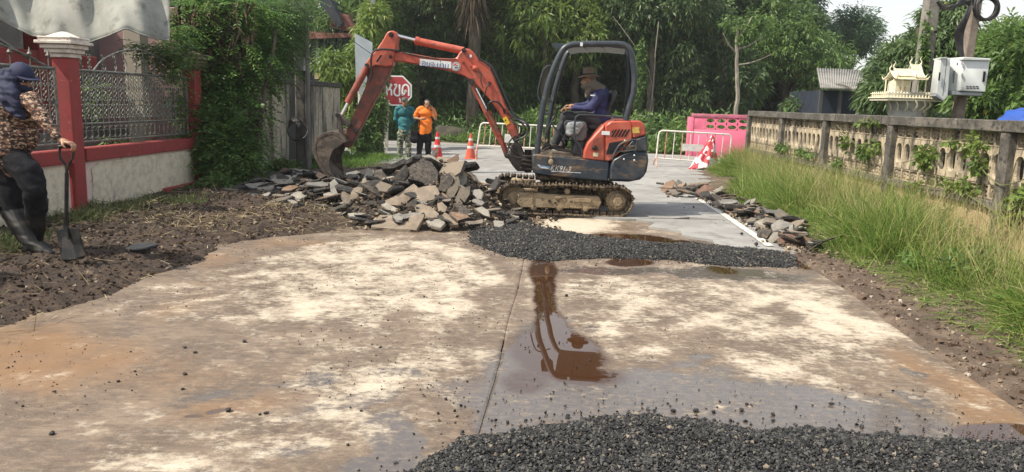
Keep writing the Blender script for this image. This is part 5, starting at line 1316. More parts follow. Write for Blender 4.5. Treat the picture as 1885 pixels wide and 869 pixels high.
# ---- smaller row along the right road edge
big2 = 0
GR2 = 'broken asphalt pieces along the right road edge'
LAB2 = ['tan piece of broken asphalt in the row along the right road edge', 'grey piece of broken asphalt in the row along the right road edge', 'black piece of broken asphalt in the row along the right road edge', 'brown piece of broken asphalt in the row along the right road edge']
for i in range(110):
    t = (i + rr.random()) / 110
    y = 14.9 - 6.3 * t ** .8
    w_ = .28 + .25 * math.sin(PI * min(t * 1.15, 1))
    x = 3.07 - .035 * (10 - y) * (y < 10) + .17 + rr.uniform(0, 1) * w_ - .22 * (t < .22) * rr.random()
    if t < .18: x = rr.uniform(2.75, 3.6)
    s = rr.uniform(.15, .34); j = rr.choices([0, 1, 2, 3], [4, 3, 2, 3])[0]
    loc_, rot, sc_, me_ = (x, y, .04 + rr.uniform(0, .09)), (rr.gauss(0, .28), rr.gauss(0, .28), rr.uniform(0, 6.28)), (s, s, s * rr.uniform(.45, .9)), rr.choice(CH[j])
    if s > .235 and big2 < 58:
        o = inst('asphalt_chunk', me_, None, loc_, rot, sc_); big2 += 1
        tag(o, '%s %s asphalt piece in the %s third of the right-hand row' % ('large' if s > .3 else 'small', ('tan', 'grey', 'black', 'brown')[j], 'far' if y > 12.6 else 'middle' if y > 10.4 else 'near'), 'asphalt chunk', GR2)
    else: SMALL.append((me_, loc_, rot, sc_, j))
ZQ = lambda a, b_: (1180 + a / 2.897, 180 + b_ / 2.897)
def H2(pts, Y, dep, m, label, lean=(.25, 0)): return hero([ZQ(a, b_) for a, b_ in pts], Y, dep, m, label, lean)
H2([(152, 487), (200, 475), (290, 462), (305, 475), (250, 490), (170, 498)], 14.0, .10, M_HD, 'long thin dark slab sticking out over the road at the far end of the row', (.1, 0))
H2([(195, 468), (270, 455), (355, 446), (357, 458), (290, 466), (200, 474)], 14.4, .10, M_HT, 'long slab on top at the far end of the right-hand row', (.1, 0))
H2([(305, 490), (340, 462), (375, 470), (385, 510), (340, 535), (305, 520)], 13.4, .14, mat('slab_face_brown', (.16, .09, .065), (.24, .15, .11)), 'reddish brown block near the far end of the right-hand row', (.15, 0))
H2([(385, 495), (435, 468), (440, 485), (400, 510)], 13.6, .07, M_HG, 'pale slab with a pointed top in the right-hand row', (.15, 0))
H2([(610, 660), (665, 640), (690, 665), (680, 690), (640, 682)], 10.0, .08, M_HG, 'pale grey slab in the middle of the right-hand row', (.2, 0))
H2([(625, 700), (660, 698), (700, 712), (670, 750), (630, 735)], 9.2, .10, M_HD, 'dark brown faced block in the nearer part of the right-hand row', (.12, 0))
H2([(670, 765), (705, 718), (732, 715), (730, 750), (700, 775)], 8.95, .07, M_HG, 'pale slanting slab next to the dark faced block', (.15, 0))
H2([(735, 735), (790, 722), (835, 745), (848, 790), (820, 795), (760, 785)], 8.75, .12, MATS['slab_face_brown'], 'large reddish brown slab at the near end of the right-hand row', (.25, 0))
H2([(760, 795), (820, 792), (858, 815), (850, 828), (770, 815)], 8.45, .07, M_HT, 'flat tan slab at the very near end of the right-hand row', (.15, 0))
H2([(470, 628), (520, 612), (565, 625), (560, 648), (500, 650)], 11.0, .06, M_HT, 'wide tan slab tipped towards the road in the right-hand row', (.25, 0))
H2([(380, 555), (415, 542), (460, 575), (455, 590), (415, 585)], 12.0, .07, M_HT, 'brown flat slab in the farther part of the right-hand row', (.2, 0))
# the many smaller fragments, joined into one loose mass per colour of break
for j in range(4):
    V = []; F = []; n_ = 0
    for me_, l_, r_, s_, jj in SMALL:
        if jj != j: continue
        mt = Matrix.Translation(l_) @ Euler(r_).to_matrix().to_4x4() @ Matrix.Diagonal((*s_, 1))
        V += [tuple(mt @ v_.co) for v_ in me_.vertices]; F += [tuple(i_ + n_ for i_ in p_.vertices) for p_ in me_.polygons]; n_ = len(V)
    o = np_obj('asphalt_fragments', np.array(V), np.array(F), CM_[j]); tag(o, 'smaller %s fragments of broken asphalt filling the heap and the roadside row' % ('tan', 'grey', 'black', 'red-brown')[j], 'asphalt fragments', kind='stuff')
# crumbs round the heaps
r = np.random.default_rng(3)
X = r.normal(-1.6, 1.5, 5200); Y = r.normal(10.8, 1.3, 5200); k = (Y > 9.25) & (X < .6) & (X > -5)
X, Y = X[k], Y[k]; sz = .008 + .035 * r.random(len(X)) ** 3
Y2 = r.uniform(8.2, 15, 1500); X2 = 3.02 + .02 * (Y2 - 8.5) + .9 * r.random(1500) ** 1.3 - .5 * (r.random(1500) < .04); s2 = .006 + .03 * r.random(1500) ** 3
Z = np.concatenate([heapz(X, Y) * .95 + .02, X2 * 0 + .05])
o = scatter_stones('rubble_crumbs', np.stack([np.concatenate([X, X2]), np.concatenate([Y, Y2]), Z], 1), np.concatenate([sz, s2]), tint_mat('rubble_crumb', [(0, (.02, .018, .016)), (.5, (.07, .052, .038)), (.8, (.22, .165, .11)), (1, (.38, .32, .24))], .85), 8)
tag(o, 'small crumbs and fragments strewn round both rows of broken asphalt', 'rubble crumbs', kind='stuff')
# verge clods left + right
n = 26000
X = r.uniform(-6.5, -2.4, n); Y = 2.6 + 9.5 * r.random(n) ** 1.2; z = soilz(X, Y); k = z > -.01
X, Y, z = X[k], Y[k], z[k]; sz = .005 + .022 * r.random(len(X)) ** 4
o = scatter_stones('soil_clods', np.stack([X, Y, z + sz * .3], 1), sz, tint_mat('clod', [(0, (.02, .013, .009)), (.6, (.05, .031, .02)), (.9, (.11, .07, .046)), (1, (.32, .27, .20))], .95), 9)
tag(o, 'loose dark clods of dug soil along the left verge', 'soil clods', kind='stuff')
n = 9000
X = r.uniform(2.7, 4.4, n); Y = 2.6 + 9 * r.random(n) ** 1.3; z = vergez(X, Y); k = (X > edgeR(Y) + .02)
X, Y, z = X[k], Y[k], z[k]; sz = .004 + .022 * r.random(len(X)) ** 4
o = scatter_stones('verge_gravel', np.stack([X, Y, z + sz * .3], 1), sz, tint_mat('verge_stone', [(0, (.05, .03, .02)), (.6, (.12, .085, .058)), (.9, (.24, .18, .13)), (1, (.45, .4, .34))], .9), 19)
tag(o, 'gravelly soil crumbs along the right edge of the concrete', 'gravel', kind='stuff')
# ================================================================== vegetation
def leaves(P0, D, Nn, L, W, fold=.12, droop=0.0):
    """n pointed leaves: 2 quads folded along the midrib -> here 6 verts, 2 quads"""
    D = D / np.linalg.norm(D, axis=1, keepdims=True)
    S = np.cross(D, Nn); S /= np.linalg.norm(S, axis=1, keepdims=True) + 1e-9
    U = np.cross(S, D)
    L = np.asarray(L)[:, None]; W = np.asarray(W)[:, None]
    m = P0 + D * L * .5 + U * (-W * fold)
    tip = P0 + D * L + np.array([0, 0, -1]) * L * droop
    a = P0 + D * L * .45 + S * W * .5; b = P0 + D * L * .45 - S * W * .5
    V = np.stack([P0, a, tip, b, m], 1)
    n = len(P0); i = (np.arange(n) * 5)[:, None]
    F = np.concatenate([i + np.array([[0, 1, 2]]) * 1, i + np.array([[0, 2, 3]])], 0)
    return V[:, :4].reshape(-1, 3), np.concatenate([(np.arange(n) * 4)[:, None] + np.array([[0, 1, 2, 3]])], 0)
def crown_pts(r, ells, n, shell=.55):
    vol = np.array([e[3] * e[4] * e[5] for e in ells]); idx = r.choice(len(ells), n, p=vol / vol.sum())
    E_ = np.array(ells)[idx]
    d = r.normal(size=(n, 3)); d /= np.linalg.norm(d, axis=1, keepdims=True)
    rad = (shell + (1 - shell) * r.random(n)) ** .8
    rad = rad * (0.82 + .3 * fbm(d[:, 0] * 2.2 + E_[:, 0], d[:, 2] * 2.2 + d[:, 1] * 1.7 + E_[:, 1], 3, 5) * 1.3 - .1)
    return E_[:, :3] + d * E_[:, 3:6] * rad[:, None], d
def foliage(name, m, ells, ncl, per, L, W, spread, seed, parent, shell=.55, droop=.25, hang=.3, bright=.0, flat=.0, zmin=.15, comp=False):
    r = np.random.default_rng(seed)
    C, d = crown_pts(r, ells, ncl, shell)
    k = C[:, 2] > zmin; C, d = C[k], d[k]; ncl = len(C)
    ct = np.clip(.42 + .22 * r.normal(size=ncl) + bright, 0, 1)
    n = ncl * per
    cc = np.repeat(C, per, 0); dd = np.repeat(d, per, 0)
    dirs = r.normal(size=(n, 3)); dirs /= np.linalg.norm(dirs, axis=1, keepdims=True)
    if comp:                                      # pinnate leaves: leaflets in two rows along drooping stalks
        sd = r.normal(size=(ncl, 3)) * np.array([1, 1, .35]) + d * .5; sd[:, 2] -= hang; sd /= np.linalg.norm(sd, axis=1, keepdims=True)
        t = np.tile(np.repeat(np.linspace(.1, 1, per // 2), 2), ncl); sg = np.tile(np.array([1, -1] * (per // 2)), ncl)
        sdr = np.repeat(sd, per, 0); side = np.cross(sdr, np.array([0, 0, 1.0])); side /= np.linalg.norm(side, axis=1, keepdims=True) + 1e-9
        p0 = cc + sdr * (t * spread)[:, None] + np.array([0, 0, -1]) * (t ** 2 * spread * .25)[:, None]
        D = side * sg[:, None] + sdr * .45 + r.normal(size=(n, 3)) * .12
        Nn = np.tile(np.array([0, 0, 1.0]), (n, 1)) + r.normal(size=(n, 3)) * .25
        V, F = leaves(p0, D, Nn, L * (1.1 - .5 * np.abs(t - .45)), np.full(n, W), .1, droop)
    else:
        p0 = cc + dirs * spread * .35 * r.random((n, 1))
        D = dirs + dd * .5; D[:, 2] = D[:, 2] * (1 - flat) - hang
        Nn = r.normal(size=(n, 3)) * .6 + np.array([0, 0, 1.0])
        V, F = leaves(p0, D, Nn, L * (.7 + .6 * r.random(n)), W * (.7 + .6 * r.random(n)), .12, droop)
    tn = np.clip(np.repeat(ct, per) + .12 * r.normal(size=n), 0, 1)
    tn = np.where(r.random(n) < .006, 1.0, np.minimum(tn, .92))
    o = np_obj(name, V, F, m, parent, attrs={'tint': np.repeat(tn, 4)})
    return o
def trunk(name, m, path, r0, r1, parent, n=9, wob=.04):
    p = smooth_path(path, 4); k = len(p); rr = random.Random(len(path) + int(r0 * 1000))
    b = MB(); b.tube([q + Vector((rr.uniform(-wob, wob), rr.uniform(-wob, wob), 0)) * (i > 0) for i, q in enumerate(p)], [r0 + (r1 - r0) * i / (k - 1) for i in range(k)], n)
    return b.build(name, m, parent)
M_BARK = mat('dark_bark', (.07, .055, .04), (.12, .10, .075), .95, scale=9, stretch=(1, 1, .3), bump=.8, bscale=25)
M_BARKP = mat('pale_bark', (.22, .19, .15), (.32, .29, .23), .95, scale=9, stretch=(1, 1, .3), bump=.6, bscale=25)
LM_MANGO = leaf_mat('mango_leaves', (.045, .080, .034), (.14, .21, .075), .28, .35, (.22, .17, .03))
LM_BRIGHT = leaf_mat('fresh_light_leaves', (.085, .14, .03), (.22, .30, .075), .4, .3, (.3, .3, .05))
LM_MID = leaf_mat('mid_green_leaves', (.055, .11, .032), (.18, .28, .075), .32, .3, (.25, .2, .04))
LM_FEATH = leaf_mat('feathery_leaves', (.045, .10, .035), (.15, .24, .085), .35, .2, (.16, .15, .05))
LM_HAZY = leaf_mat('haze_tinted_leaves', (.07, .13, .075), (.17, .26, .14), .4, .1)  # distance haze put into the leaf colour, paler and bluer
def tree(name, label, base, height, ells, lm, seed, ncl, per, L, W, spread, tr=.16, lean=(0, 0), bark=None, nb=9, group=None, cat='tree', **k):
    root = thing(name, label, cat, base, group)
    bx = Vector(base); top = bx + Vector((lean[0], lean[1], height * .72))
    trunk('trunk', bark or M_BARK, [bx + Vector((0, 0, -.1)), bx.lerp(top, .35) + Vector((lean[0] * .1, 0, 0)), bx.lerp(top, .7), top], tr, tr * .35, root)
    rr = random.Random(seed)
    es = sorted(ells, key=lambda e: -e[3] * e[5])
    for i in range(nb):
        e = es[i % len(es)]; t = rr.uniform(.3, .9); a = bx.lerp(top, t)
        c = Vector((e[0] + rr.uniform(-.6, .6) * e[3], e[1] + rr.uniform(-.6, .6) * e[4], e[2] + rr.uniform(-.3, .7) * e[5]))
        trunk('limb', bark or M_BARK, [a, a.lerp(c, .5) + Vector((0, 0, .12 * (c - a).length)), c], tr * .35 * (1.1 - t * .5), tr * .06, root, 6)
    foliage('crown', lm, ells, ncl, per, L, W, spread, seed, root, **k)
    return root
# background row beyond the street; X from px, crowns as several lumps
def bgtree(px, Y, w, top, low, lm, label, seed, ncl=2600, per=9, L=.24, W=.065, tr=.2, depth=2.4, bright=0, **k):
    x = (px - 942.5) / FPX * Y
    rr = random.Random(seed); es = []
    for i in range(9):
        zz = rr.uniform(low + .8, top - .8); f_ = 1 - .35 * abs((zz - (low + top) / 2) / (top - low) * 2)
        es.append((x + rr.uniform(-.6, .6) * w, Y + rr.uniform(-.4, .6) * depth, zz, w * .55 * f_ * rr.uniform(.8, 1.2), depth * .6, (top - low) * .26 * rr.uniform(.8, 1.2)))
    return tree('broadleaf_tree', label, (x + rr.uniform(-.3, .3), Y, .1), top * .9, es, lm, seed, ncl, per, L, W, .5, tr=tr, bright=bright, droop=.3, hang=.35, nb=7, **k)
bgtree(675, 30.5, 2.0, 7.4, 1.0, LM_MID, 'bushy green tree behind the stop sign left of the dark mango trees', 1, 1900)
bgtree(770, 33, 3.0, 7.6, 1.2, LM_MANGO, 'dark mango tree directly above the two bystanders', 2)
bgtree(905, 33.5, 3.2, 7.6, 1.0, LM_MID, 'mango tree with lighter leaves above the bend of the boom', 3, 2700, bright=.02)
bgtree(1000, 31.5, 2.4, 7.2, 2.6, LM_BRIGHT, 'tree with bright rosettes of new leaves left of the roll bar', 4, 520, 10, .30, .075)
bgtree(1060, 33.5, 3.2, 7.4, .9, LM_MANGO, 'dark mango tree right behind the excavator cab', 5)
bgtree(1190, 32.5, 3.0, 7.5, .8, LM_MANGO, 'very dark tree right of the roll bar hung with climbers', 6)
bgtree(1310, 33, 3.0, 7.4, .9, LM_MANGO, 'dark spreading tree behind the right-hand barrier', 7)
bgtree(1420, 35, 2.8, 7.8, 1.2, LM_MID, 'mid-green tree rising behind the pink wall', 8, 2300)
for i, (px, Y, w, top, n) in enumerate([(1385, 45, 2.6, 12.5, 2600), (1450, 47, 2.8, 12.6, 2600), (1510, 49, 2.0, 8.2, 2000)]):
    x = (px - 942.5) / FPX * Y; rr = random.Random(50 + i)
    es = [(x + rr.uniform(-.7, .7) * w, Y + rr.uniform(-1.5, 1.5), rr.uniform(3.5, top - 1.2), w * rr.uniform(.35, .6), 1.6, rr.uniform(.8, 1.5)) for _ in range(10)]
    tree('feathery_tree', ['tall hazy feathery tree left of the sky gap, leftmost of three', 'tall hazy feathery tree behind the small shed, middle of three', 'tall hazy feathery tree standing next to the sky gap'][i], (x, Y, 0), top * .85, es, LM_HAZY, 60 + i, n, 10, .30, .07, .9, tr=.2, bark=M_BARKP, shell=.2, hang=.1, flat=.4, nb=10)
v_ = []
# dense wood mass far behind everything
r = np.random.default_rng(77); n = 46000
X = r.uniform(-34, 34, n); Y = 52 + r.random(n) * 6; top = 8.4 + 2.0 * fbm(X * .25, X * 0, 3, 5) - 6.6 * sstep(18.0, 20, X) - 3 * sstep(-16, -13, X) * (X < -9)
Z = r.random(n) * top; D = r.normal(size=(n, 3)); Nn = r.normal(size=(n, 3)) + np.array([0, -.5, .8])
V, F = leaves(np.stack([X, Y, Z], 1), D, Nn, .75 + .5 * r.random(n), .32 + .2 * r.random(n))
o = np_obj('distant_wood', V, F, leaf_mat('wood_leaves', (.05, .085, .05), (.12, .18, .09), .25, .1), attrs={'tint': np.repeat(np.clip(fbm(X * .7, Z * .7, 3, 4) * 1.6 - .4, 0, .9), 4)})
tag(o, 'continuous green wood closing the view far behind the street', 'wood', kind='stuff')
# dark interior mass of the hedge behind the street (leaves only, deep in the row)
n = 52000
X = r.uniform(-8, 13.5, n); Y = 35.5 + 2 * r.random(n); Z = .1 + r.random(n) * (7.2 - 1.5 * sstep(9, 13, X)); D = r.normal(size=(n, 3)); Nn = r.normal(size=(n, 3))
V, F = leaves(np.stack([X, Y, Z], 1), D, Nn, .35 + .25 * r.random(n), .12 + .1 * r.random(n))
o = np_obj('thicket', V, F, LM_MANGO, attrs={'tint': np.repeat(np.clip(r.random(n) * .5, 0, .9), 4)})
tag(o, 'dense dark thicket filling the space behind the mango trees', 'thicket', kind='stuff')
# understorey along the far kerb
def farlim(X): return np.where(X < -2.9, 29.3 - (X + 2.9) * .18, np.where(X < 4, 29.3 - (X + 2.9) * .536, 25.6 - (X - 4) * .36))
n = 26000
X = r.uniform(-10, 13, n); Y = farlim(X) + .5 + 3.2 * r.random(n) ** 1.5; hgt = (.5 + 1.3 * fbm(X * .8, Y * .8, 3, 8)) * sstep(.2, 2.5, Y - farlim(X)); Z = .05 + r.random(n) * hgt
D = r.normal(size=(n, 3)); D[:, 2] = np.abs(D[:, 2]) * .8
V, F = leaves(np.stack([X, Y, Z], 1), D, r.normal(size=(n, 3)) + np.array([0, 0, 1.]), .16 + .14 * r.random(n), .05 + .05 * r.random(n))
o = np_obj('undergrowth', V, F, LM_MID, attrs={'tint': np.repeat(np.clip(fbm(X * 1.5, Y * 1.5, 3, 14) * 1.5 - .3 + .15 * r.normal(size=n), 0, .9), 4)})
tag(o, 'low weeds and bushes along the far side of the street', 'undergrowth', kind='stuff')
# palm trunk with a skirt of dry fronds
pt = thing('palm_tree', 'palm trunk wrapped in hanging dry brown fronds behind the boom cylinder', 'palm', ((862 - 942.5) / FPX * 30.8, 30.8, .1))
px_ = (862 - 942.5) / FPX * 30.8
trunk('trunk', M_BARK, [(px_, 30.8, 0), (px_ + .1, 30.8, 3), (px_, 30.8, 6.5)], .26, .22, pt)
M_DRY = tint_mat('dry_frond', [(0, (.04, .028, .02)), (.6, (.11, .08, .05)), (1, (.20, .15, .10))], .9)
def strands(name, m, starts, dirs, L, W, parent, seed, droop=.8, segs=4, origin=None):
    r = np.random.default_rng(seed); n = len(starts)
    D = dirs / (np.linalg.norm(dirs, axis=1, keepdims=True) + 1e-9)
    S = np.cross(D, np.array([0, 0, 1.0]) + r.normal(size=(n, 3)) * .5); S /= np.linalg.norm(S, axis=1, keepdims=True) + 1e-9
    L = np.asarray(L).reshape(-1, 1); W = np.asarray(W).reshape(-1, 1)
    rows = []
    for k in range(segs + 1):
        t = k / segs
        c = starts + D * L * t + np.array([0, 0, -1.0]) * L * droop * t * t
        w = W * (1 - t) ** .6 if k < segs else W * .05
        rows += [c + S * w * .5, c - S * w * .5]
    V = np.stack(rows, 1); M = 2 * (segs + 1)
    F = np.concatenate([(np.arange(n) * M)[:, None] + np.array([[2 * k, 2 * k + 1, 2 * k + 3, 2 * k + 2]]) for k in range(segs)], 0)
    o = np_obj(name, V.reshape(-1, 3), F, m, parent, origin=origin, attrs={'tint': np.repeat(r.random(n), M)})
    return o
n = 260; a = r.random(n) * 2 * PI
o = strands('dry_frond', M_DRY, np.stack([px_ + .15 * np.cos(a), 30.7 + .2 * np.sin(a), 6.5 - r.random(n) * 1.8], 1), np.stack([np.cos(a) * .45, np.sin(a) * .45, -.2 + .2 * r.random(n)], 1), .35 + .4 * r.random(n), .05 + .05 * r.random(n), pt, 5, 1.3); o['kind'] = 'stuff'
n = 60
o = strands('green_frond', LM_MID, np.tile([[px_, 30.8, 6.6]], (n, 1)), r.normal(size=(n, 3)) * [1, 1, .4] + [0, 0, .8], 2 + r.random(n), .25 * np.ones(n), pt, 6, .5); o['kind'] = 'stuff'
# hanging lianas / thin poles before the dark trees
for i, (pts, rr_, lab) in enumerate([([(1212, 40), (1205, 120), (1198, 200), (1188, 262)], .025, 'pale thin liana hanging right of the roll bar'), ([(1172, 110), (1182, 150), (1178, 200), (1172, 240)], .10, 'ivy-covered thin trunk right behind the roll bar'), ([(1358, 50), (1356, 100), (1358, 170), (1354, 215)], .09, 'bare pale trunk standing in front of the dark trees'), ([(1128, 30), (1195, 130), (1200, 240)], .02, 'thin dry stem crossing the dark foliage'), ([(722, 60), (716, 130), (712, 262)], .05, 'slim climbing stem right of the blank sign board')]):
    rt = thing('bare_stem', lab, 'stem', P(*pts[-1], 29.5)); trunk('stem', M_BARKP, [P(a_, b_, 29.5) for a_, b_ in pts[::-1]], rr_, rr_ * .6, rt, 6, .02)
    if i == 2:
        for q in [(1358, 90, 1400, 70), (1357, 100, 1330, 60), (1357, 75, 1385, 30), (1357, 120, 1420, 100)]:
            trunk('branch', M_BARKP, [P(q[0], q[1], 29.5), P((q[0] + q[2]) / 2, (q[1] + q[3]) / 2 + 4, 29.4), P(q[2], q[3], 29.3)], .04, .015, rt, 6, .02)
    if i == 1: foliage('ivy', LM_MID, [(P(1176, 170, 29.4).x, 29.4, 2.6, .25, .2, 1.5)], 250, 5, .12, .08, .2, 9, rt)
# ---- left side: big climbing shrub over the second pillar
def ell_at(px, py, Y, rw, rh, rd):
    p = P(px, py, Y); return (p.x, p.y, p.z, rw * Y / FPX, rd, rh * Y / FPX)
sh = thing('climbing_shrub', 'tall dense leafy shrub covering the second red pillar and the corner of the stained wall', 'shrub', (-5.1, 13.6, .1))
for i, (a_, b_) in enumerate([((400, 350), (395, 60)), ((430, 350), (470, 90)), ((385, 350), (360, 40)), ((440, 350), (510, 40))]):
    trunk('stem', M_BARK, [P(*a_, 13.4), P((a_[0] + b_[0]) / 2 + 8, (a_[1] + b_[1]) / 2, 13.3), P(*b_, 13.6)], .05, .02, sh, 7)
LMS = leaf_mat('pinnate_shrub_leaves', (.05, .11, .03), (.17, .30, .07), .3, .35, (.17, .2, .04))
E1 = [ell_at(400, 290, 13.0, 62, 70, .55), ell_at(420, 200, 13.3, 75, 75, .6), ell_at(385, 120, 13.5, 60, 70, .6), ell_at(450, 110, 13.6, 80, 60, .6), ell_at(440, 270, 13.1, 50, 45, .5), ell_at(380, 30, 13.6, 70, 50, .7), ell_at(360, 200, 13.2, 35, 60, .4), ell_at(345, 100, 12.0, 26, 30, .22), ell_at(330, 60, 12.8, 34, 30, .4), ell_at(455, 30, 13.8, 70, 45, .6)]
foliage('foliage', LMS, E1, 2300, 14, .085, .036, .34, 21, sh, comp=True, hang=.45, shell=.3)
foliage('foliage', LM_MID, [ell_at(415, 290, 12.9, 60, 65, .45), ell_at(380, 250, 12.9, 45, 60, .4)], 420, 10, .10, .05, .3, 22, sh, comp=True, hang=.3, shell=.5, bright=.1)
E2 = [ell_at(508, 40, 15.0, 56, 42, 1.0), ell_at(480, 70, 14.8, 70, 40, .8), ell_at(545, 8, 15.2, 34, 28, .8), ell_at(430, 10, 14.5, 90, 40, .9), ell_at(525, 95, 14.8, 35, 25, .5)]
ot = thing('overhanging_tree', 'feathery dark branches hanging over the stained wall at the top left', 'tree', (-5.3, 15.2, .1))
trunk('trunk', M_BARK, [(-5.3, 15.2, 0), (-5.2, 15.1, 1.6), P(470, 40, 15)], .10, .05, ot)
for a_ in [(540, 30), (555, 15), (420, 20), (500, 80)]: trunk('limb', M_BARK, [P(470, 60, 15), P((470 + a_[0]) / 2, (50 + a_[1]) / 2 - 6, 15), P(*a_, 15)], .035, .012, ot, 6)
foliage('crown', LM_FEATH, E2, 1500, 16, .07, .022, .38, 23, ot, comp=True, hang=.55, shell=.2)
# dead brown stems and pods hanging at the fence corner
n = 260; rs = np.random.default_rng(8)
st = np.array([list(P(a_, b_, 13.2)) for a_, b_ in zip(rs.uniform(320, 470, n), rs.uniform(0, 120, n))])
dd = thing('dead_creeper', 'dry brown hanging creeper leaves mixed in the top of the shrub', 'creeper', (-5.0, 13.0, 2.5))
strands('dry_leaf', M_DRY, st, rs.normal(size=(n, 3)) * .4 + [0, 0, -1], .16 + .14 * rs.random(n), .035 + .02 * rs.random(n), dd, 5, .2, 2)['kind'] = 'stuff'
# creeper on the fence panel top and tarp edge
fc = thing('fence_creeper', 'thin leafy creeper over the top of the iron fence panel by the shrub', 'creeper', (-5.3, 11.8, 1.6))
foliage('leaves', LM_MID, [ell_at(300, 110, 12.0, 45, 35, .25), ell_at(270, 85, 11.8, 50, 14, .2), ell_at(215, 258, 11.0, 30, 7, .15), ell_at(180, 170, 11, 20, 40, .1), ell_at(320, 170, 12.3, 20, 50, .2)], 260, 8, .08, .034, .2, 24, fc, comp=True, hang=.3, shell=.1)
# light bush in front of the dark house
bb = thing('light_green_bush', 'bright yellow-green bush in front of the dark house by the blank board', 'bush', (-6.2, 24.5, .1))
trunk('stem', M_BARK, [(-6.2, 24.5, 0), P(640, 150, 24.5)], .06, .03, bb)
foliage('foliage', LM_BRIGHT, [ell_at(638, 140, 24, 36, 34, .8), ell_at(610, 120, 24, 32, 28, .7), ell_at(672, 64, 24.4, 22, 22, .6), ell_at(672, 100, 24.3, 26, 36, .7), ell_at(650, 185, 24, 32, 40, .7), ell_at(690, 30, 25, 28, 30, .7)], 620, 9, .24, .06, .4, 25, bb, hang=.5, shell=.3, droop=.4)
cb = thing('climber_column', 'dark leafy climber covering a post between the stained wall and the stop sign', 'climber', tuple(P(690, 280, 22)))
trunk('stem', M_BARK, [P(700, 285, 22), P(704, 200, 22), P(700, 110, 22)], .09, .04, cb)
foliage('foliage', LM_MID, [ell_at(690, 200, 22, 26, 60, .5), ell_at(672, 262, 21.6, 32, 32, .6), ell_at(700, 130, 22.2, 20, 40, .4), ell_at(655, 240, 21.5, 22, 40, .4)], 900, 8, .11, .055, .25, 26, cb, hang=.4, shell=.2)
# ---- right side behind the wall
x0 = lambda px, Y: (px - 942.5) / FPX * Y
tree('mango_tree', 'dark glossy mango tree behind the spirit house', (x0(1660, 17), 17, 0), 4.6,
     [ell_at(1660, 105, 17, 32, 36, 1.0), ell_at(1702, 80, 17.3, 32, 36, 1.0), ell_at(1618, 172, 16.6, 30, 34, .8), ell_at(1670, 150, 16.8, 52, 55, 1.0), ell_at(1745, 115, 17, 50, 75, 1.0), ell_at(1740, 30, 17.4, 40, 28, 1.0), ell_at(1628, 120, 17, 22, 30, .6)],
     LM_MANGO, 31, 1500, 11, .20, .05, .42, tr=.14, hang=.5, droop=.35, shell=.25, bright=.12)
tree('leafy_tree', 'lighter green tree at the right edge behind the grey cabinets', (x0(1850, 15), 15, 0), 4.2,
     [ell_at(1850, 120, 14.6, 60, 80, 1.0), ell_at(1890, 80, 15, 40, 45, 1.0), ell_at(1800, 180, 14.4, 50, 40, .8), ell_at(1820, 90, 16, 40, 40, .8), ell_at(1870, 190, 14, 50, 40, .8)],
     LM_MID, 32, 1500, 10, .16, .05, .36, tr=.12, hang=.35, shell=.25, bright=.1)
tree('background_tree', 'yellow-green tree rising at the top right corner', (x0(1860, 24), 24, 0), 6.5,
     [ell_at(1868, 75, 24, 50, 50, 1.5), ell_at(1810, 110, 24, 50, 45, 1.5), ell_at(1880, 150, 23, 60, 60, 1.5), ell_at(1770, 170, 23, 60, 50, 1.2)], LM_BRIGHT, 33, 1200, 9, .22, .06, .5, tr=.14, hang=.4, shell=.2, bright=-.1)
tree('shade_tree', 'dark low tree between the shed and the mango tree', (x0(1600, 24), 24, 0), 3.0,
     [ell_at(1612, 190, 24, 24, 26, 1), ell_at(1650, 200, 22, 50, 22, 1), ell_at(1470, 195, 29, 30, 24, 1), ell_at(1760, 210, 19, 120, 20, 1)], LM_MANGO, 34, 900, 9, .2, .055, .4, tr=.1, hang=.35, shell=.2)
# ---- tall grass on the right verge
WD = Vector((0.037, 1, 0)).normalized()
def wallX(Y): return 4.9 + .037 * Y
n = 52000
Y = 3.3 + 15.4 * r.random(n) ** 1.25; lim = edgeR(Y) + .62 + .22 * np.sin(Y * 1.3) + .3 * (fbm(Y * 1.5, Y * 0, 3, 6) - .5) - .28 * sstep(8, 12, Y) - .1 + .75 * sstep(13.5, 17.5, Y)
X = lim + (wallX(Y) - .06 - lim) * r.random(n) ** .9
e = sstep(0, .7, X - lim)
k = r.random(n) < (.35 + .65 * sstep(0, .25, X - lim)) * (1.9 * sstep(.30, .62, fbm(X * 2.2, Y * 2.2, 3, 3)) + .12) * (1 - .6 * sstep(9.5, 7.5, Y) * sstep(4.3, 4.9, X))
X, Y, e = X[k], Y[k], e[k]; n = len(X)
z = vergez(X, Y)
hg = (.55 + .9 * sstep(.35, .65, fbm(X * 2.6, Y * 2.6, 2, 71))) * (1 - .68 * sstep(9.8, 7.8, Y) * sstep(4.0, 4.7, X)) * (.16 + .46 * e * (.5 + .9 * fbm(X * .9, Y * .9, 3, 13))) * (.6 + .7 * r.random(n))
lean = np.stack([r.normal(size=n) * .42 - .30 * (1 - e) + 1.2 * (fbm(X * 1.7, Y * 1.7, 2, 51) - .5), r.normal(size=n) * .38 - .12 + 1.2 * (fbm(X * 1.7, Y * 1.7, 2, 61) - .5), np.ones(n)], 1)
M_GRASS = tint_mat('tall_grass_blade', [(0, (.08, .16, .03)), (.45, (.17, .28, .055)), (.80, (.30, .38, .09)), (.94, (.46, .45, .17)), (1, (.58, .50, .28))], .6, .5)
gl = thing('tall_grass', None, None, (4, 8, 0)); del gl
bpy.data.objects.remove(bpy.data.objects['tall_grass'])
go = strands('tall_grass', M_GRASS, np.stack([X, Y, z - .02], 1), lean, hg * 1.25, .005 + .008 * r.random(n) ** 2, None, 91, .42, 3)
tag(go, 'tall wild yellow-green grass along the foot of the perforated wall', 'grass', kind='stuff')
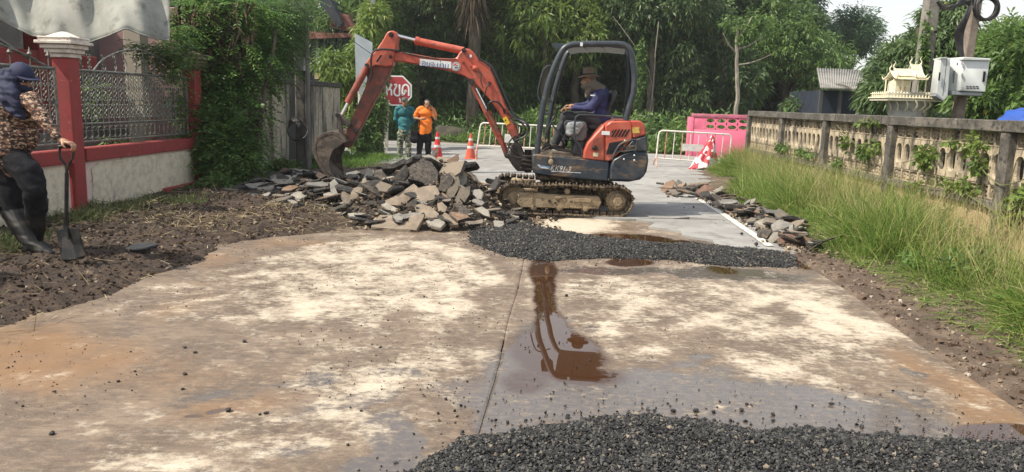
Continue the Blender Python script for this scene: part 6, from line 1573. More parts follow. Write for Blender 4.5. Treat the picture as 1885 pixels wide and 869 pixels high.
# seed stalks
n = 5500
Y = 4.5 + 13.8 * r.random(n) ** 1.1; lim = edgeR(Y) + .9 + .3 * sstep(13.5, 17.5, Y); X = lim + (wallX(Y) - .1 - lim) * r.random(n) ** .8; z = vergez(X, Y)
hs = .50 + .45 * r.random(n) * (.4 + fbm(X, Y, 3, 13))
so = strands('grass_seed_stalks', tint_mat('seed_stalk', [(0, (.30, .34, .10)), (.6, (.42, .38, .17)), (1, (.50, .36, .24))], .8, .25), np.stack([X, Y, z], 1), np.stack([r.normal(size=n) * .3, r.normal(size=n) * .3, np.ones(n)], 1), hs * 1.15, np.full(n, .004), None, 92, .2, 4)
tag(so, 'thin tan seed stalks rising over the tall grass by the wall', 'grass stalks', kind='stuff')
# left verge weeds, straw and clippings
def tufts(name, label, cen, n, h, m, seed, spread=.25, cat='grass'):
    rs = np.random.default_rng(seed); C = np.array(cen); i = rs.integers(0, len(C), n)
    X = C[i, 0] + rs.normal(size=n) * C[i, 2] * spread; Y = C[i, 1] + rs.normal(size=n) * C[i, 2] * spread * 1.4
    z = np.maximum(soilz(X, Y), 0)
    o = strands(name, m, np.stack([X, Y, z - .01], 1), np.stack([rs.normal(size=n) * .5, rs.normal(size=n) * .5, np.ones(n)], 1), h * (.5 + rs.random(n)), .006 + .005 * rs.random(n), None, seed, .45, 3)
    tag(o, label, cat, kind='stuff')
g = lambda a_, b_, s, z=.12: (*G(a_, b_, z)[:2], s)
M_GR2 = tint_mat('verge_weed', [(0, (.05, .08, .025)), (.6, (.12, .16, .05)), (1, (.28, .25, .12))], .6, .3)
tufts('verge_grass', 'tufts of green grass at the foot of the red and white fence', [g(155, 405, .5), g(165, 400, .6), g(60, 405, .5), g(230, 385, .5), g(30, 440, .6), g(280, 370, .5), g(345, 370, .6), g(10, 460, .5), g(150, 385, .4)], 2300, .20, M_GR2, 61)
tufts('corner_grass', 'short bright green grass where the lane meets the street', [(-4.0, 18.3, 1.6), (-3.6, 17.2, 1.2), (-4.6, 19.5, 1.8), (-4.3, 16.5, .9), (-5.5, 20.6, 1.5), (-3.4, 19.3, 1.2)], 9000, .22, tint_mat('bright_grass', [(0, (.06, .13, .02)), (1, (.16, .27, .045))], .6, .3), 62)
# low broad weeds at wall/fence feet
def weeds(name, label, ells, ncl, seed, lm=LM_MID, L=.09, W=.045, comp=False, per=8, cat='weed', **k):
    t_ = thing(name, label, cat, ells[0][:3]); foliage('leaves', lm, ells, ncl, per, L, W, .2, seed, t_, comp=comp, hang=.15, shell=.1, zmin=.02, **k)
weeds('pole_weed', 'green weeds growing at the foot of the left utility pole', [ell_at(520, 308, 15.6, 30, 14, .3), ell_at(590, 296, 16.5, 25, 12, .3)], 240, 63)
weeds('fence_weed', 'leafy weeds at the foot of the shrub beside the fence', [ell_at(300, 350, 12.2, 40, 12, .3), ell_at(345, 362, 12, 30, 14, .3), ell_at(400, 340, 12.3, 40, 20, .3)], 260, 64)
n = 3600; rs = np.random.default_rng(66)
X = rs.uniform(-5.4, -1.6, n); Y = 8.4 + 3.8 * rs.random(n); k = (fbm(X * 1.3, Y * 1.3, 3, 9) > .44) & (heapz(X, Y) < .1); X, Y = X[k], Y[k]
X = np.concatenate([X, rs.uniform(-5, -3, 500)]); Y = np.concatenate([Y, rs.uniform(4.5, 9, 500)]); n = len(X)
dr = rs.normal(size=(n, 3)) * [1, 1, .22] + [0, 0, .12]
o = strands('straw', tint_mat('straw', [(0, (.10, .07, .035)), (.5, (.26, .20, .10)), (1, (.42, .36, .22))], .9), np.stack([X, Y, np.maximum(soilz(X, Y), 0) + .02], 1), dr, .08 + .14 * rs.random(n), .004 + .004 * rs.random(n), None, 67, .1, 2)
tag(o, 'dry straw and grass clippings on the soil in front of the heap', 'straw', kind='stuff')
# cut dead grass lying on the right verge edge
n = 2600; Y = 3.3 + 8 * rs.random(n); X = edgeR(Y) + .45 + .5 * rs.random(n)
o = strands('flattened_grass', M_GRASS, np.stack([X, Y, vergez(X, Y) + .015], 1), rs.normal(size=(n, 3)) * [1, 1, .15] + [-.3, 0, .12], .12 + .16 * rs.random(n), .005 + .004 * rs.random(n), None, 68, .15, 2)
tag(o, 'flattened grass lying on the soil at the grass edge', 'grass', kind='stuff')

# broad-leaved weeds scattered through the grass bank
wd_ = []
rw = random.Random(12)
for k in range(46):
    y_ = rw.uniform(4.6, 16); lo_ = float(edgeR(np.array([y_]))[0]) + .75; x_ = rw.uniform(lo_, wallX(y_) - .1); wd_.append((x_, y_, .12 + .3 * (rw.random() ** 2) * (x_ - lo_), rw.uniform(.12, .28), rw.uniform(.12, .28), rw.uniform(.06, .16)))
t_ = thing('verge_weeds', 'low broad-leaved green weeds scattered among the tall grass on the right bank', 'weeds', (4, 8, 0.1))
foliage('leaves', LM_MID, wd_, 420, 7, .08, .04, .16, 93, t_, hang=.05, shell=.1, zmin=.02, bright=.1)
t_['kind'] = 'stuff'
# ================================================================== right-hand perforated wall
M_WCAP = mat('mouldy_dark_concrete', (.075, .068, .058), (.17, .15, .125), .95, scale=5, lo=.42, hi=.66, c3=(.03, .028, .025), s3=18, lo3=.5, hi3=.66, bump=.5, bscale=50)
M_WBLK = mat('weathered_cream_block', (.50, .41, .29), (.35, .285, .20), .95, scale=5, c3=(.075, .068, .055), s3=6, lo3=.43, hi3=.66, stretch3=(1, 1, .35), bump=.5, bscale=50)
M_WLOW = mat('peach_plaster', (.50, .36, .22), (.40, .28, .17), .95, scale=4, c3=(.14, .11, .08), s3=4, lo3=.56, hi3=.74, stretch3=(1, 1, .3), bump=.3)
wy = math.atan2(.037, 1)
RZ = Matrix.Rotation(-wy, 3, 'Z')
def wp(y, off=0.0, z=0.0):
    """point on the wall line at depth y, off metres behind its road face"""
    return Vector((4.9 + .037 * y + off, y, z))
WALL = thing('perforated_wall', 'long low weathered concrete wall with oval openings and dark coping along the right side', 'wall', wp(12))
YS = [5.6, 8.25, 11.03, 13.62, 16.15, 18.75]
HW = 1.50
def wbox(name, y0, y1, off, wd, z0, z1, m, bevel=.008):
    b = MB(); c = (wp(y0) + wp(y1)) / 2; c.x += off; c.z = (z0 + z1) / 2
    b.box(c, (wd, (wp(y1) - wp(y0)).length, z1 - z0), RZ); return b.build(name, m, WALL, bevel=bevel)
def block_mesh(name, w, h, t, kind):
    """ventilation block standing in the YZ plane, road face at x=0"""
    b = MB()
    if kind == 'oval':
        n = 20; R_ = []; I_ = []
        for k in range(n):
            a = 2 * PI * k / n + PI / n; c, s_ = math.cos(a), math.sin(a)
            q = max(abs(c) / (w / 2), abs(s_) / (h / 2)); R_.append((c / q, s_ / q))
            I_.append((.074 * (1 if c > 0 else -1) * abs(c) ** .9, (h / 2 - .07) * (1 if s_ > 0 else -1) * abs(s_) ** .62))
        # match ring corners
        V = [(0, y, z) for y, z in R_] + [(-.004, y * 1.12, z * 1.04) for y, z in I_] + [(t, y, z) for y, z in R_] + [(t, y * 1.1, z) for y, z in I_] + [(.02, y, z) for y, z in I_]
        F = []
        for k in range(n):
            j = (k + 1) % n
            F += [(k, j, n + j, n + k), (n + k, n + j, 4 * n + j, 4 * n + k), (4 * n + k, 4 * n + j, 3 * n + j, 3 * n + k), (2 * n + j, 2 * n + k, 3 * n + k, 3 * n + j), (j, k, 2 * n + k, 2 * n + j)]
        b.add(V, F)
    elif kind == 'scroll':
        for s_ in (-1, 1):
            b.box((t / 2, s_ * (w / 2 - .008), 0), (t, .016, h)); b.box((t / 2, 0, s_ * (h / 2 - .007)), (t - .004, w - .034, .014))
        for s_ in (-1, 1):
            path = []
            for k in range(14):
                a = s_ * (PI * .1 + k / 13 * PI * 1.75); rr_ = .036 - .0014 * k
                path.append((t / 2, s_ * .046 + rr_ * math.cos(a), rr_ * 1.1 * math.sin(a)))
            for p, q in zip(path[:-1], path[1:]):
                p, q = Vector(p), Vector(q); d = (q - p).normalized(); nn = Vector((0, -d.z, d.y)) * .011
                b.prism([p + nn - Vector((t / 2 - .01, 0, 0)), q + nn - Vector((t / 2 - .01, 0, 0)), q - nn - Vector((t / 2 - .01, 0, 0)), p - nn - Vector((t / 2 - .01, 0, 0))], (t - .03, 0, 0))
        b.box((t / 2, 0, 0), (t - .03, .02, h - .03))
    return b.mesh(name, M_WBLK, (0, 0, 0), smooth=False)
for i in range(len(YS)):
    wbox('post', YS[i] - .085, YS[i] + .085, -.015, .21, 0, HW - .125, M_WCAP)
for i in range(len(YS) - 1):
    y0, y1 = YS[i] + .086, YS[i + 1] - .086
    Lb = y1 - y0; nb_ = 11 if i < 2 else 10; w = Lb / nb_
    mo = block_mesh('oval_block', w - .004, .40, .055, 'oval'); ms = block_mesh('scroll_block', w - .004, .155, .09, 'scroll')
    for k in range(nb_):
        y = y0 + (k + .5) * w
        o = inst('oval_block', mo, WALL, wp(y, -.045, 1.005 + random.uniform(-.002, .002)), (0, 0, -wy))
        o = inst('scroll_block', ms, WALL, wp(y, -.038, 1.29), (0, 0, -wy)); o = inst('scroll_block', ms, WALL, wp(y, -.038, .722), (PI * (k % 2), 0, -wy))
    wbox('ledge', YS[i] + .087, YS[i + 1] - .087, -.02, .19, .56, .64, M_WCAP)
    wbox('lower_panel', YS[i] + .087, YS[i + 1] - .087, .0, .12, 0, .56, M_WLOW, 0)
    wbox('coping', YS[i] - .0, YS[i + 1] - .0 - .006, -.01, .25, HW - .123, HW - .004 * (i % 2), M_WCAP)
wbox('coping', 3.6, 5.594, -.01, .25, HW - .123, HW - .003, M_WCAP); wbox('lower_panel', 3.6, 5.51, .0, .12, 0, .56, M_WLOW, 0)
wc = thing('wall_creeper', 'bright green creeper trailing over the nearest bays of the perforated wall', 'creeper', wp(8.6, -.12, .3))
def wpx(px, py, off=-.14):
    d = ray(px, py); # intersect the wall's road face
    t = (4.9 + off) / (d.x - .037 * d.y); return Vector((0, 0, CAM_Z)) + d * t
for pts in [[(1880, 420), (1830, 390), (1760, 350), (1690, 345)], [(1885, 330), (1840, 340), (1800, 300), (1790, 260), (1740, 262), (1700, 270)], [(1720, 262), (1690, 290), (1660, 300)], [(1885, 400), (1860, 350), (1870, 300)], [(1540, 230), (1570, 260), (1600, 290)]]:
    b = MB(); b.tube(smooth_path([wpx(*p) for p in pts]), .006, 5); b.build('vine_stem', mat('vine_stem', (.12, .13, .05), rough=.9), wc)
def well(px, py, rw, rh): p = wpx(px, py); k = p.y / FPX; return (p.x, p.y, p.z, .07, rw * k * 1.4, rh * k)
foliage('leaves', LM_BRIGHT, [well(1875, 370, 26, 40), well(1860, 400, 30, 18), well(1760, 340, 60, 14), well(1700, 290, 40, 26), well(1790, 262, 40, 14), well(1800, 300, 14, 35), well(1690, 345, 26, 12), well(1740, 262, 40, 8), well(1600, 270, 30, 14), well(1560, 265, 12, 20), well(1600, 225, 50, 5)], 190, 5, .07, .055, .12, 71, wc, shell=.1, hang=.3)
foliage('leaves', LM_MID, [well(1590, 280, 40, 14), well(1480, 282, 60, 8), well(1540, 300, 40, 8), well(1440, 270, 30, 8)], 110, 5, .06, .045, .12, 72, wc, shell=.1, hang=.3)

# garden plants filling the ground behind the wall
n = 15000; Yg = 5.5 + 14 * rng.random(n); Xg = wallX(Yg) + .35 + 1.1 * rng.random(n); Zg = 1.32 * rng.random(n)
V, F = leaves(np.stack([Xg, Yg, Zg], 1), rng.normal(size=(n, 3)), rng.normal(size=(n, 3)), .14 + .1 * rng.random(n), .06 + .04 * rng.random(n))
o = np_obj('garden_bushes', V, F, LM_MANGO, attrs={'tint': np.repeat(rng.random(n) * .6, 4)}); tag(o, 'dark bushes in the garden right behind the perforated wall', 'bushes', kind='stuff')
# ================================================================== left iron fence on a painted plinth
M_FRED = mat('faded_red_paint', (.30, .042, .040), (.24, .04, .037), .75, scale=6, c3=(.42, .15, .13), s3=16, lo3=.62, hi3=.72, bump=.15)
M_FWHT = mat('rough_cast_cream_plaster', (.78, .70, .55), (.60, .53, .41), .95, scale=10, c3=(.07, .07, .055), s3=3.2, lo3=.60, hi3=.70, stretch3=(1, 1, .25), bump=1.0, bscale=38)
M_FPNK = mat('pale_pink_plaster', (.68, .54, .49), (.58, .46, .42), .9, scale=6, c3=(.22, .18, .15), s3=7, lo3=.56, hi3=.72)
M_IRON = mat('weathered_silver_iron', (.22, .235, .22), (.13, .125, .10), .55, metal=.5, scale=18, c3=(.10, .075, .045), s3=30, lo3=.52, hi3=.64)
M_CAPW = mat('cracked_white_plaster', (.68, .62, .55), (.52, .46, .40), .85, scale=9, c3=(.25, .2, .17), s3=25, lo3=.6, hi3=.68, bump=.3)
M_CAPD = mat('mossy_brown_cap', (.17, .13, .09), (.09, .08, .05), .95, scale=12, bump=.4)
F0 = Vector((-5.33, 9.5, 0)); F1 = Vector((-5.16, 12.75, 0)); FD = (F1 - F0).normalized()
FN = Vector((FD.y, -FD.x, 0))              # towards the road
fa = math.atan2(-FD.x, FD.y)
RF_ = Matrix.Rotation(fa, 3, 'Z')
FEN = thing('garden_fence', 'red framed garden fence with scrolled iron panels on a rough white plinth', 'fence', F0)
def fp(t, off=0.0, z=0.0): return F0 + FD * t + FN * off + Vector((0, 0, z))
def fbox(name, t0, t1, off, wd, z0, z1, m, parent=FEN, bevel=.006):
    b = MB(); b.box(fp((t0 + t1) / 2, off, (z0 + z1) / 2), (wd, t1 - t0, z1 - z0), RF_); return b.build(name, m, parent, bevel=bevel)
FL = (F1 - F0).length
def pillar(t, cap=True):
    p = fbox('pillar', t - .105, t + .105, .0, .21, 0, 1.93, M_FRED, bevel=.012)
    b = MB(); c = fp(t, .0, 1.93)
    for z0, z1, w in ((0, .05, .25), (.05, .10, .31), (.10, .15, .37), (.152, .19, .45), (.19, .215, .39)):
        b.box(c + Vector((0, 0, (z0 + z1) / 2)), (w, w, z1 - z0 - .002), RF_)
    b.prism([c + RF_ @ Vector((x, y, .215)) for x, y in ((-.2, -.2), (.2, -.2), (.2, .2), (-.2, .2))], (0, 0, .02)); b.lathe([(.2, .235), (.10, .275), (.03, .30)], c, 8)
    b.build('pillar_cap', (M_CAPW if t < FL - .1 else M_CAPD), p, bevel=.006)
pillar(0); pillar(FL); pillar(-4.1)
for t0, t1 in ((.147, FL - .147), (-3.95, -.147)):
    fbox('red_beam', t0, t1, .0, .20, .70, .86, M_FRED)
    fbox('plinth', t0, t1, -.01, .12, 0, .70, M_FPNK)
    b = MB(); L = t1 - t0
    # rough-cast field with irregular edge, proud of the plinth
    pts = [(t0 + .12, .12), (t0 + .16, .40), (t0 + .14, .60), (t0 + .32, .665), (t0 + L * .5, .675), (t1 - .14, .67), (t1 - .08, .5), (t1 - .16, .3), (t1 - .10, .14), (t0 + L * .5, .06)]
    b.prism([fp(t, .052, z) for t, z in pts], FN * .014); b.build('rough_cast_panel', M_FWHT, FEN, smooth=False)
fbox('red_base', FL * .62, FL - .147, .06, .12, .02, .17, M_FRED)
def scroll_mesh():
    b = MB()
    path = []
    for k in range(12):
        a = -PI * .5 + PI * 1.6 * k / 11; r_ = .012 + .030 * (1 - k / 11); path.append(Vector((0, .035 - r_ * math.cos(a) * .9, .09 + r_ * math.sin(a) * 1.1)))
    pts = path[::-1] + [Vector((0, .012, 0))] + [Vector((0, p.y * 1, -p.z)) for p in path]
    b.tube(smooth_path(pts, 2), .0055, 5)
    return b.mesh('iron_scroll', M_IRON, (0, 0, 0), smooth=True)
def ring_mesh(r_, rz):
    b = MB(); b.tube([(0, r_ * math.cos(a), rz * math.sin(a)) for a in np.linspace(0, 2 * PI, 14, endpoint=False)], .0055, 5, closed=True); return b.mesh('iron_ring', M_IRON, (0, 0, 0))
ms, mr, mrr = scroll_mesh(), ring_mesh(.075, .075), ring_mesh(.04, .045)
def iron_panel(t0, t1, arch):
    L = t1 - t0; zb, zm, zt = .93, 1.15, 1.80
    def rail(z, r_=.013, a=t0, c=t1):
        b = MB(); b.tube([fp(a, 0, z), fp(c, 0, z)], r_, 8); b.build('rail', M_IRON, FEN)
    rail(zb); rail(zm); rail(zt, .016)
    for t in (t0, t1):
        b = MB(); b.tube([fp(t, 0, zb - .05), fp(t, 0, zt + .02)], .017, 8); b.build('panel_post', M_IRON, FEN)
    n = int(L / .128); w = L / n
    bm = MB(); bm.tube([(0, 0, zb), (0, 0, zt)], .0065, 6); me = bm.mesh('bar', M_IRON, (0, 0, 0))
    for i in range(1, n):
        inst('bar', me, FEN, fp(t0 + i * w, 0, 0), None)
    for i in range(n):
        t = t0 + (i + .5) * w
        inst('iron_ring', mr, FEN, fp(t, 0, (zb + zm) / 2), (0, 0, fa))
        for z, fl in ((1.30, 0), (1.52, PI), (1.70, 0)):
            for s_ in (0, 1):
                inst('iron_scroll', ms, FEN, fp(t + (.0 if s_ else 0), .0, z), (0, 0, fa + PI * s_), (1, .95, .78))
        if i % 2: inst('iron_ring', mrr, FEN, fp(t, 0, 1.41), (0, 0, fa))
    # finials and arched crest
    cz = zt
    if arch:
        c0, c1 = t0 + .35, t1 - .25; pts = [fp(c0 + (c1 - c0) * k / 14, 0, cz + .33 * math.sin(PI * k / 14) ** .7) for k in range(15)]
        b = MB(); b.tube(pts, .012, 7); b.build('crest_arch', M_IRON, FEN)
        for k in range(1, 9):
            t = c0 + (c1 - c0) * k / 9; h_ = .33 * math.sin(PI * k / 9) ** .7
            b = MB(); b.tube(smooth_path([fp(t, 0, cz), fp(t + .05, 0, cz + h_ * .4), fp(t - .03, 0, cz + h_ * .75), fp(t, 0, cz + h_)]), .0065, 5); b.build('crest_bar', M_IRON, FEN)
            inst('iron_scroll', ms, FEN, fp(t, 0, cz + .12), (0, 0, fa + PI * (k % 2)), (1, .9, .8))
        for t in (t0 + .1, t0 + .28):
            b = MB(); b.tube(smooth_path([fp(t, 0, cz), fp(t, 0, cz + .2)]), .008, 6); b.build('finial_stem', M_IRON, FEN)
            for s_ in (-1, 1): inst('iron_scroll', ms, FEN, fp(t, 0, cz + .12), (0, 0, fa + (0 if s_ > 0 else PI)), (1, 1, .7))
    else:
        for t in np.arange(t1 - .1, t0, -.32):
            b = MB(); b.tube([fp(t, 0, cz), fp(t, 0, cz + .16)], .008, 6); b.lathe([(.004, .10), (.03, .14), (.012, .17), (.002, .22)], fp(t, 0, cz), 6); b.build('finial', M_IRON, FEN)
        b = MB(); b.tube([fp(t1 - .1, -.02, cz + .02), fp(t1 - .5, -.02, cz + .12), fp(t1 - 1.4, -.02, cz + .48)], .016, 7); b.build('slanted_tube', M_IRON, FEN)
        b = MB(); b.tube([fp(t0 + (t1 - .3 - t0) * k / 12, 0, cz + .5 - .42 * (k / 12) ** 2) for k in range(13)], .011, 6); b.build('crest_arch', M_IRON, FEN)
iron_panel(.20, FL - .2, True)
iron_panel(-3.9, -.22, False)
# grey shade cloth stretched above and behind the fence
cl = thing('shade_cloth', 'large faded grey-green shade cloth hanging over the iron fence at the top left', 'cloth', fp(1, -.8, 1.9))
low = [(-260, 40), (-60, 25), (0, 36), (60, 66), (110, 70), (165, 78), (200, 66), (232, 52), (262, 64), (285, 71), (312, 74)]
us = np.linspace(-260, 312, 90); lowy = np.interp(us, [p[0] for p in low], [p[1] for p in low])
V = []; nr = 26
for j in range(nr):
    for u, ly in zip(us, lowy):
        t = j / (nr - 1); y = ly - t * (ly + 160)
        sag = .16 * math.sin(u * .021 + t * 2.0) + .10 * math.sin(u * .047 - t * 3.1) + .05 * math.sin(u * .11 + t * 5) + .06 * float(fbm(np.array([u * .03]), np.array([t * 3]), 3, 4)[0])
        V.append(tuple(P(u, y, 11.2 + sag + 1.0 * t)))
V = np.array(V); i = (np.arange(nr - 1)[:, None] * 90 + np.arange(89)[None]).ravel()
M_CLOTH = mat('faded_shade_cloth', (.23, .235, .21), (.31, .31, .275), .9, scale=1.6, c3=(.15, .15, .13), s3=3.5, lo3=.52, hi3=.70, bump=.25, bscale=14)
o = np_obj('cloth_sheet', V, np.stack([i, i + 1, i + 91, i + 90], 1), M_CLOTH, cl, smooth=True)
md = o.modifiers.new('thickness', 'SOLIDIFY'); md.thickness = .006
b = MB(); b.tube([tuple(v_ + np.array([0, -.01, 0])) for v_ in V[:90]], .012, 6); b.build('rolled_hem', M_CLOTH, cl)
# dim plastered house wall in the garden behind the iron panels
PH = thing('pink_house', 'pink and grey house wall with red trims seen through the iron fence', 'house', (-8.2, 13, 0))
def pbox(name, x, y, z, sx, sy, sz, m, par=PH, bev=.01):
    b = MB(); b.box((x, y, z), (sx, sy, sz)); return b.build(name, m, par, bevel=bev)
pbox('wall', -8.3, 12.0, 1.6, .2, 9.0, 3.2, mat('grey_house_wall', (.20, .20, .185), (.13, .13, .12), .95, scale=2, c3=(.3, .28, .25), s3=5))
pbox('end_wall', -6.9, 15.9, 1.6, 2.6, .2, 3.2, mat('pink_house_wall', (.42, .25, .23), (.34, .21, .20), .9, scale=3))
for y in (9.2, 12.4): pbox('column', -7.4, y, 1.5, .24, .24, 3.0, M_FRED)
pbox('beam', -7.4, 11, 2.0, .2, 6.0, .28, M_FRED); pbox('column', -6.7, 14.2, 1.4, .3, .3, 2.8, mat('cream_column', (.45, .40, .33), rough=.9))
pbox('low_wall', -7.2, 11.5, .45, .15, 7.5, .9, mat('grey_house_wall', (.2, .2, .18)))
# ================================================================== stained boundary wall and what stands behind it
M_STAIN, nt, bs = new_mat('black_streaked_cream_wall')
n1 = wnoise(nt, 1.0, 5, .6, (1.5, 1.5, .22)); n2 = wnoise(nt, 4, 5, .65, (3, 3, .35)); n3 = wnoise(nt, 9, 4, .6)
c_ = mixc(nt, mrange(nt, n3, .4, .65), (.40, .36, .28), (.28, .255, .20))
c_ = mixc(nt, mrange(nt, n1, .44, .60), c_, (.035, .034, .032)); c_ = mixc(nt, mrange(nt, n2, .52, .66), c_, (.03, .03, .028))
lk(nt, c_, bs.inputs['Base Color']); bs.inputs['Roughness'].default_value = .95
SWL = thing('stained_wall', 'old boundary wall with black mould streaks behind the left utility pole', 'wall', (-5.1, 16, 0))
s0, s1 = Vector((-5.2, 14.2, 0)), Vector((-4.55, 20.9, 0)); sd_ = (s1 - s0).normalized(); sa = math.atan2(-sd_.x, sd_.y); RS = Matrix.Rotation(sa, 3, 'Z')
for k in range(3):
    L = (s1 - s0).length / 3; c = s0 + sd_ * (L * (k + .5))
    b = MB(); b.box(c + Vector((-.1, 0, .9)), (.12, L - .02, 1.8), RS); b.build('wall_panel', M_STAIN, SWL)
    b = MB(); b.box(c + Vector((-.1, 0, 1.87)), (.24, L - .004, .11), RS); b.build('coping', mat('black_mould_coping', (.03, .03, .027), (.07, .068, .055), .95, scale=9, bump=.6), SWL, bevel=.01)
    b = MB(); b.box(s0 + sd_ * (L * k) + Vector((-.08, 0, .9)), (.2, .2, 1.798), RS); b.build('wall_post', M_STAIN, SWL)
b = MB(); b.box((s0 + s1) / 2 + Vector((.05, 0, .06)), (.35, 6.6, .24), RS); b.build('footing', M_WCAP, SWL, bevel=.02)
# block-built outhouse behind the wall
OH = thing('outhouse', 'grey outhouse with horizontal louvre blocks behind the stained wall', 'building', tuple(P(510, 150, 19) - Vector((0, 0, 1.9))))
p0, p1 = P(470, 152, 19.0), P(548, 60, 19.0)
M_OUT = mat('outhouse_plaster', (.20, .19, .16), (.12, .115, .10), .95, scale=3, c3=(.05, .05, .045), s3=5, stretch3=(1, 1, .4))
b = MB(); b.box(((p0.x + p1.x) / 2, 19.2, 1.6), (p1.x - p0.x, .2, 3.2)); b.build('wall', M_OUT, OH)
for k in range(6):
    a, c = P(512, 92 + k * 7.5, 19.05), P(546, 92 + k * 7.5, 19.05)
    b = MB(); b.box((a + c) / 2, (c.x - a.x, .08, .045), Matrix.Rotation(.4, 3, 'X')); b.build('louvre', mat('louvre_grey', (.30, .30, .28), (.18, .18, .16), .9, scale=9), OH, bevel=.004)
b = MB(); b.box(P(505, 118, 19.03), (.9, .06, .7)); b.build('louvre_recess', M_SLOT, OH)
# dark timber house with red tiled roof
DH = thing('timber_house', 'dark timber house with a rusty red roof ridge at the top left', 'house', (x0(600, 29), 29.5, 0))
M_TIM = mat('dark_blue_timber', (.022, .028, .036), (.045, .05, .055), .85, scale=3, bump=.3)
xa, xb = x0(530, 29), x0(652, 29)
b = MB(); b.box(((xa + xb) / 2, 31, 2.2), (xb - xa, 3, 4.4)); b.build('wall', M_TIM, DH)
for k in range(9):
    x = xa + (xb - xa) * (k + .5) / 9; b = MB(); b.box((x, 29.47, 2.2), (.03, .05, 4.3)); b.build('batten', M_TIM, DH)
rm = mat('rusty_red_tiles', (.16, .055, .04), (.24, .11, .085), .85, scale=4, c3=(.08, .06, .05), s3=9)
r0, r1 = P(590, -5, 29), P(660, 62, 29)
b = MB()
b.prism([P(592, -12, 28.6), P(607, -2, 28.6), P(630, 42, 28.6), P(622, 50, 28.6), P(585, 2, 28.6)], (0, 3.5, 0)); b.build('gable_eave', M_TIM, DH)
b = MB(); b.prism([P(612, 20, 29), P(640, 30, 29), P(659, 58, 29), P(650, 60, 29), P(606, 50, 29)], (0, 3, .3)); b.build('roof', rm, DH)
b = MB(); b.prism([P(560, 60, 28.8), P(655, 62, 28.8), P(660, 68, 28.8), P(560, 72, 28.8)], (0, 1.2, .2)); b.build('lower_roof', rm, DH)
for k in range(5):
    b = MB(); b.box(P(585 + k * 13, 100, 29.3), (.12, .06, 1.2)); b.build('window_post', mat('worn_blue_grey', (.10, .13, .16), rough=.8), DH)
b = MB(); b.box(P(592, 140, 29.2), (.5, .1, .22)); b.build('crate_board', mat('old_board', (.35, .27, .15), rough=.8), DH)
# ================================================================== poles
M_CPOLE = mat('weathered_concrete_pole', (.17, .155, .135), (.25, .235, .21), .95, scale=5, c3=(.10, .09, .08), s3=9, stretch3=(1, 1, .4), bump=.4)
M_CPOLED = mat('dark_concrete_pole', (.095, .09, .08), (.14, .13, .115), .95, scale=5, c3=(.05, .05, .045), s3=7, stretch3=(1, 1, .4), bump=.4)
def spole(name, base, top, w0, w1, m, label, cat='utility pole'):
    t = thing(name, label, cat, base); base, top = Vector(base), Vector(top)
    b = MB(); vs = []
    for c, w in ((base, w0), (top, w1)):
        k = w * .12
        for x, y in ((-w / 2 + k, -w / 2), (w / 2 - k, -w / 2), (w / 2, -w / 2 + k), (w / 2, w / 2 - k), (w / 2 - k, w / 2), (-w / 2 + k, w / 2), (-w / 2, w / 2 - k), (-w / 2, -w / 2 + k)): vs.append(c + Vector((x, y, 0)))
    b.add(vs, [(i, (i + 1) % 8, 8 + (i + 1) % 8, 8 + i) for i in range(8)] + [tuple(range(7, -1, -1)), tuple(range(8, 16))])
    b.build('pole_shaft', m, t, smooth=False); return t
def ext(a, b_, Y, z0, z1):
    p, q = P(*a, Y), P(*b_, Y); d = (p - q) / (p.z - q.z); return q + d * (z0 - q.z), q + d * (z1 - q.z)
b0, b1 = ext((556, 120), (560, 305), 16.0, 0, 6.5)
UP = spole('utility_pole', b0, b1, .26, .24, M_CPOLED, 'dark square concrete utility pole in front of the black-streaked wall')
b = MB(); b.box(P(553, 118, 15.8), (.17, .14, .26)); jb = b.build('junction_box', mat('old_grey_box', (.30, .31, .30), (.2, .2, .19), .7, scale=20), UP, bevel=.01)
b = MB(); b.tube(smooth_path([P(560, 40, 15.82), P(561, 110, 15.82), P(560, 180, 15.82), P(562, 290, 15.82)]), .012, 6); b.build('conduit', M_HOSE, UP)
cc = thing('cable_coil', 'loose coil of thin black cable hanging on the left utility pole', 'cable coil', P(545, 265, 15.75))
for k in range(6):
    c = P(543 + k, 237 + k * .8, 15.75); b = MB(); b.tube([c + Vector(((.14 + .012 * k) * math.cos(a), .02 * k * math.sin(a), (.24 - .012 * k) * math.sin(a))) for a in np.linspace(0, 2 * PI, 22, endpoint=False)], .008, 5, closed=True); b.build('cable_loop', M_HOSE, cc)
b0, b1 = ext((686, 20), (685, 200), 26.5, 0, 8.5)
spole('lamp_post', b0, b1, .19, .17, mat('light_grey_pole', (.26, .27, .24), (.2, .2, .18), .9, scale=5), 'slim pale grey pole behind the blank board beside the bright bush', 'pole')
b0, b1 = ext((1714, 10), (1690, 200), 13.2, 0, 5.8)
LP_ = spole('utility_pole', b0, b1, .23, .185, M_CPOLE, 'thick grey concrete utility pole right behind the spirit house')
b = MB()
for k in range(5): b.cyl(Vector(b0).lerp(Vector(b1), .38 + k * .11) + Vector((.05, -.17, 0)), Vector(b0).lerp(Vector(b1), .38 + k * .11) + Vector((.05, -.13, 0)), .02, 8)
b.build('bolt_hole', M_SLOT, LP_)['kind'] = 'stuff'
foliage('ivy', LM_MID, [(Vector(b0).lerp(Vector(b1), .45).x - .12, 13.0, 2.4, .08, .12, .9)], 130, 5, .06, .05, .1, 73, LP_, shell=.1)
b0, b1 = ext((1797, 0), (1765, 200), 12.4, 0, 5.2)
RP = spole('utility_pole', b0, b1, .16, .125, mat('brown_grey_pole', (.17, .135, .11), (.24, .2, .165), .95, scale=6, bump=.4), 'brownish utility pole carrying the two grey cabinets at the right')
P2 = lambda a, b_: (1640 + a / 3.62, b_ / 3.62)
def T6(a, c, Y): return P(*P2(a, c), Y)
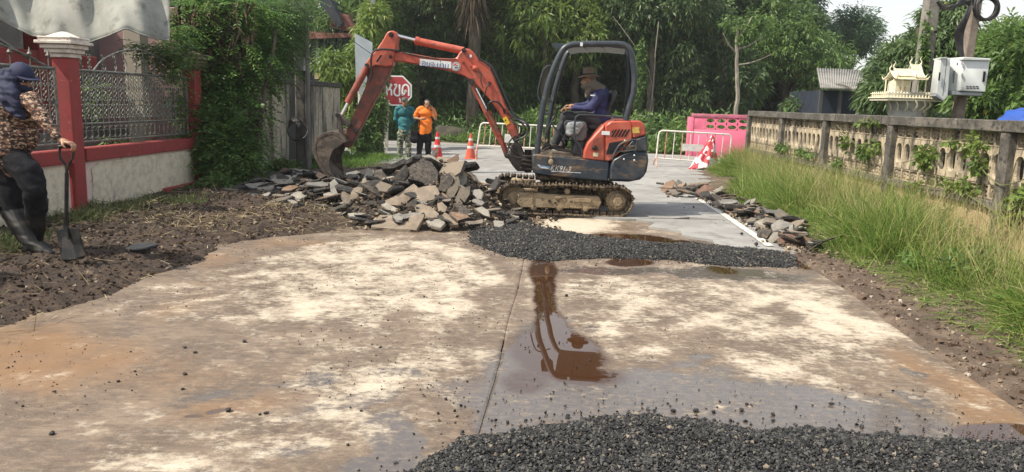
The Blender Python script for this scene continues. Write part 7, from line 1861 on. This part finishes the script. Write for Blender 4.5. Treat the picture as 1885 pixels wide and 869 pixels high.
for k in range(9):
    b = MB(); b.tube(smooth_path([T6(500 + k * 5, -40, 12.3), T6(510 + k * 3, 60, 12.2 - .02 * k), T6(430 + k * 7, 210, 12.2), T6(440 + k * 5, 330, 12.2), T6(465 + k * 3, 380, 12.2)]), .009, 6); b.build('cable', M_HOSE, RP)
cc = thing('cable_coil', 'thick black coil of cable hanging at the right of the cabinet pole top', 'cable coil', T6(640, 120, 12.1))
for k in range(6):
    c = T6(640 - k * 2, 45 + k * 3, 12.1); b = MB(); b.tube([c + Vector(((.19 - .01 * k) * math.cos(a) * .95, .05 * math.sin(a + k), (.19 - .008 * k) * math.sin(a))) for a in np.linspace(0, 2 * PI, 28, endpoint=False)], .020, 6, closed=True); b.build('cable_loop', M_HOSE, cc)
cc = thing('cable_coil', 'black cable coils bunched at the left of the cabinet pole top', 'cable coil', T6(400, 60, 12.1))
for k in range(6):
    b = MB(); b.tube(smooth_path([T6(310 + k * 6, 10 + k * 9, 12.1), T6(350, 60 - k * 5, 12.1), T6(410, 40 + k * 4, 12.05), T6(470, 30 - k * 6, 12.1), T6(530, 6 + k * 5, 12.15), T6(600, 10 - k * 4, 12.15)]), .022, 6); b.build('cable_loop', M_HOSE, cc)
# cabinets
M_CAB = mat('pale_grey_cabinet_paint', (.60, .625, .61), (.54, .56, .54), .45, scale=3, c3=(.42, .42, .38), s3=9, lo3=.62, hi3=.76)
def cabinet(front, side_dx, dep, Y, label, extras):
    t = thing('cabinet', label, 'cabinet', T6(*front[3], Y))
    b = MB(); b.prism([T6(a, c, Y) for a, c in front], Vector((side_dx, dep, 0))); bd = b.build('cabinet_body', M_CAB, t, bevel=.01)
    extras(t); return t
def ex1(t):
    b = MB(); b.prism([T6(a, c, 11.92) for a, c in ((482, 380), (668, 390), (664, 404), (480, 400))], (-.05, .50, .0)); b.build('cabinet_lid', M_CAB, t, bevel=.006)
    b = MB(); b.prism([T6(a, c, 11.98) for a, c in ((402, 605), (460, 612), (612, 618), (608, 640), (402, 632))], (0, .40, 0)); b.build('plinth', mat('cabinet_plinth_grey', (.28, .30, .31), rough=.5), t, bevel=.006)  # plinth in a plain darker grey than the cabinet body
    b = MB(); b.box(T6(620, 510, 11.945), (.03, .02, .15)); b.build('handle', M_SLOT, t)
    b = MB()
    for r_ in range(2):
        for k in range(4): b.box(T6(510 + k * 22, 576 + r_ * 12, 11.948), (.04, .006, .010), Matrix.Rotation(.3, 3, 'Y'))
    b.build('vent_slot', M_SLOT, t)['kind'] = 'stuff'
    b = MB()
    for k in range(9): b.box(T6(424, 478 + k * 9, 12.06), (.05, .012, .008))
    b.build('side_vent', M_SLOT, t)['kind'] = 'stuff'
    b = MB(); b.box(T6(446, 426, 12.03), (.03, .01, .03)); b.build('small_label', M_SLOT, t)
    for z in (420, 500, 590):
        b = MB(); b.box(T6(473, z, 11.94), (.012, .02, .05)); b.build('hinge', mat('hinge_grey', (.3, .3, .3), rough=.4), t)
cabinet([(484, 398), (664, 404), (630, 614), (462, 606)], -.17, .36, 11.95, 'larger pale grey telecom cabinet with a black handle on the right utility pole', ex1)
def ex2(t):
    b = MB(); b.prism([T6(a, c, 11.93) for a, c in ((302, 626), (348, 660), (352, 674), (300, 640))], (.06, .3, 0)); b.build('plinth', MATS['cabinet_plinth_grey'], t)
    b = MB(); b.prism([T6(a, c, 11.925) for a, c in ((332, 382), (374, 380), (374, 388), (331, 391))], (.1, .4, 0)); b.build('cabinet_lid', M_CAB, t)
    b = MB(); b.box(T6(323, 510, 11.92), (.016, .02, .12)); b.build('handle', M_SLOT, t)
    b = MB(); b.tube([T6(374, 385, 11.91), T6(362, 500, 11.91), T6(346, 640, 11.91)], .004, 5); b.build('door_seam', M_SLOT, t)
cabinet([(333, 388), (374, 386), (400, 386), (380, 640), (352, 672), (302, 622)], .06, .30, 11.95, 'narrow white telecom cabinet turned sideways, left of the larger one', ex2)
# spirit house
SH = thing('spirit_house', 'white miniature spirit house with golden roof on a flared pedestal behind the wall', 'spirit house', T6(110, 800, 12.6))
P8 = lambda a, b_: (1480 + a / 3.62, b_ / 3.62)
def T8(a, c, Y): return P(*P8(a, c), Y)
M_SPW = mat('spirit_house_cream', (.74, .69, .52), (.62, .56, .40), .6, scale=20, lo=.45, hi=.65)
M_GOLD = mat('gold_leaf_paint', (.66, .57, .34), (.74, .70, .58), .4, scale=26, lo=.42, hi=.62)
SY = 12.6; sc = SY / FPX / 3.62
c = T8(668, 780, SY)
b = MB(); b.lathe([(.30, -1.5), (.28, -.1), (.24, .0), (.25, .10), (.33, .28), (.37, .38)], c, 10, squash=(1, .9)); pd = b.build('pedestal', mat('pedestal_grey', (.42, .41, .38), (.33, .31, .27), .8, scale=8), SH, smooth=False)
c2 = T8(672, 668, SY)
for k in range(7):
    a = -PI / 2 + (k - 3) * .42; b = MB(); b.tube(smooth_path([Vector((c.x + .27 * math.cos(a), c.y + .25 * math.sin(a), c.z + .10)), Vector((c.x + .33 * math.cos(a) + .03, c.y + .31 * math.sin(a), c.z + .18)), Vector((c.x + .34 * math.cos(a) - .02, c.y + .32 * math.sin(a), c.z + .27))]), .012, 5); b.build('gold_scroll', M_GOLD, pd)
b = MB(); b.box(c2, (.84, .62, .035)); b.box(c2 + Vector((0, 0, .03)), (.88, .66, .02)); b.build('platform', M_SPW, SH, bevel=.005)
for k in range(34):
    t = k / 33; b_ = MB()
    if k < 18: q = c2 + Vector((-.41 + .82 * (k / 17), -.30, .04))
    elif k < 26: q = c2 + Vector((.41, -.30 + .6 * (k - 17) / 9, .04))
    else: q = c2 + Vector((-.41, -.30 + .6 * (k - 25) / 9, .04))
    b_.lathe([(.010, 0), (.014, .02), (.006, .05), (.012, .065), (.002, .085)], q, 6); b_.build('baluster', M_SPW, SH)
b = MB()
for y_ in (-.30,): b.box(c2 + Vector((0, y_, .095)), (.86, .018, .012))
for x_ in (-.41, .41): b.box(c2 + Vector((x_, 0, .095)), (.018, .60, .012))
b.build('railing', M_SPW, SH)
bc_ = c2 + Vector((-.03, 0, .04))
b = MB(); b.box(bc_ + Vector((-.06, .05, .14)), (.24, .26, .24)); b.build('shrine_body', M_SPW, SH, bevel=.004)
b = MB(); b.box(bc_ + Vector((-.1, -.083, .14)), (.02, .01, .05)); b.box(bc_ + Vector((-.03, -.083, .14)), (.02, .01, .05)); b.build('window', mat('shrine_gold_window', (.5, .33, .08), rough=.5), SH)
b = MB()
for x_, y_ in ((-.24, -.14), (-.10, -.14), (.14, -.14), (.26, -.14), (.14, .12), (.26, .12), (-.24, .12)): b.cyl(bc_ + Vector((x_, y_, .02)), bc_ + Vector((x_, y_, .28)), .011, 6)
b.build('shrine_column', M_SPW, SH)['kind'] = 'stuff'
def groof(cx, z, L, W, h, nm='shrine_roof'):
    b = MB(); q = bc_ + Vector((cx, 0, z))
    for s_ in (-1, 1):
        prof = [(0, h), (.35, h * .48), (.7, h * .16), (1, 0)]
        for (u0, v0), (u1, v1) in zip(prof[:-1], prof[1:]):
            b.prism([q + Vector((-L / 2, s_ * u0 * W, v0)), q + Vector((L / 2, s_ * u0 * W, v0)), q + Vector((L / 2, s_ * u1 * W, v1)), q + Vector((-L / 2, s_ * u1 * W, v1))], (0, 0, .014))
    r_ = b.build(nm, M_GOLD, SH, smooth=False)
    for s_ in (-1, 1):
        b = MB(); b.tube(smooth_path([q + Vector((s_ * L / 2, 0, h)), q + Vector((s_ * (L / 2 + .02), 0, h + .05)), q + Vector((s_ * (L / 2 - .005), 0, h + .10)), q + Vector((s_ * (L / 2 + .02), 0, h + .14))]), [.014 - .0007 * i for i in range(19)], 5); b.build('roof_horn', M_SPW, r_)
        for y_ in (-1, 1):
            b = MB(); b.tube([q + Vector((s_ * L / 2, y_ * W * t, h * max(1 - t, 0) ** 1.6 + .015)) for t in (0, .3, .6, .9, 1.05)], .013, 5); b.tube([q + Vector((s_ * L / 2, y_ * W * 1.03, .01)), q + Vector((s_ * (L / 2 + .02), y_ * W * 1.15, .06))], [.012, .003], 5); b.build('gable_edge', M_SPW, r_)
groof(0, .27, .47, .22, .12); groof(-.02, .32, .32, .15, .11); groof(.14, .30, .14, .20, .20)
b = MB()
for k in range(5): b.lathe([(.018, 0), (.03, .03), (.012, .06), (.018, .08), (.004, .10)], c2 + Vector((.14 + .055 * k, -.2 + .03 * (k % 2), .03)), 8)
b.build('offering_figure', mat('offering_cream', (.6, .5, .4), (.5, .3, .2), .7, scale=40), SH)['kind'] = 'stuff'
# shed, tarp, pink wall, old block
SD = thing('shed', 'small dark shed with a grey corrugated roof behind the perforated wall', 'shed', (x0(1550, 27), 27.5, 0))
q = [P(1504, 127, 29.5), P(1609, 132, 29.5), P(1594, 166, 26), P(1511, 163, 26)]
nn_ = 44; V = []
for j in range(3):
    for k in range(nn_ * 4 + 1):
        t = k / (nn_ * 4); a = q[0].lerp(q[1], t); c = q[3].lerp(q[2], t); p = a.lerp(c, j / 2); V.append(tuple(p + Vector((0, 0, .035 * math.sin(t * 22 * 2 * PI)))))
nx = nn_ * 4 + 1; i = (np.arange(2)[:, None] * nx + np.arange(nx - 1)[None]).ravel()
o = np_obj('corrugated_roof', np.array(V), np.stack([i, i + 1, i + nx + 1, i + nx], 1), mat('old_cement_roofing', (.26, .25, .23), (.17, .165, .15), .9, scale=2, c3=(.36, .35, .33), s3=5, lo3=.55, hi3=.7), SD, smooth=True)
o.modifiers.new('thickness', 'SOLIDIFY').thickness = .02
zt = q[3].z - .05
b = MB(); b.box(((q[3].x + q[2].x) / 2 + .1, 28.0, zt / 2), (q[2].x - q[3].x - .2, 3.0, zt)); b.build('wall', mat('dark_blue_black_boards', (.012, .018, .032), (.02, .03, .05), .8, scale=2), SD)
for x in (q[3].x + .1, (q[3].x + q[2].x) / 2, q[2].x - .1):
    b = MB(); b.box((x, 26.2, zt / 2), (.10, .10, zt)); b.build('post', mat('shed_post', (.06, .06, .06), rough=.8), SD)
b = MB(); b.box(((q[3].x + q[2].x) / 2, 26.45, zt * .55), (q[2].x - q[3].x - .3, .04, .05)); b.build('rail', mat('shed_post', (.06, .06, .06)), SD)
tb = thing('tank', 'blue plastic drum beside the small shed', 'drum', (x0(1577, 24), 24, 0))
b = MB(); b.lathe([(.24, 0), (.27, .1), (.27, .3), (.285, .32), (.27, .34), (.27, .6), (.285, .62), (.27, .64), (.24, 1.25)], (x0(1577, 24), 24, 0), 20); b.build('drum_body', mat('blue_plastic', (.02, .07, .20), rough=.4), tb)
b = MB(); tp = [P(1832, 226, 10.6), P(1852, 205, 10.9), P(1885, 196, 11.2), P(1950, 188, 11.4), P(1960, 232, 9.8), P(1886, 232, 10.0)]
tarp = thing('blue_tarpaulin', 'bright blue tarpaulin edge showing above the wall at the right edge', 'tarpaulin', tp[0])
us = np.linspace(0, 1, 30); V = []
for j in range(14):
    for u in us:
        a = tp[0].lerp(tp[5], u) if u < .5 else tp[5].lerp(tp[4], u * 2 - 1); a = tp[0].lerp(tp[4], u); c = tp[1].lerp(tp[3], u); p = a.lerp(c, j / 13)
        V.append(tuple(p + Vector((0, 0, .006 * math.sin(u * 30 + j * .5) + .01 * math.sin(j * .5 + u * 5)))))
i = (np.arange(13)[:, None] * 30 + np.arange(29)[None]).ravel()
o = np_obj('tarp_sheet', np.array(V), np.stack([i, i + 1, i + 31, i + 30], 1), mat('blue_tarp', (.015, .06, .30), (.02, .09, .40), .5, scale=5), tarp, smooth=True); o.modifiers.new('thickness', 'SOLIDIFY').thickness = .008
# pink wall
M_PINK = mat('bright_pink_paint', (.62, .13, .22), (.54, .12, .19), .8, scale=3, c3=(.30, .09, .12), s3=5, lo3=.6, hi3=.75, stretch3=(1, 1, .4))
PW = thing('pink_wall', 'bright pink wall with two rows of oval holes beyond the right-hand barrier', 'wall', (x0(1325, 25), 25, 0))
a, c = P(1278, 209, 24.8), P(1400, 214, 24.0); zt = a.z; u = (c - a); u.z = 0; Lp = u.length; u.normalize()
def pw(t, z, off=0): return Vector((a.x, a.y, 0)) + u * t + Vector((0, off, z))
def pwbox(name, t0, t1, z0, z1, th=.14, off=0, m=M_PINK, bev=.004):
    b = MB(); b.prism([pw(t0, z0, off), pw(t1, z0, off), pw(t1, z1, off), pw(t0, z1, off)], (0, th, 0)); return b.build(name, m, PW, bevel=bev)
pwbox('lower_panel', 0, Lp, 0, zt - .48); pwbox('coping', -.05, Lp, zt - .10, zt, .2, -.03, mat('stained_pink', (.30, .10, .13), (.45, .12, .19), .9, scale=4))
pwbox('end_post', -.16, .0, 0, zt - .11, .2, -.02); pwbox('band', 0, .35, zt - .478, zt - .102)
def oval_block(w, h):
    n = 16; b = MB(); R_ = []; I_ = []
    for k in range(n):
        an = 2 * PI * k / n + PI / n; cx, sx = math.cos(an), math.sin(an); qq = max(abs(cx) / (w / 2), abs(sx) / (h / 2)); R_.append((cx / qq, sx / qq)); I_.append(((w / 2 - .04) * cx, (h / 2 - .035) * sx))
    V = [(x, 0, z) for x, z in R_] + [(x, 0, z) for x, z in I_] + [(x, .14, z) for x, z in R_] + [(x, .14, z) for x, z in I_]; F = []
    for k in range(n):
        j = (k + 1) % n; F += [(k, j, n + j, n + k), (n + k, n + j, 3 * n + j, 3 * n + k), (2 * n + j, 2 * n + k, 3 * n + k, 3 * n + j), (j, k, 2 * n + k, 2 * n + j)]
    b.add(V, F); return b.mesh('oval_block', M_PINK, (0, 0, 0), smooth=False)
nb_ = 5; wb = (Lp - .35) / nb_; mob = oval_block(wb, .187)
for k in range(nb_):
    for z in (zt - .197, zt - .385): inst('oval_block', mob, PW, pw(.35 + wb * (k + .5), z, 0), (0, 0, math.atan2(u.y, u.x)))
OB = thing('old_stone_block', 'mossy broken concrete block in the weeds behind the two cones', 'block', G(830, 263))
o = hero([(800, 264), (801, 234), (808, 230), (832, 232), (856, 238), (862, 248), (862, 264)], 29.7, .8, mat('mossy_block', (.055, .047, .036), (.085, .075, .05), .95, scale=4, bump=.5), 'x', (.3, 0), 'block_body')
o.location -= OB.location; o.parent = OB; del o['label']; del o['category']
# ================================================================== street furniture
def cone(px, py, top, Y, label, col, tilt=0):
    p = G(px, py); t = thing('traffic_cone', label, 'traffic cone', p, 'traffic cones on the street'); h = (P(px, top, p.y).z)
    m = mat(col[0], col[1], col[2], .5, scale=9)
    b = MB(); b.box(p + Vector((0, 0, .02)), (.36, .36, .035)); b.build('cone_base', m, t, bevel=.012)
    pr = lambda z: .145 * (1 - z / h) + .028 * (z / h)
    b = MB(); b.lathe([(pr(0), .035), (pr(h * .5), h * .5), (pr(h) + .002, h - .01), (pr(h) * .6, h)], p, 20); b.build('cone_body', m, t)
    for z0, z1 in ((.44, .53), (.74, .82)):
        b = MB(); b.lathe([(pr(h * z0) + .004, h * z0), (pr(h * z1) + .004, h * z1)], p, 20); b.build('reflective_band', mat('cone_white_band', (.7, .7, .7), (.5, .48, .46), .35, scale=30), t)
cone(805, 293, 243, 0, 'bright red traffic cone with two white bands beside the woman in orange', ('cone_red', (.66, .035, .03), (.55, .03, .025)))
cone(866, 294, 246, 0, 'faded orange traffic cone next to the left barrier', ('cone_faded_orange', (.62, .12, .06), (.52, .09, .05)))
M_BW = mat('white_barrier_paint', (.72, .69, .62), (.55, .48, .40), .5, scale=30, lo=.5, hi=.65)
M_BO = mat('faded_orange_barrier_paint', (.52, .18, .12), (.60, .40, .33), .55, scale=18, lo=.42, hi=.62)
def barrier(tl, tr, bl, br, fl, fr, Y, nbar, label, plate_px, seq):
    t = thing('crowd_barrier', label, 'barrier', P(*bl, Y), 'steel barriers closing the street')
    A, B, C_, D_ = (P(*q_, Y) for q_ in (tl, tr, bl, br))
    r_ = .08
    ux = (B - A).normalized()
    pts = [C_ + Vector((0, 0, 0)), A - Vector((0, 0, .12)), A - Vector((0, 0, .04)) + ux * .02, A + ux * .08, B - ux * .08, B - Vector((0, 0, .04)) - ux * .02, B - Vector((0, 0, .12)), D_]
    b = MB(); b.tube(pts, .021, 8); b.tube([C_, D_], .019, 8); b.build('frame', M_BW, t)
    for k in range(nbar):
        f_ = (k + 1) / (nbar + 1); b = MB(); b.cyl(A.lerp(B, f_) - Vector((0, 0, .01)), C_.lerp(D_, f_), .0115, 7); b.build('bar', M_BO if seq[k % len(seq)] == 'o' else M_BW, t)
    for q_, dx in ((C_, -.02), (D_, .02)):
        for s_ in (-1, 1):
            b = MB(); b.tube([q_ + Vector((0, 0, .02)), q_ + Vector((dx, s_ * .2, -.12)), Vector((q_.x + dx, q_.y + s_ * .24, .045))], .015, 7); b.build('foot', M_BO, t)
    if plate_px:
        p0_, p1_ = P(plate_px[0], plate_px[1], Y - .03), P(plate_px[2], plate_px[3], Y - .03)
        b = MB(); b.box((p0_ + p1_) / 2, (p1_.x - p0_.x, .006, p0_.z - p1_.z), Matrix.Rotation(.03, 3, 'Y')); b.build('blank_plate', mat('barrier_plate', (.74, .72, .68), (.6, .58, .54), .5, scale=8), t)
barrier((884, 226), (1030, 233), (879, 268), (1028, 275), 0, 0, 20.6, 13, 'white and orange steel barrier behind the boom and cab, left one', (929, 247, 949, 263), 'owowoow')
barrier((1213, 240), (1347, 248), (1208, 291), (1341, 301), 0, 0, 20.2, 8, 'white and orange steel barrier in front of the pink wall, right one', (1256, 265, 1294, 279), 'owowwoow')
# banner draped over a cone
BN = thing('draped_banner', 'white banner with red print draped over a cone in front of the right barrier', 'banner', G(1296, 315))
p = G(1297, 314); hT = P(1312, 249, p.y)
m_, nt, bs = new_mat('red_printed_banner'); n_ = wnoise(nt, 8.0, 2, .5, (1, 1, .7)); g_ = mrange(nt, n_, .475, .49)
lk(nt, mixc(nt, g_, (.72, .68, .66), (.42, .03, .045)), bs.inputs['Base Color']); bs.inputs['Roughness'].default_value = .6
V = []; nk = 34; nr = 16; foot = Vector((p.x + .04, p.y, .05))
for j in range(nr):
    t = j / (nr - 1); cc_ = Vector((hT.x, p.y, hT.z)).lerp(foot, t)
    for k in range(nk):
        a_ = 2 * PI * k / nk; rr_ = (.02 + .29 * t ** 1.0) * (1 + .16 * math.sin(a_ * 5 + t * 3) + .10 * math.sin(a_ * 9 - t * 4)); V.append((cc_.x - .10 * t * t + rr_ * math.cos(a_), cc_.y + rr_ * .8 * math.sin(a_), cc_.z + .03 * math.sin(a_ * 3) * t))
F_l = [(j * nk + k, j * nk + (k + 1) % nk, (j + 1) * nk + (k + 1) % nk, (j + 1) * nk + k) for j in range(nr - 1) for k in range(nk)]
o = np_obj('banner_cloth', np.array(V), np.array(F_l), m_, BN, smooth=True); o.modifiers.new('thickness', 'SOLIDIFY').thickness = .004
b = MB(); b.box((p.x + .03, p.y, .035), (.5, .42, .05)); b.build('cone_base', M_RUBBER, BN, bevel=.01)
# stop sign
SY_ = 23.5
ST = thing('stop_sign', 'red octagonal stop sign with white Thai lettering behind the man in teal', 'stop sign', (P(711, 270, SY_).x, SY_, 0))
c = P(730.5, 167, SY_); R8 = 29.5 / FPX * SY_ * .99
M_SR = mat('stop_sign_red', (.36, .035, .045), (.42, .055, .06), .45, scale=3)
def octo(r_, y): return [c + Vector((r_ * math.cos(PI / 8 + k * PI / 4), y, r_ * math.sin(PI / 8 + k * PI / 4))) for k in range(8)]
b = MB(); b.prism(octo(R8, 0), (0, .006, 0)); pl_ = b.build('sign_plate', mat('sign_white', (.78, .78, .76), rough=.4), ST, smooth=False)
b = MB(); b.prism(octo(R8 * .91, -.003), (0, .0025, 0)); b.build('red_face', M_SR, pl_, smooth=False)
# letters ho-hip, yo-yak, sara-u, do-dek drawn as strokes (unit: sign radius)
def stroke(name, pts, w=.042, closed=False):
    pts = [c + Vector((x * R8, -.006, z * R8)) for x, z in pts]
    if len(pts) > 3 and not closed: pts = smooth_path(pts, 4)
    b = MB(); n = len(pts); vs = []
    for i, q in enumerate(pts):
        d = (pts[(i + 1) % n] if closed or i < n - 1 else q) - (pts[i - 1] if closed or i > 0 else q); d.normalize(); nn = Vector((-d.z, 0, d.x)) * w * R8 * 1.25
        vs += [q + nn, q - nn, q + nn + Vector((0, -.004, 0)), q - nn + Vector((0, -.004, 0))]
    F = []
    for i in range(n if closed else n - 1):
        a_, b_ = 4 * i, 4 * ((i + 1) % n); F += [(a_ + 2, a_ + 3, b_ + 3, b_ + 2), (a_, b_, b_ + 1, a_ + 1), (a_, a_ + 2, b_ + 2, b_), (a_ + 1, b_ + 1, b_ + 3, a_ + 3)]
    b.add(vs, F); b.build(name, mat('sign_letter_white', (.80, .80, .78), rough=.4), pl_, smooth=False)
lp = lambda cx, cz, r_: [(cx + r_ * math.cos(a_), cz + r_ * math.sin(a_)) for a_ in np.linspace(0, 2 * PI, 12, endpoint=False)]
stroke('letter', [(-.74, .38), (-.66, .40), (-.62, .34), (-.62, 0), (-.62, -.30)]); stroke('letter', [(-.62, -.02), (-.54, .02), (-.44, .14), (-.36, .28)]); stroke('letter', [(-.42, .10), (-.34, .02), (-.33, -.12), (-.33, -.30)]); stroke('letter', lp(-.37, .33, .055), .03, True)
stroke('letter', [(-.16, .34), (-.06, .38), (-.02, .28), (-.10, .12), (-.16, -.02), (-.14, -.2), (0, -.30), (.13, -.28), (.17, -.2), (.17, 0), (.17, .38)])
stroke('letter', [(.36, -.30), (.34, .0), (.38, .26), (.52, .38), (.68, .32), (.74, .14), (.74, -.30)]); stroke('letter', [(.36, -.28), (.44, -.20), (.52, -.05), (.50, .02)], .036); stroke('letter', lp(.53, -.02, .055), .03, True)
stroke('letter', [(.14, -.46), (.20, -.52), (.21, -.62), (.21, -.72)], .036)
b = MB(); b.box((P(711, 270, SY_).x, SY_ + .05, c.z * .5), (.10, .07, c.z * 1.0)); b.build('post', mat('cream_post', (.45, .44, .36), (.36, .34, .27), .8, scale=8), ST, bevel=.01)
for dz in (-.15, .15): b = MB(); b.box((c.x - .12, SY_ + .02, c.z + dz), (.5, .03, .04)); b.build('bracket', M_IRON, ST)
# blank board seen from behind
BB = thing('blank_board', 'tall blank pale board half hidden by the light green bush', 'sign board', (P(670, 280, 23).x, 23, 0))
b = MB(); b.prism([P(653, 62, 23), P(684, 78, 23.5), P(683, 178, 23.5), P(664, 186, 23.2), P(655, 150, 23)], (.02, .04, 0)); b.build('board', mat('board_pale_grey', (.72, .75, .74), (.6, .63, .62), .6, scale=2), BB)
for px, yy in ((658, 23.08), (680, 23.52)):
    pp = P(px, 160, yy); b = MB(); b.box((pp.x + .03, yy + .08, pp.z / 2 + .3), (.06, .06, pp.z + .5)); b.build('post', M_BW, BB)
# overhead service wires at the left
for i, (a_, b_) in enumerate([((617, -20), (614, 120)), ((626, -20), (626, 90)), ((560, -10), (700, 110))]):
    w_ = thing('overhead_wire', ['thin black wire hanging down beside the timber house', 'second thin wire right of the hanging one by the timber house', 'thin wire running down from the utility pole towards the blank board'][i], 'wire', P(*b_, 20))
    b = MB(); p_, q_ = P(*a_, 20), P(*b_, 20); b.tube([p_.lerp(q_, k / 8) + Vector((0, 0, -.12 * math.sin(PI * k / 8) * (i == 2))) for k in range(9)], .008, 5); b.build('wire_strand', M_HOSE, w_)
# leaves growing on the bare pale trunk
for o_ in list(COL.objects):
    if o_.get('label') == 'bare pale trunk standing in front of the dark trees':
        foliage('leaves', LM_MID, [ell_at(1375, 60, 29.6, 40, 26, .5), ell_at(1400, 40, 29.8, 30, 20, .5), ell_at(1345, 45, 29.8, 24, 20, .4)], 150, 7, .2, .06, .35, 81, o_, shell=.1)
# ================================================================== thin warm-season haze
hzb = MB(); hzb.box((0, 290, 7.0), (716, 716, 16.2))
hm_ = bpy.data.materials.new('haze_air'); hm_.use_nodes = True
hn = hm_.node_tree; hn.nodes.remove(hn.nodes['Principled BSDF'])
pv = hn.nodes.new('ShaderNodeVolumePrincipled'); pv.inputs['Density'].default_value = 0.0006; pv.inputs['Color'].default_value = (.88, .94, 1, 1); pv.inputs['Anisotropy'].default_value = 0.2
hn.links.new(pv.outputs[0], hn.nodes['Material Output'].inputs['Volume'])
hz_o = hzb.build('haze', hm_, None, smooth=False); tag(hz_o, 'thin pale haze filling the air over the whole street', 'haze', kind='stuff')
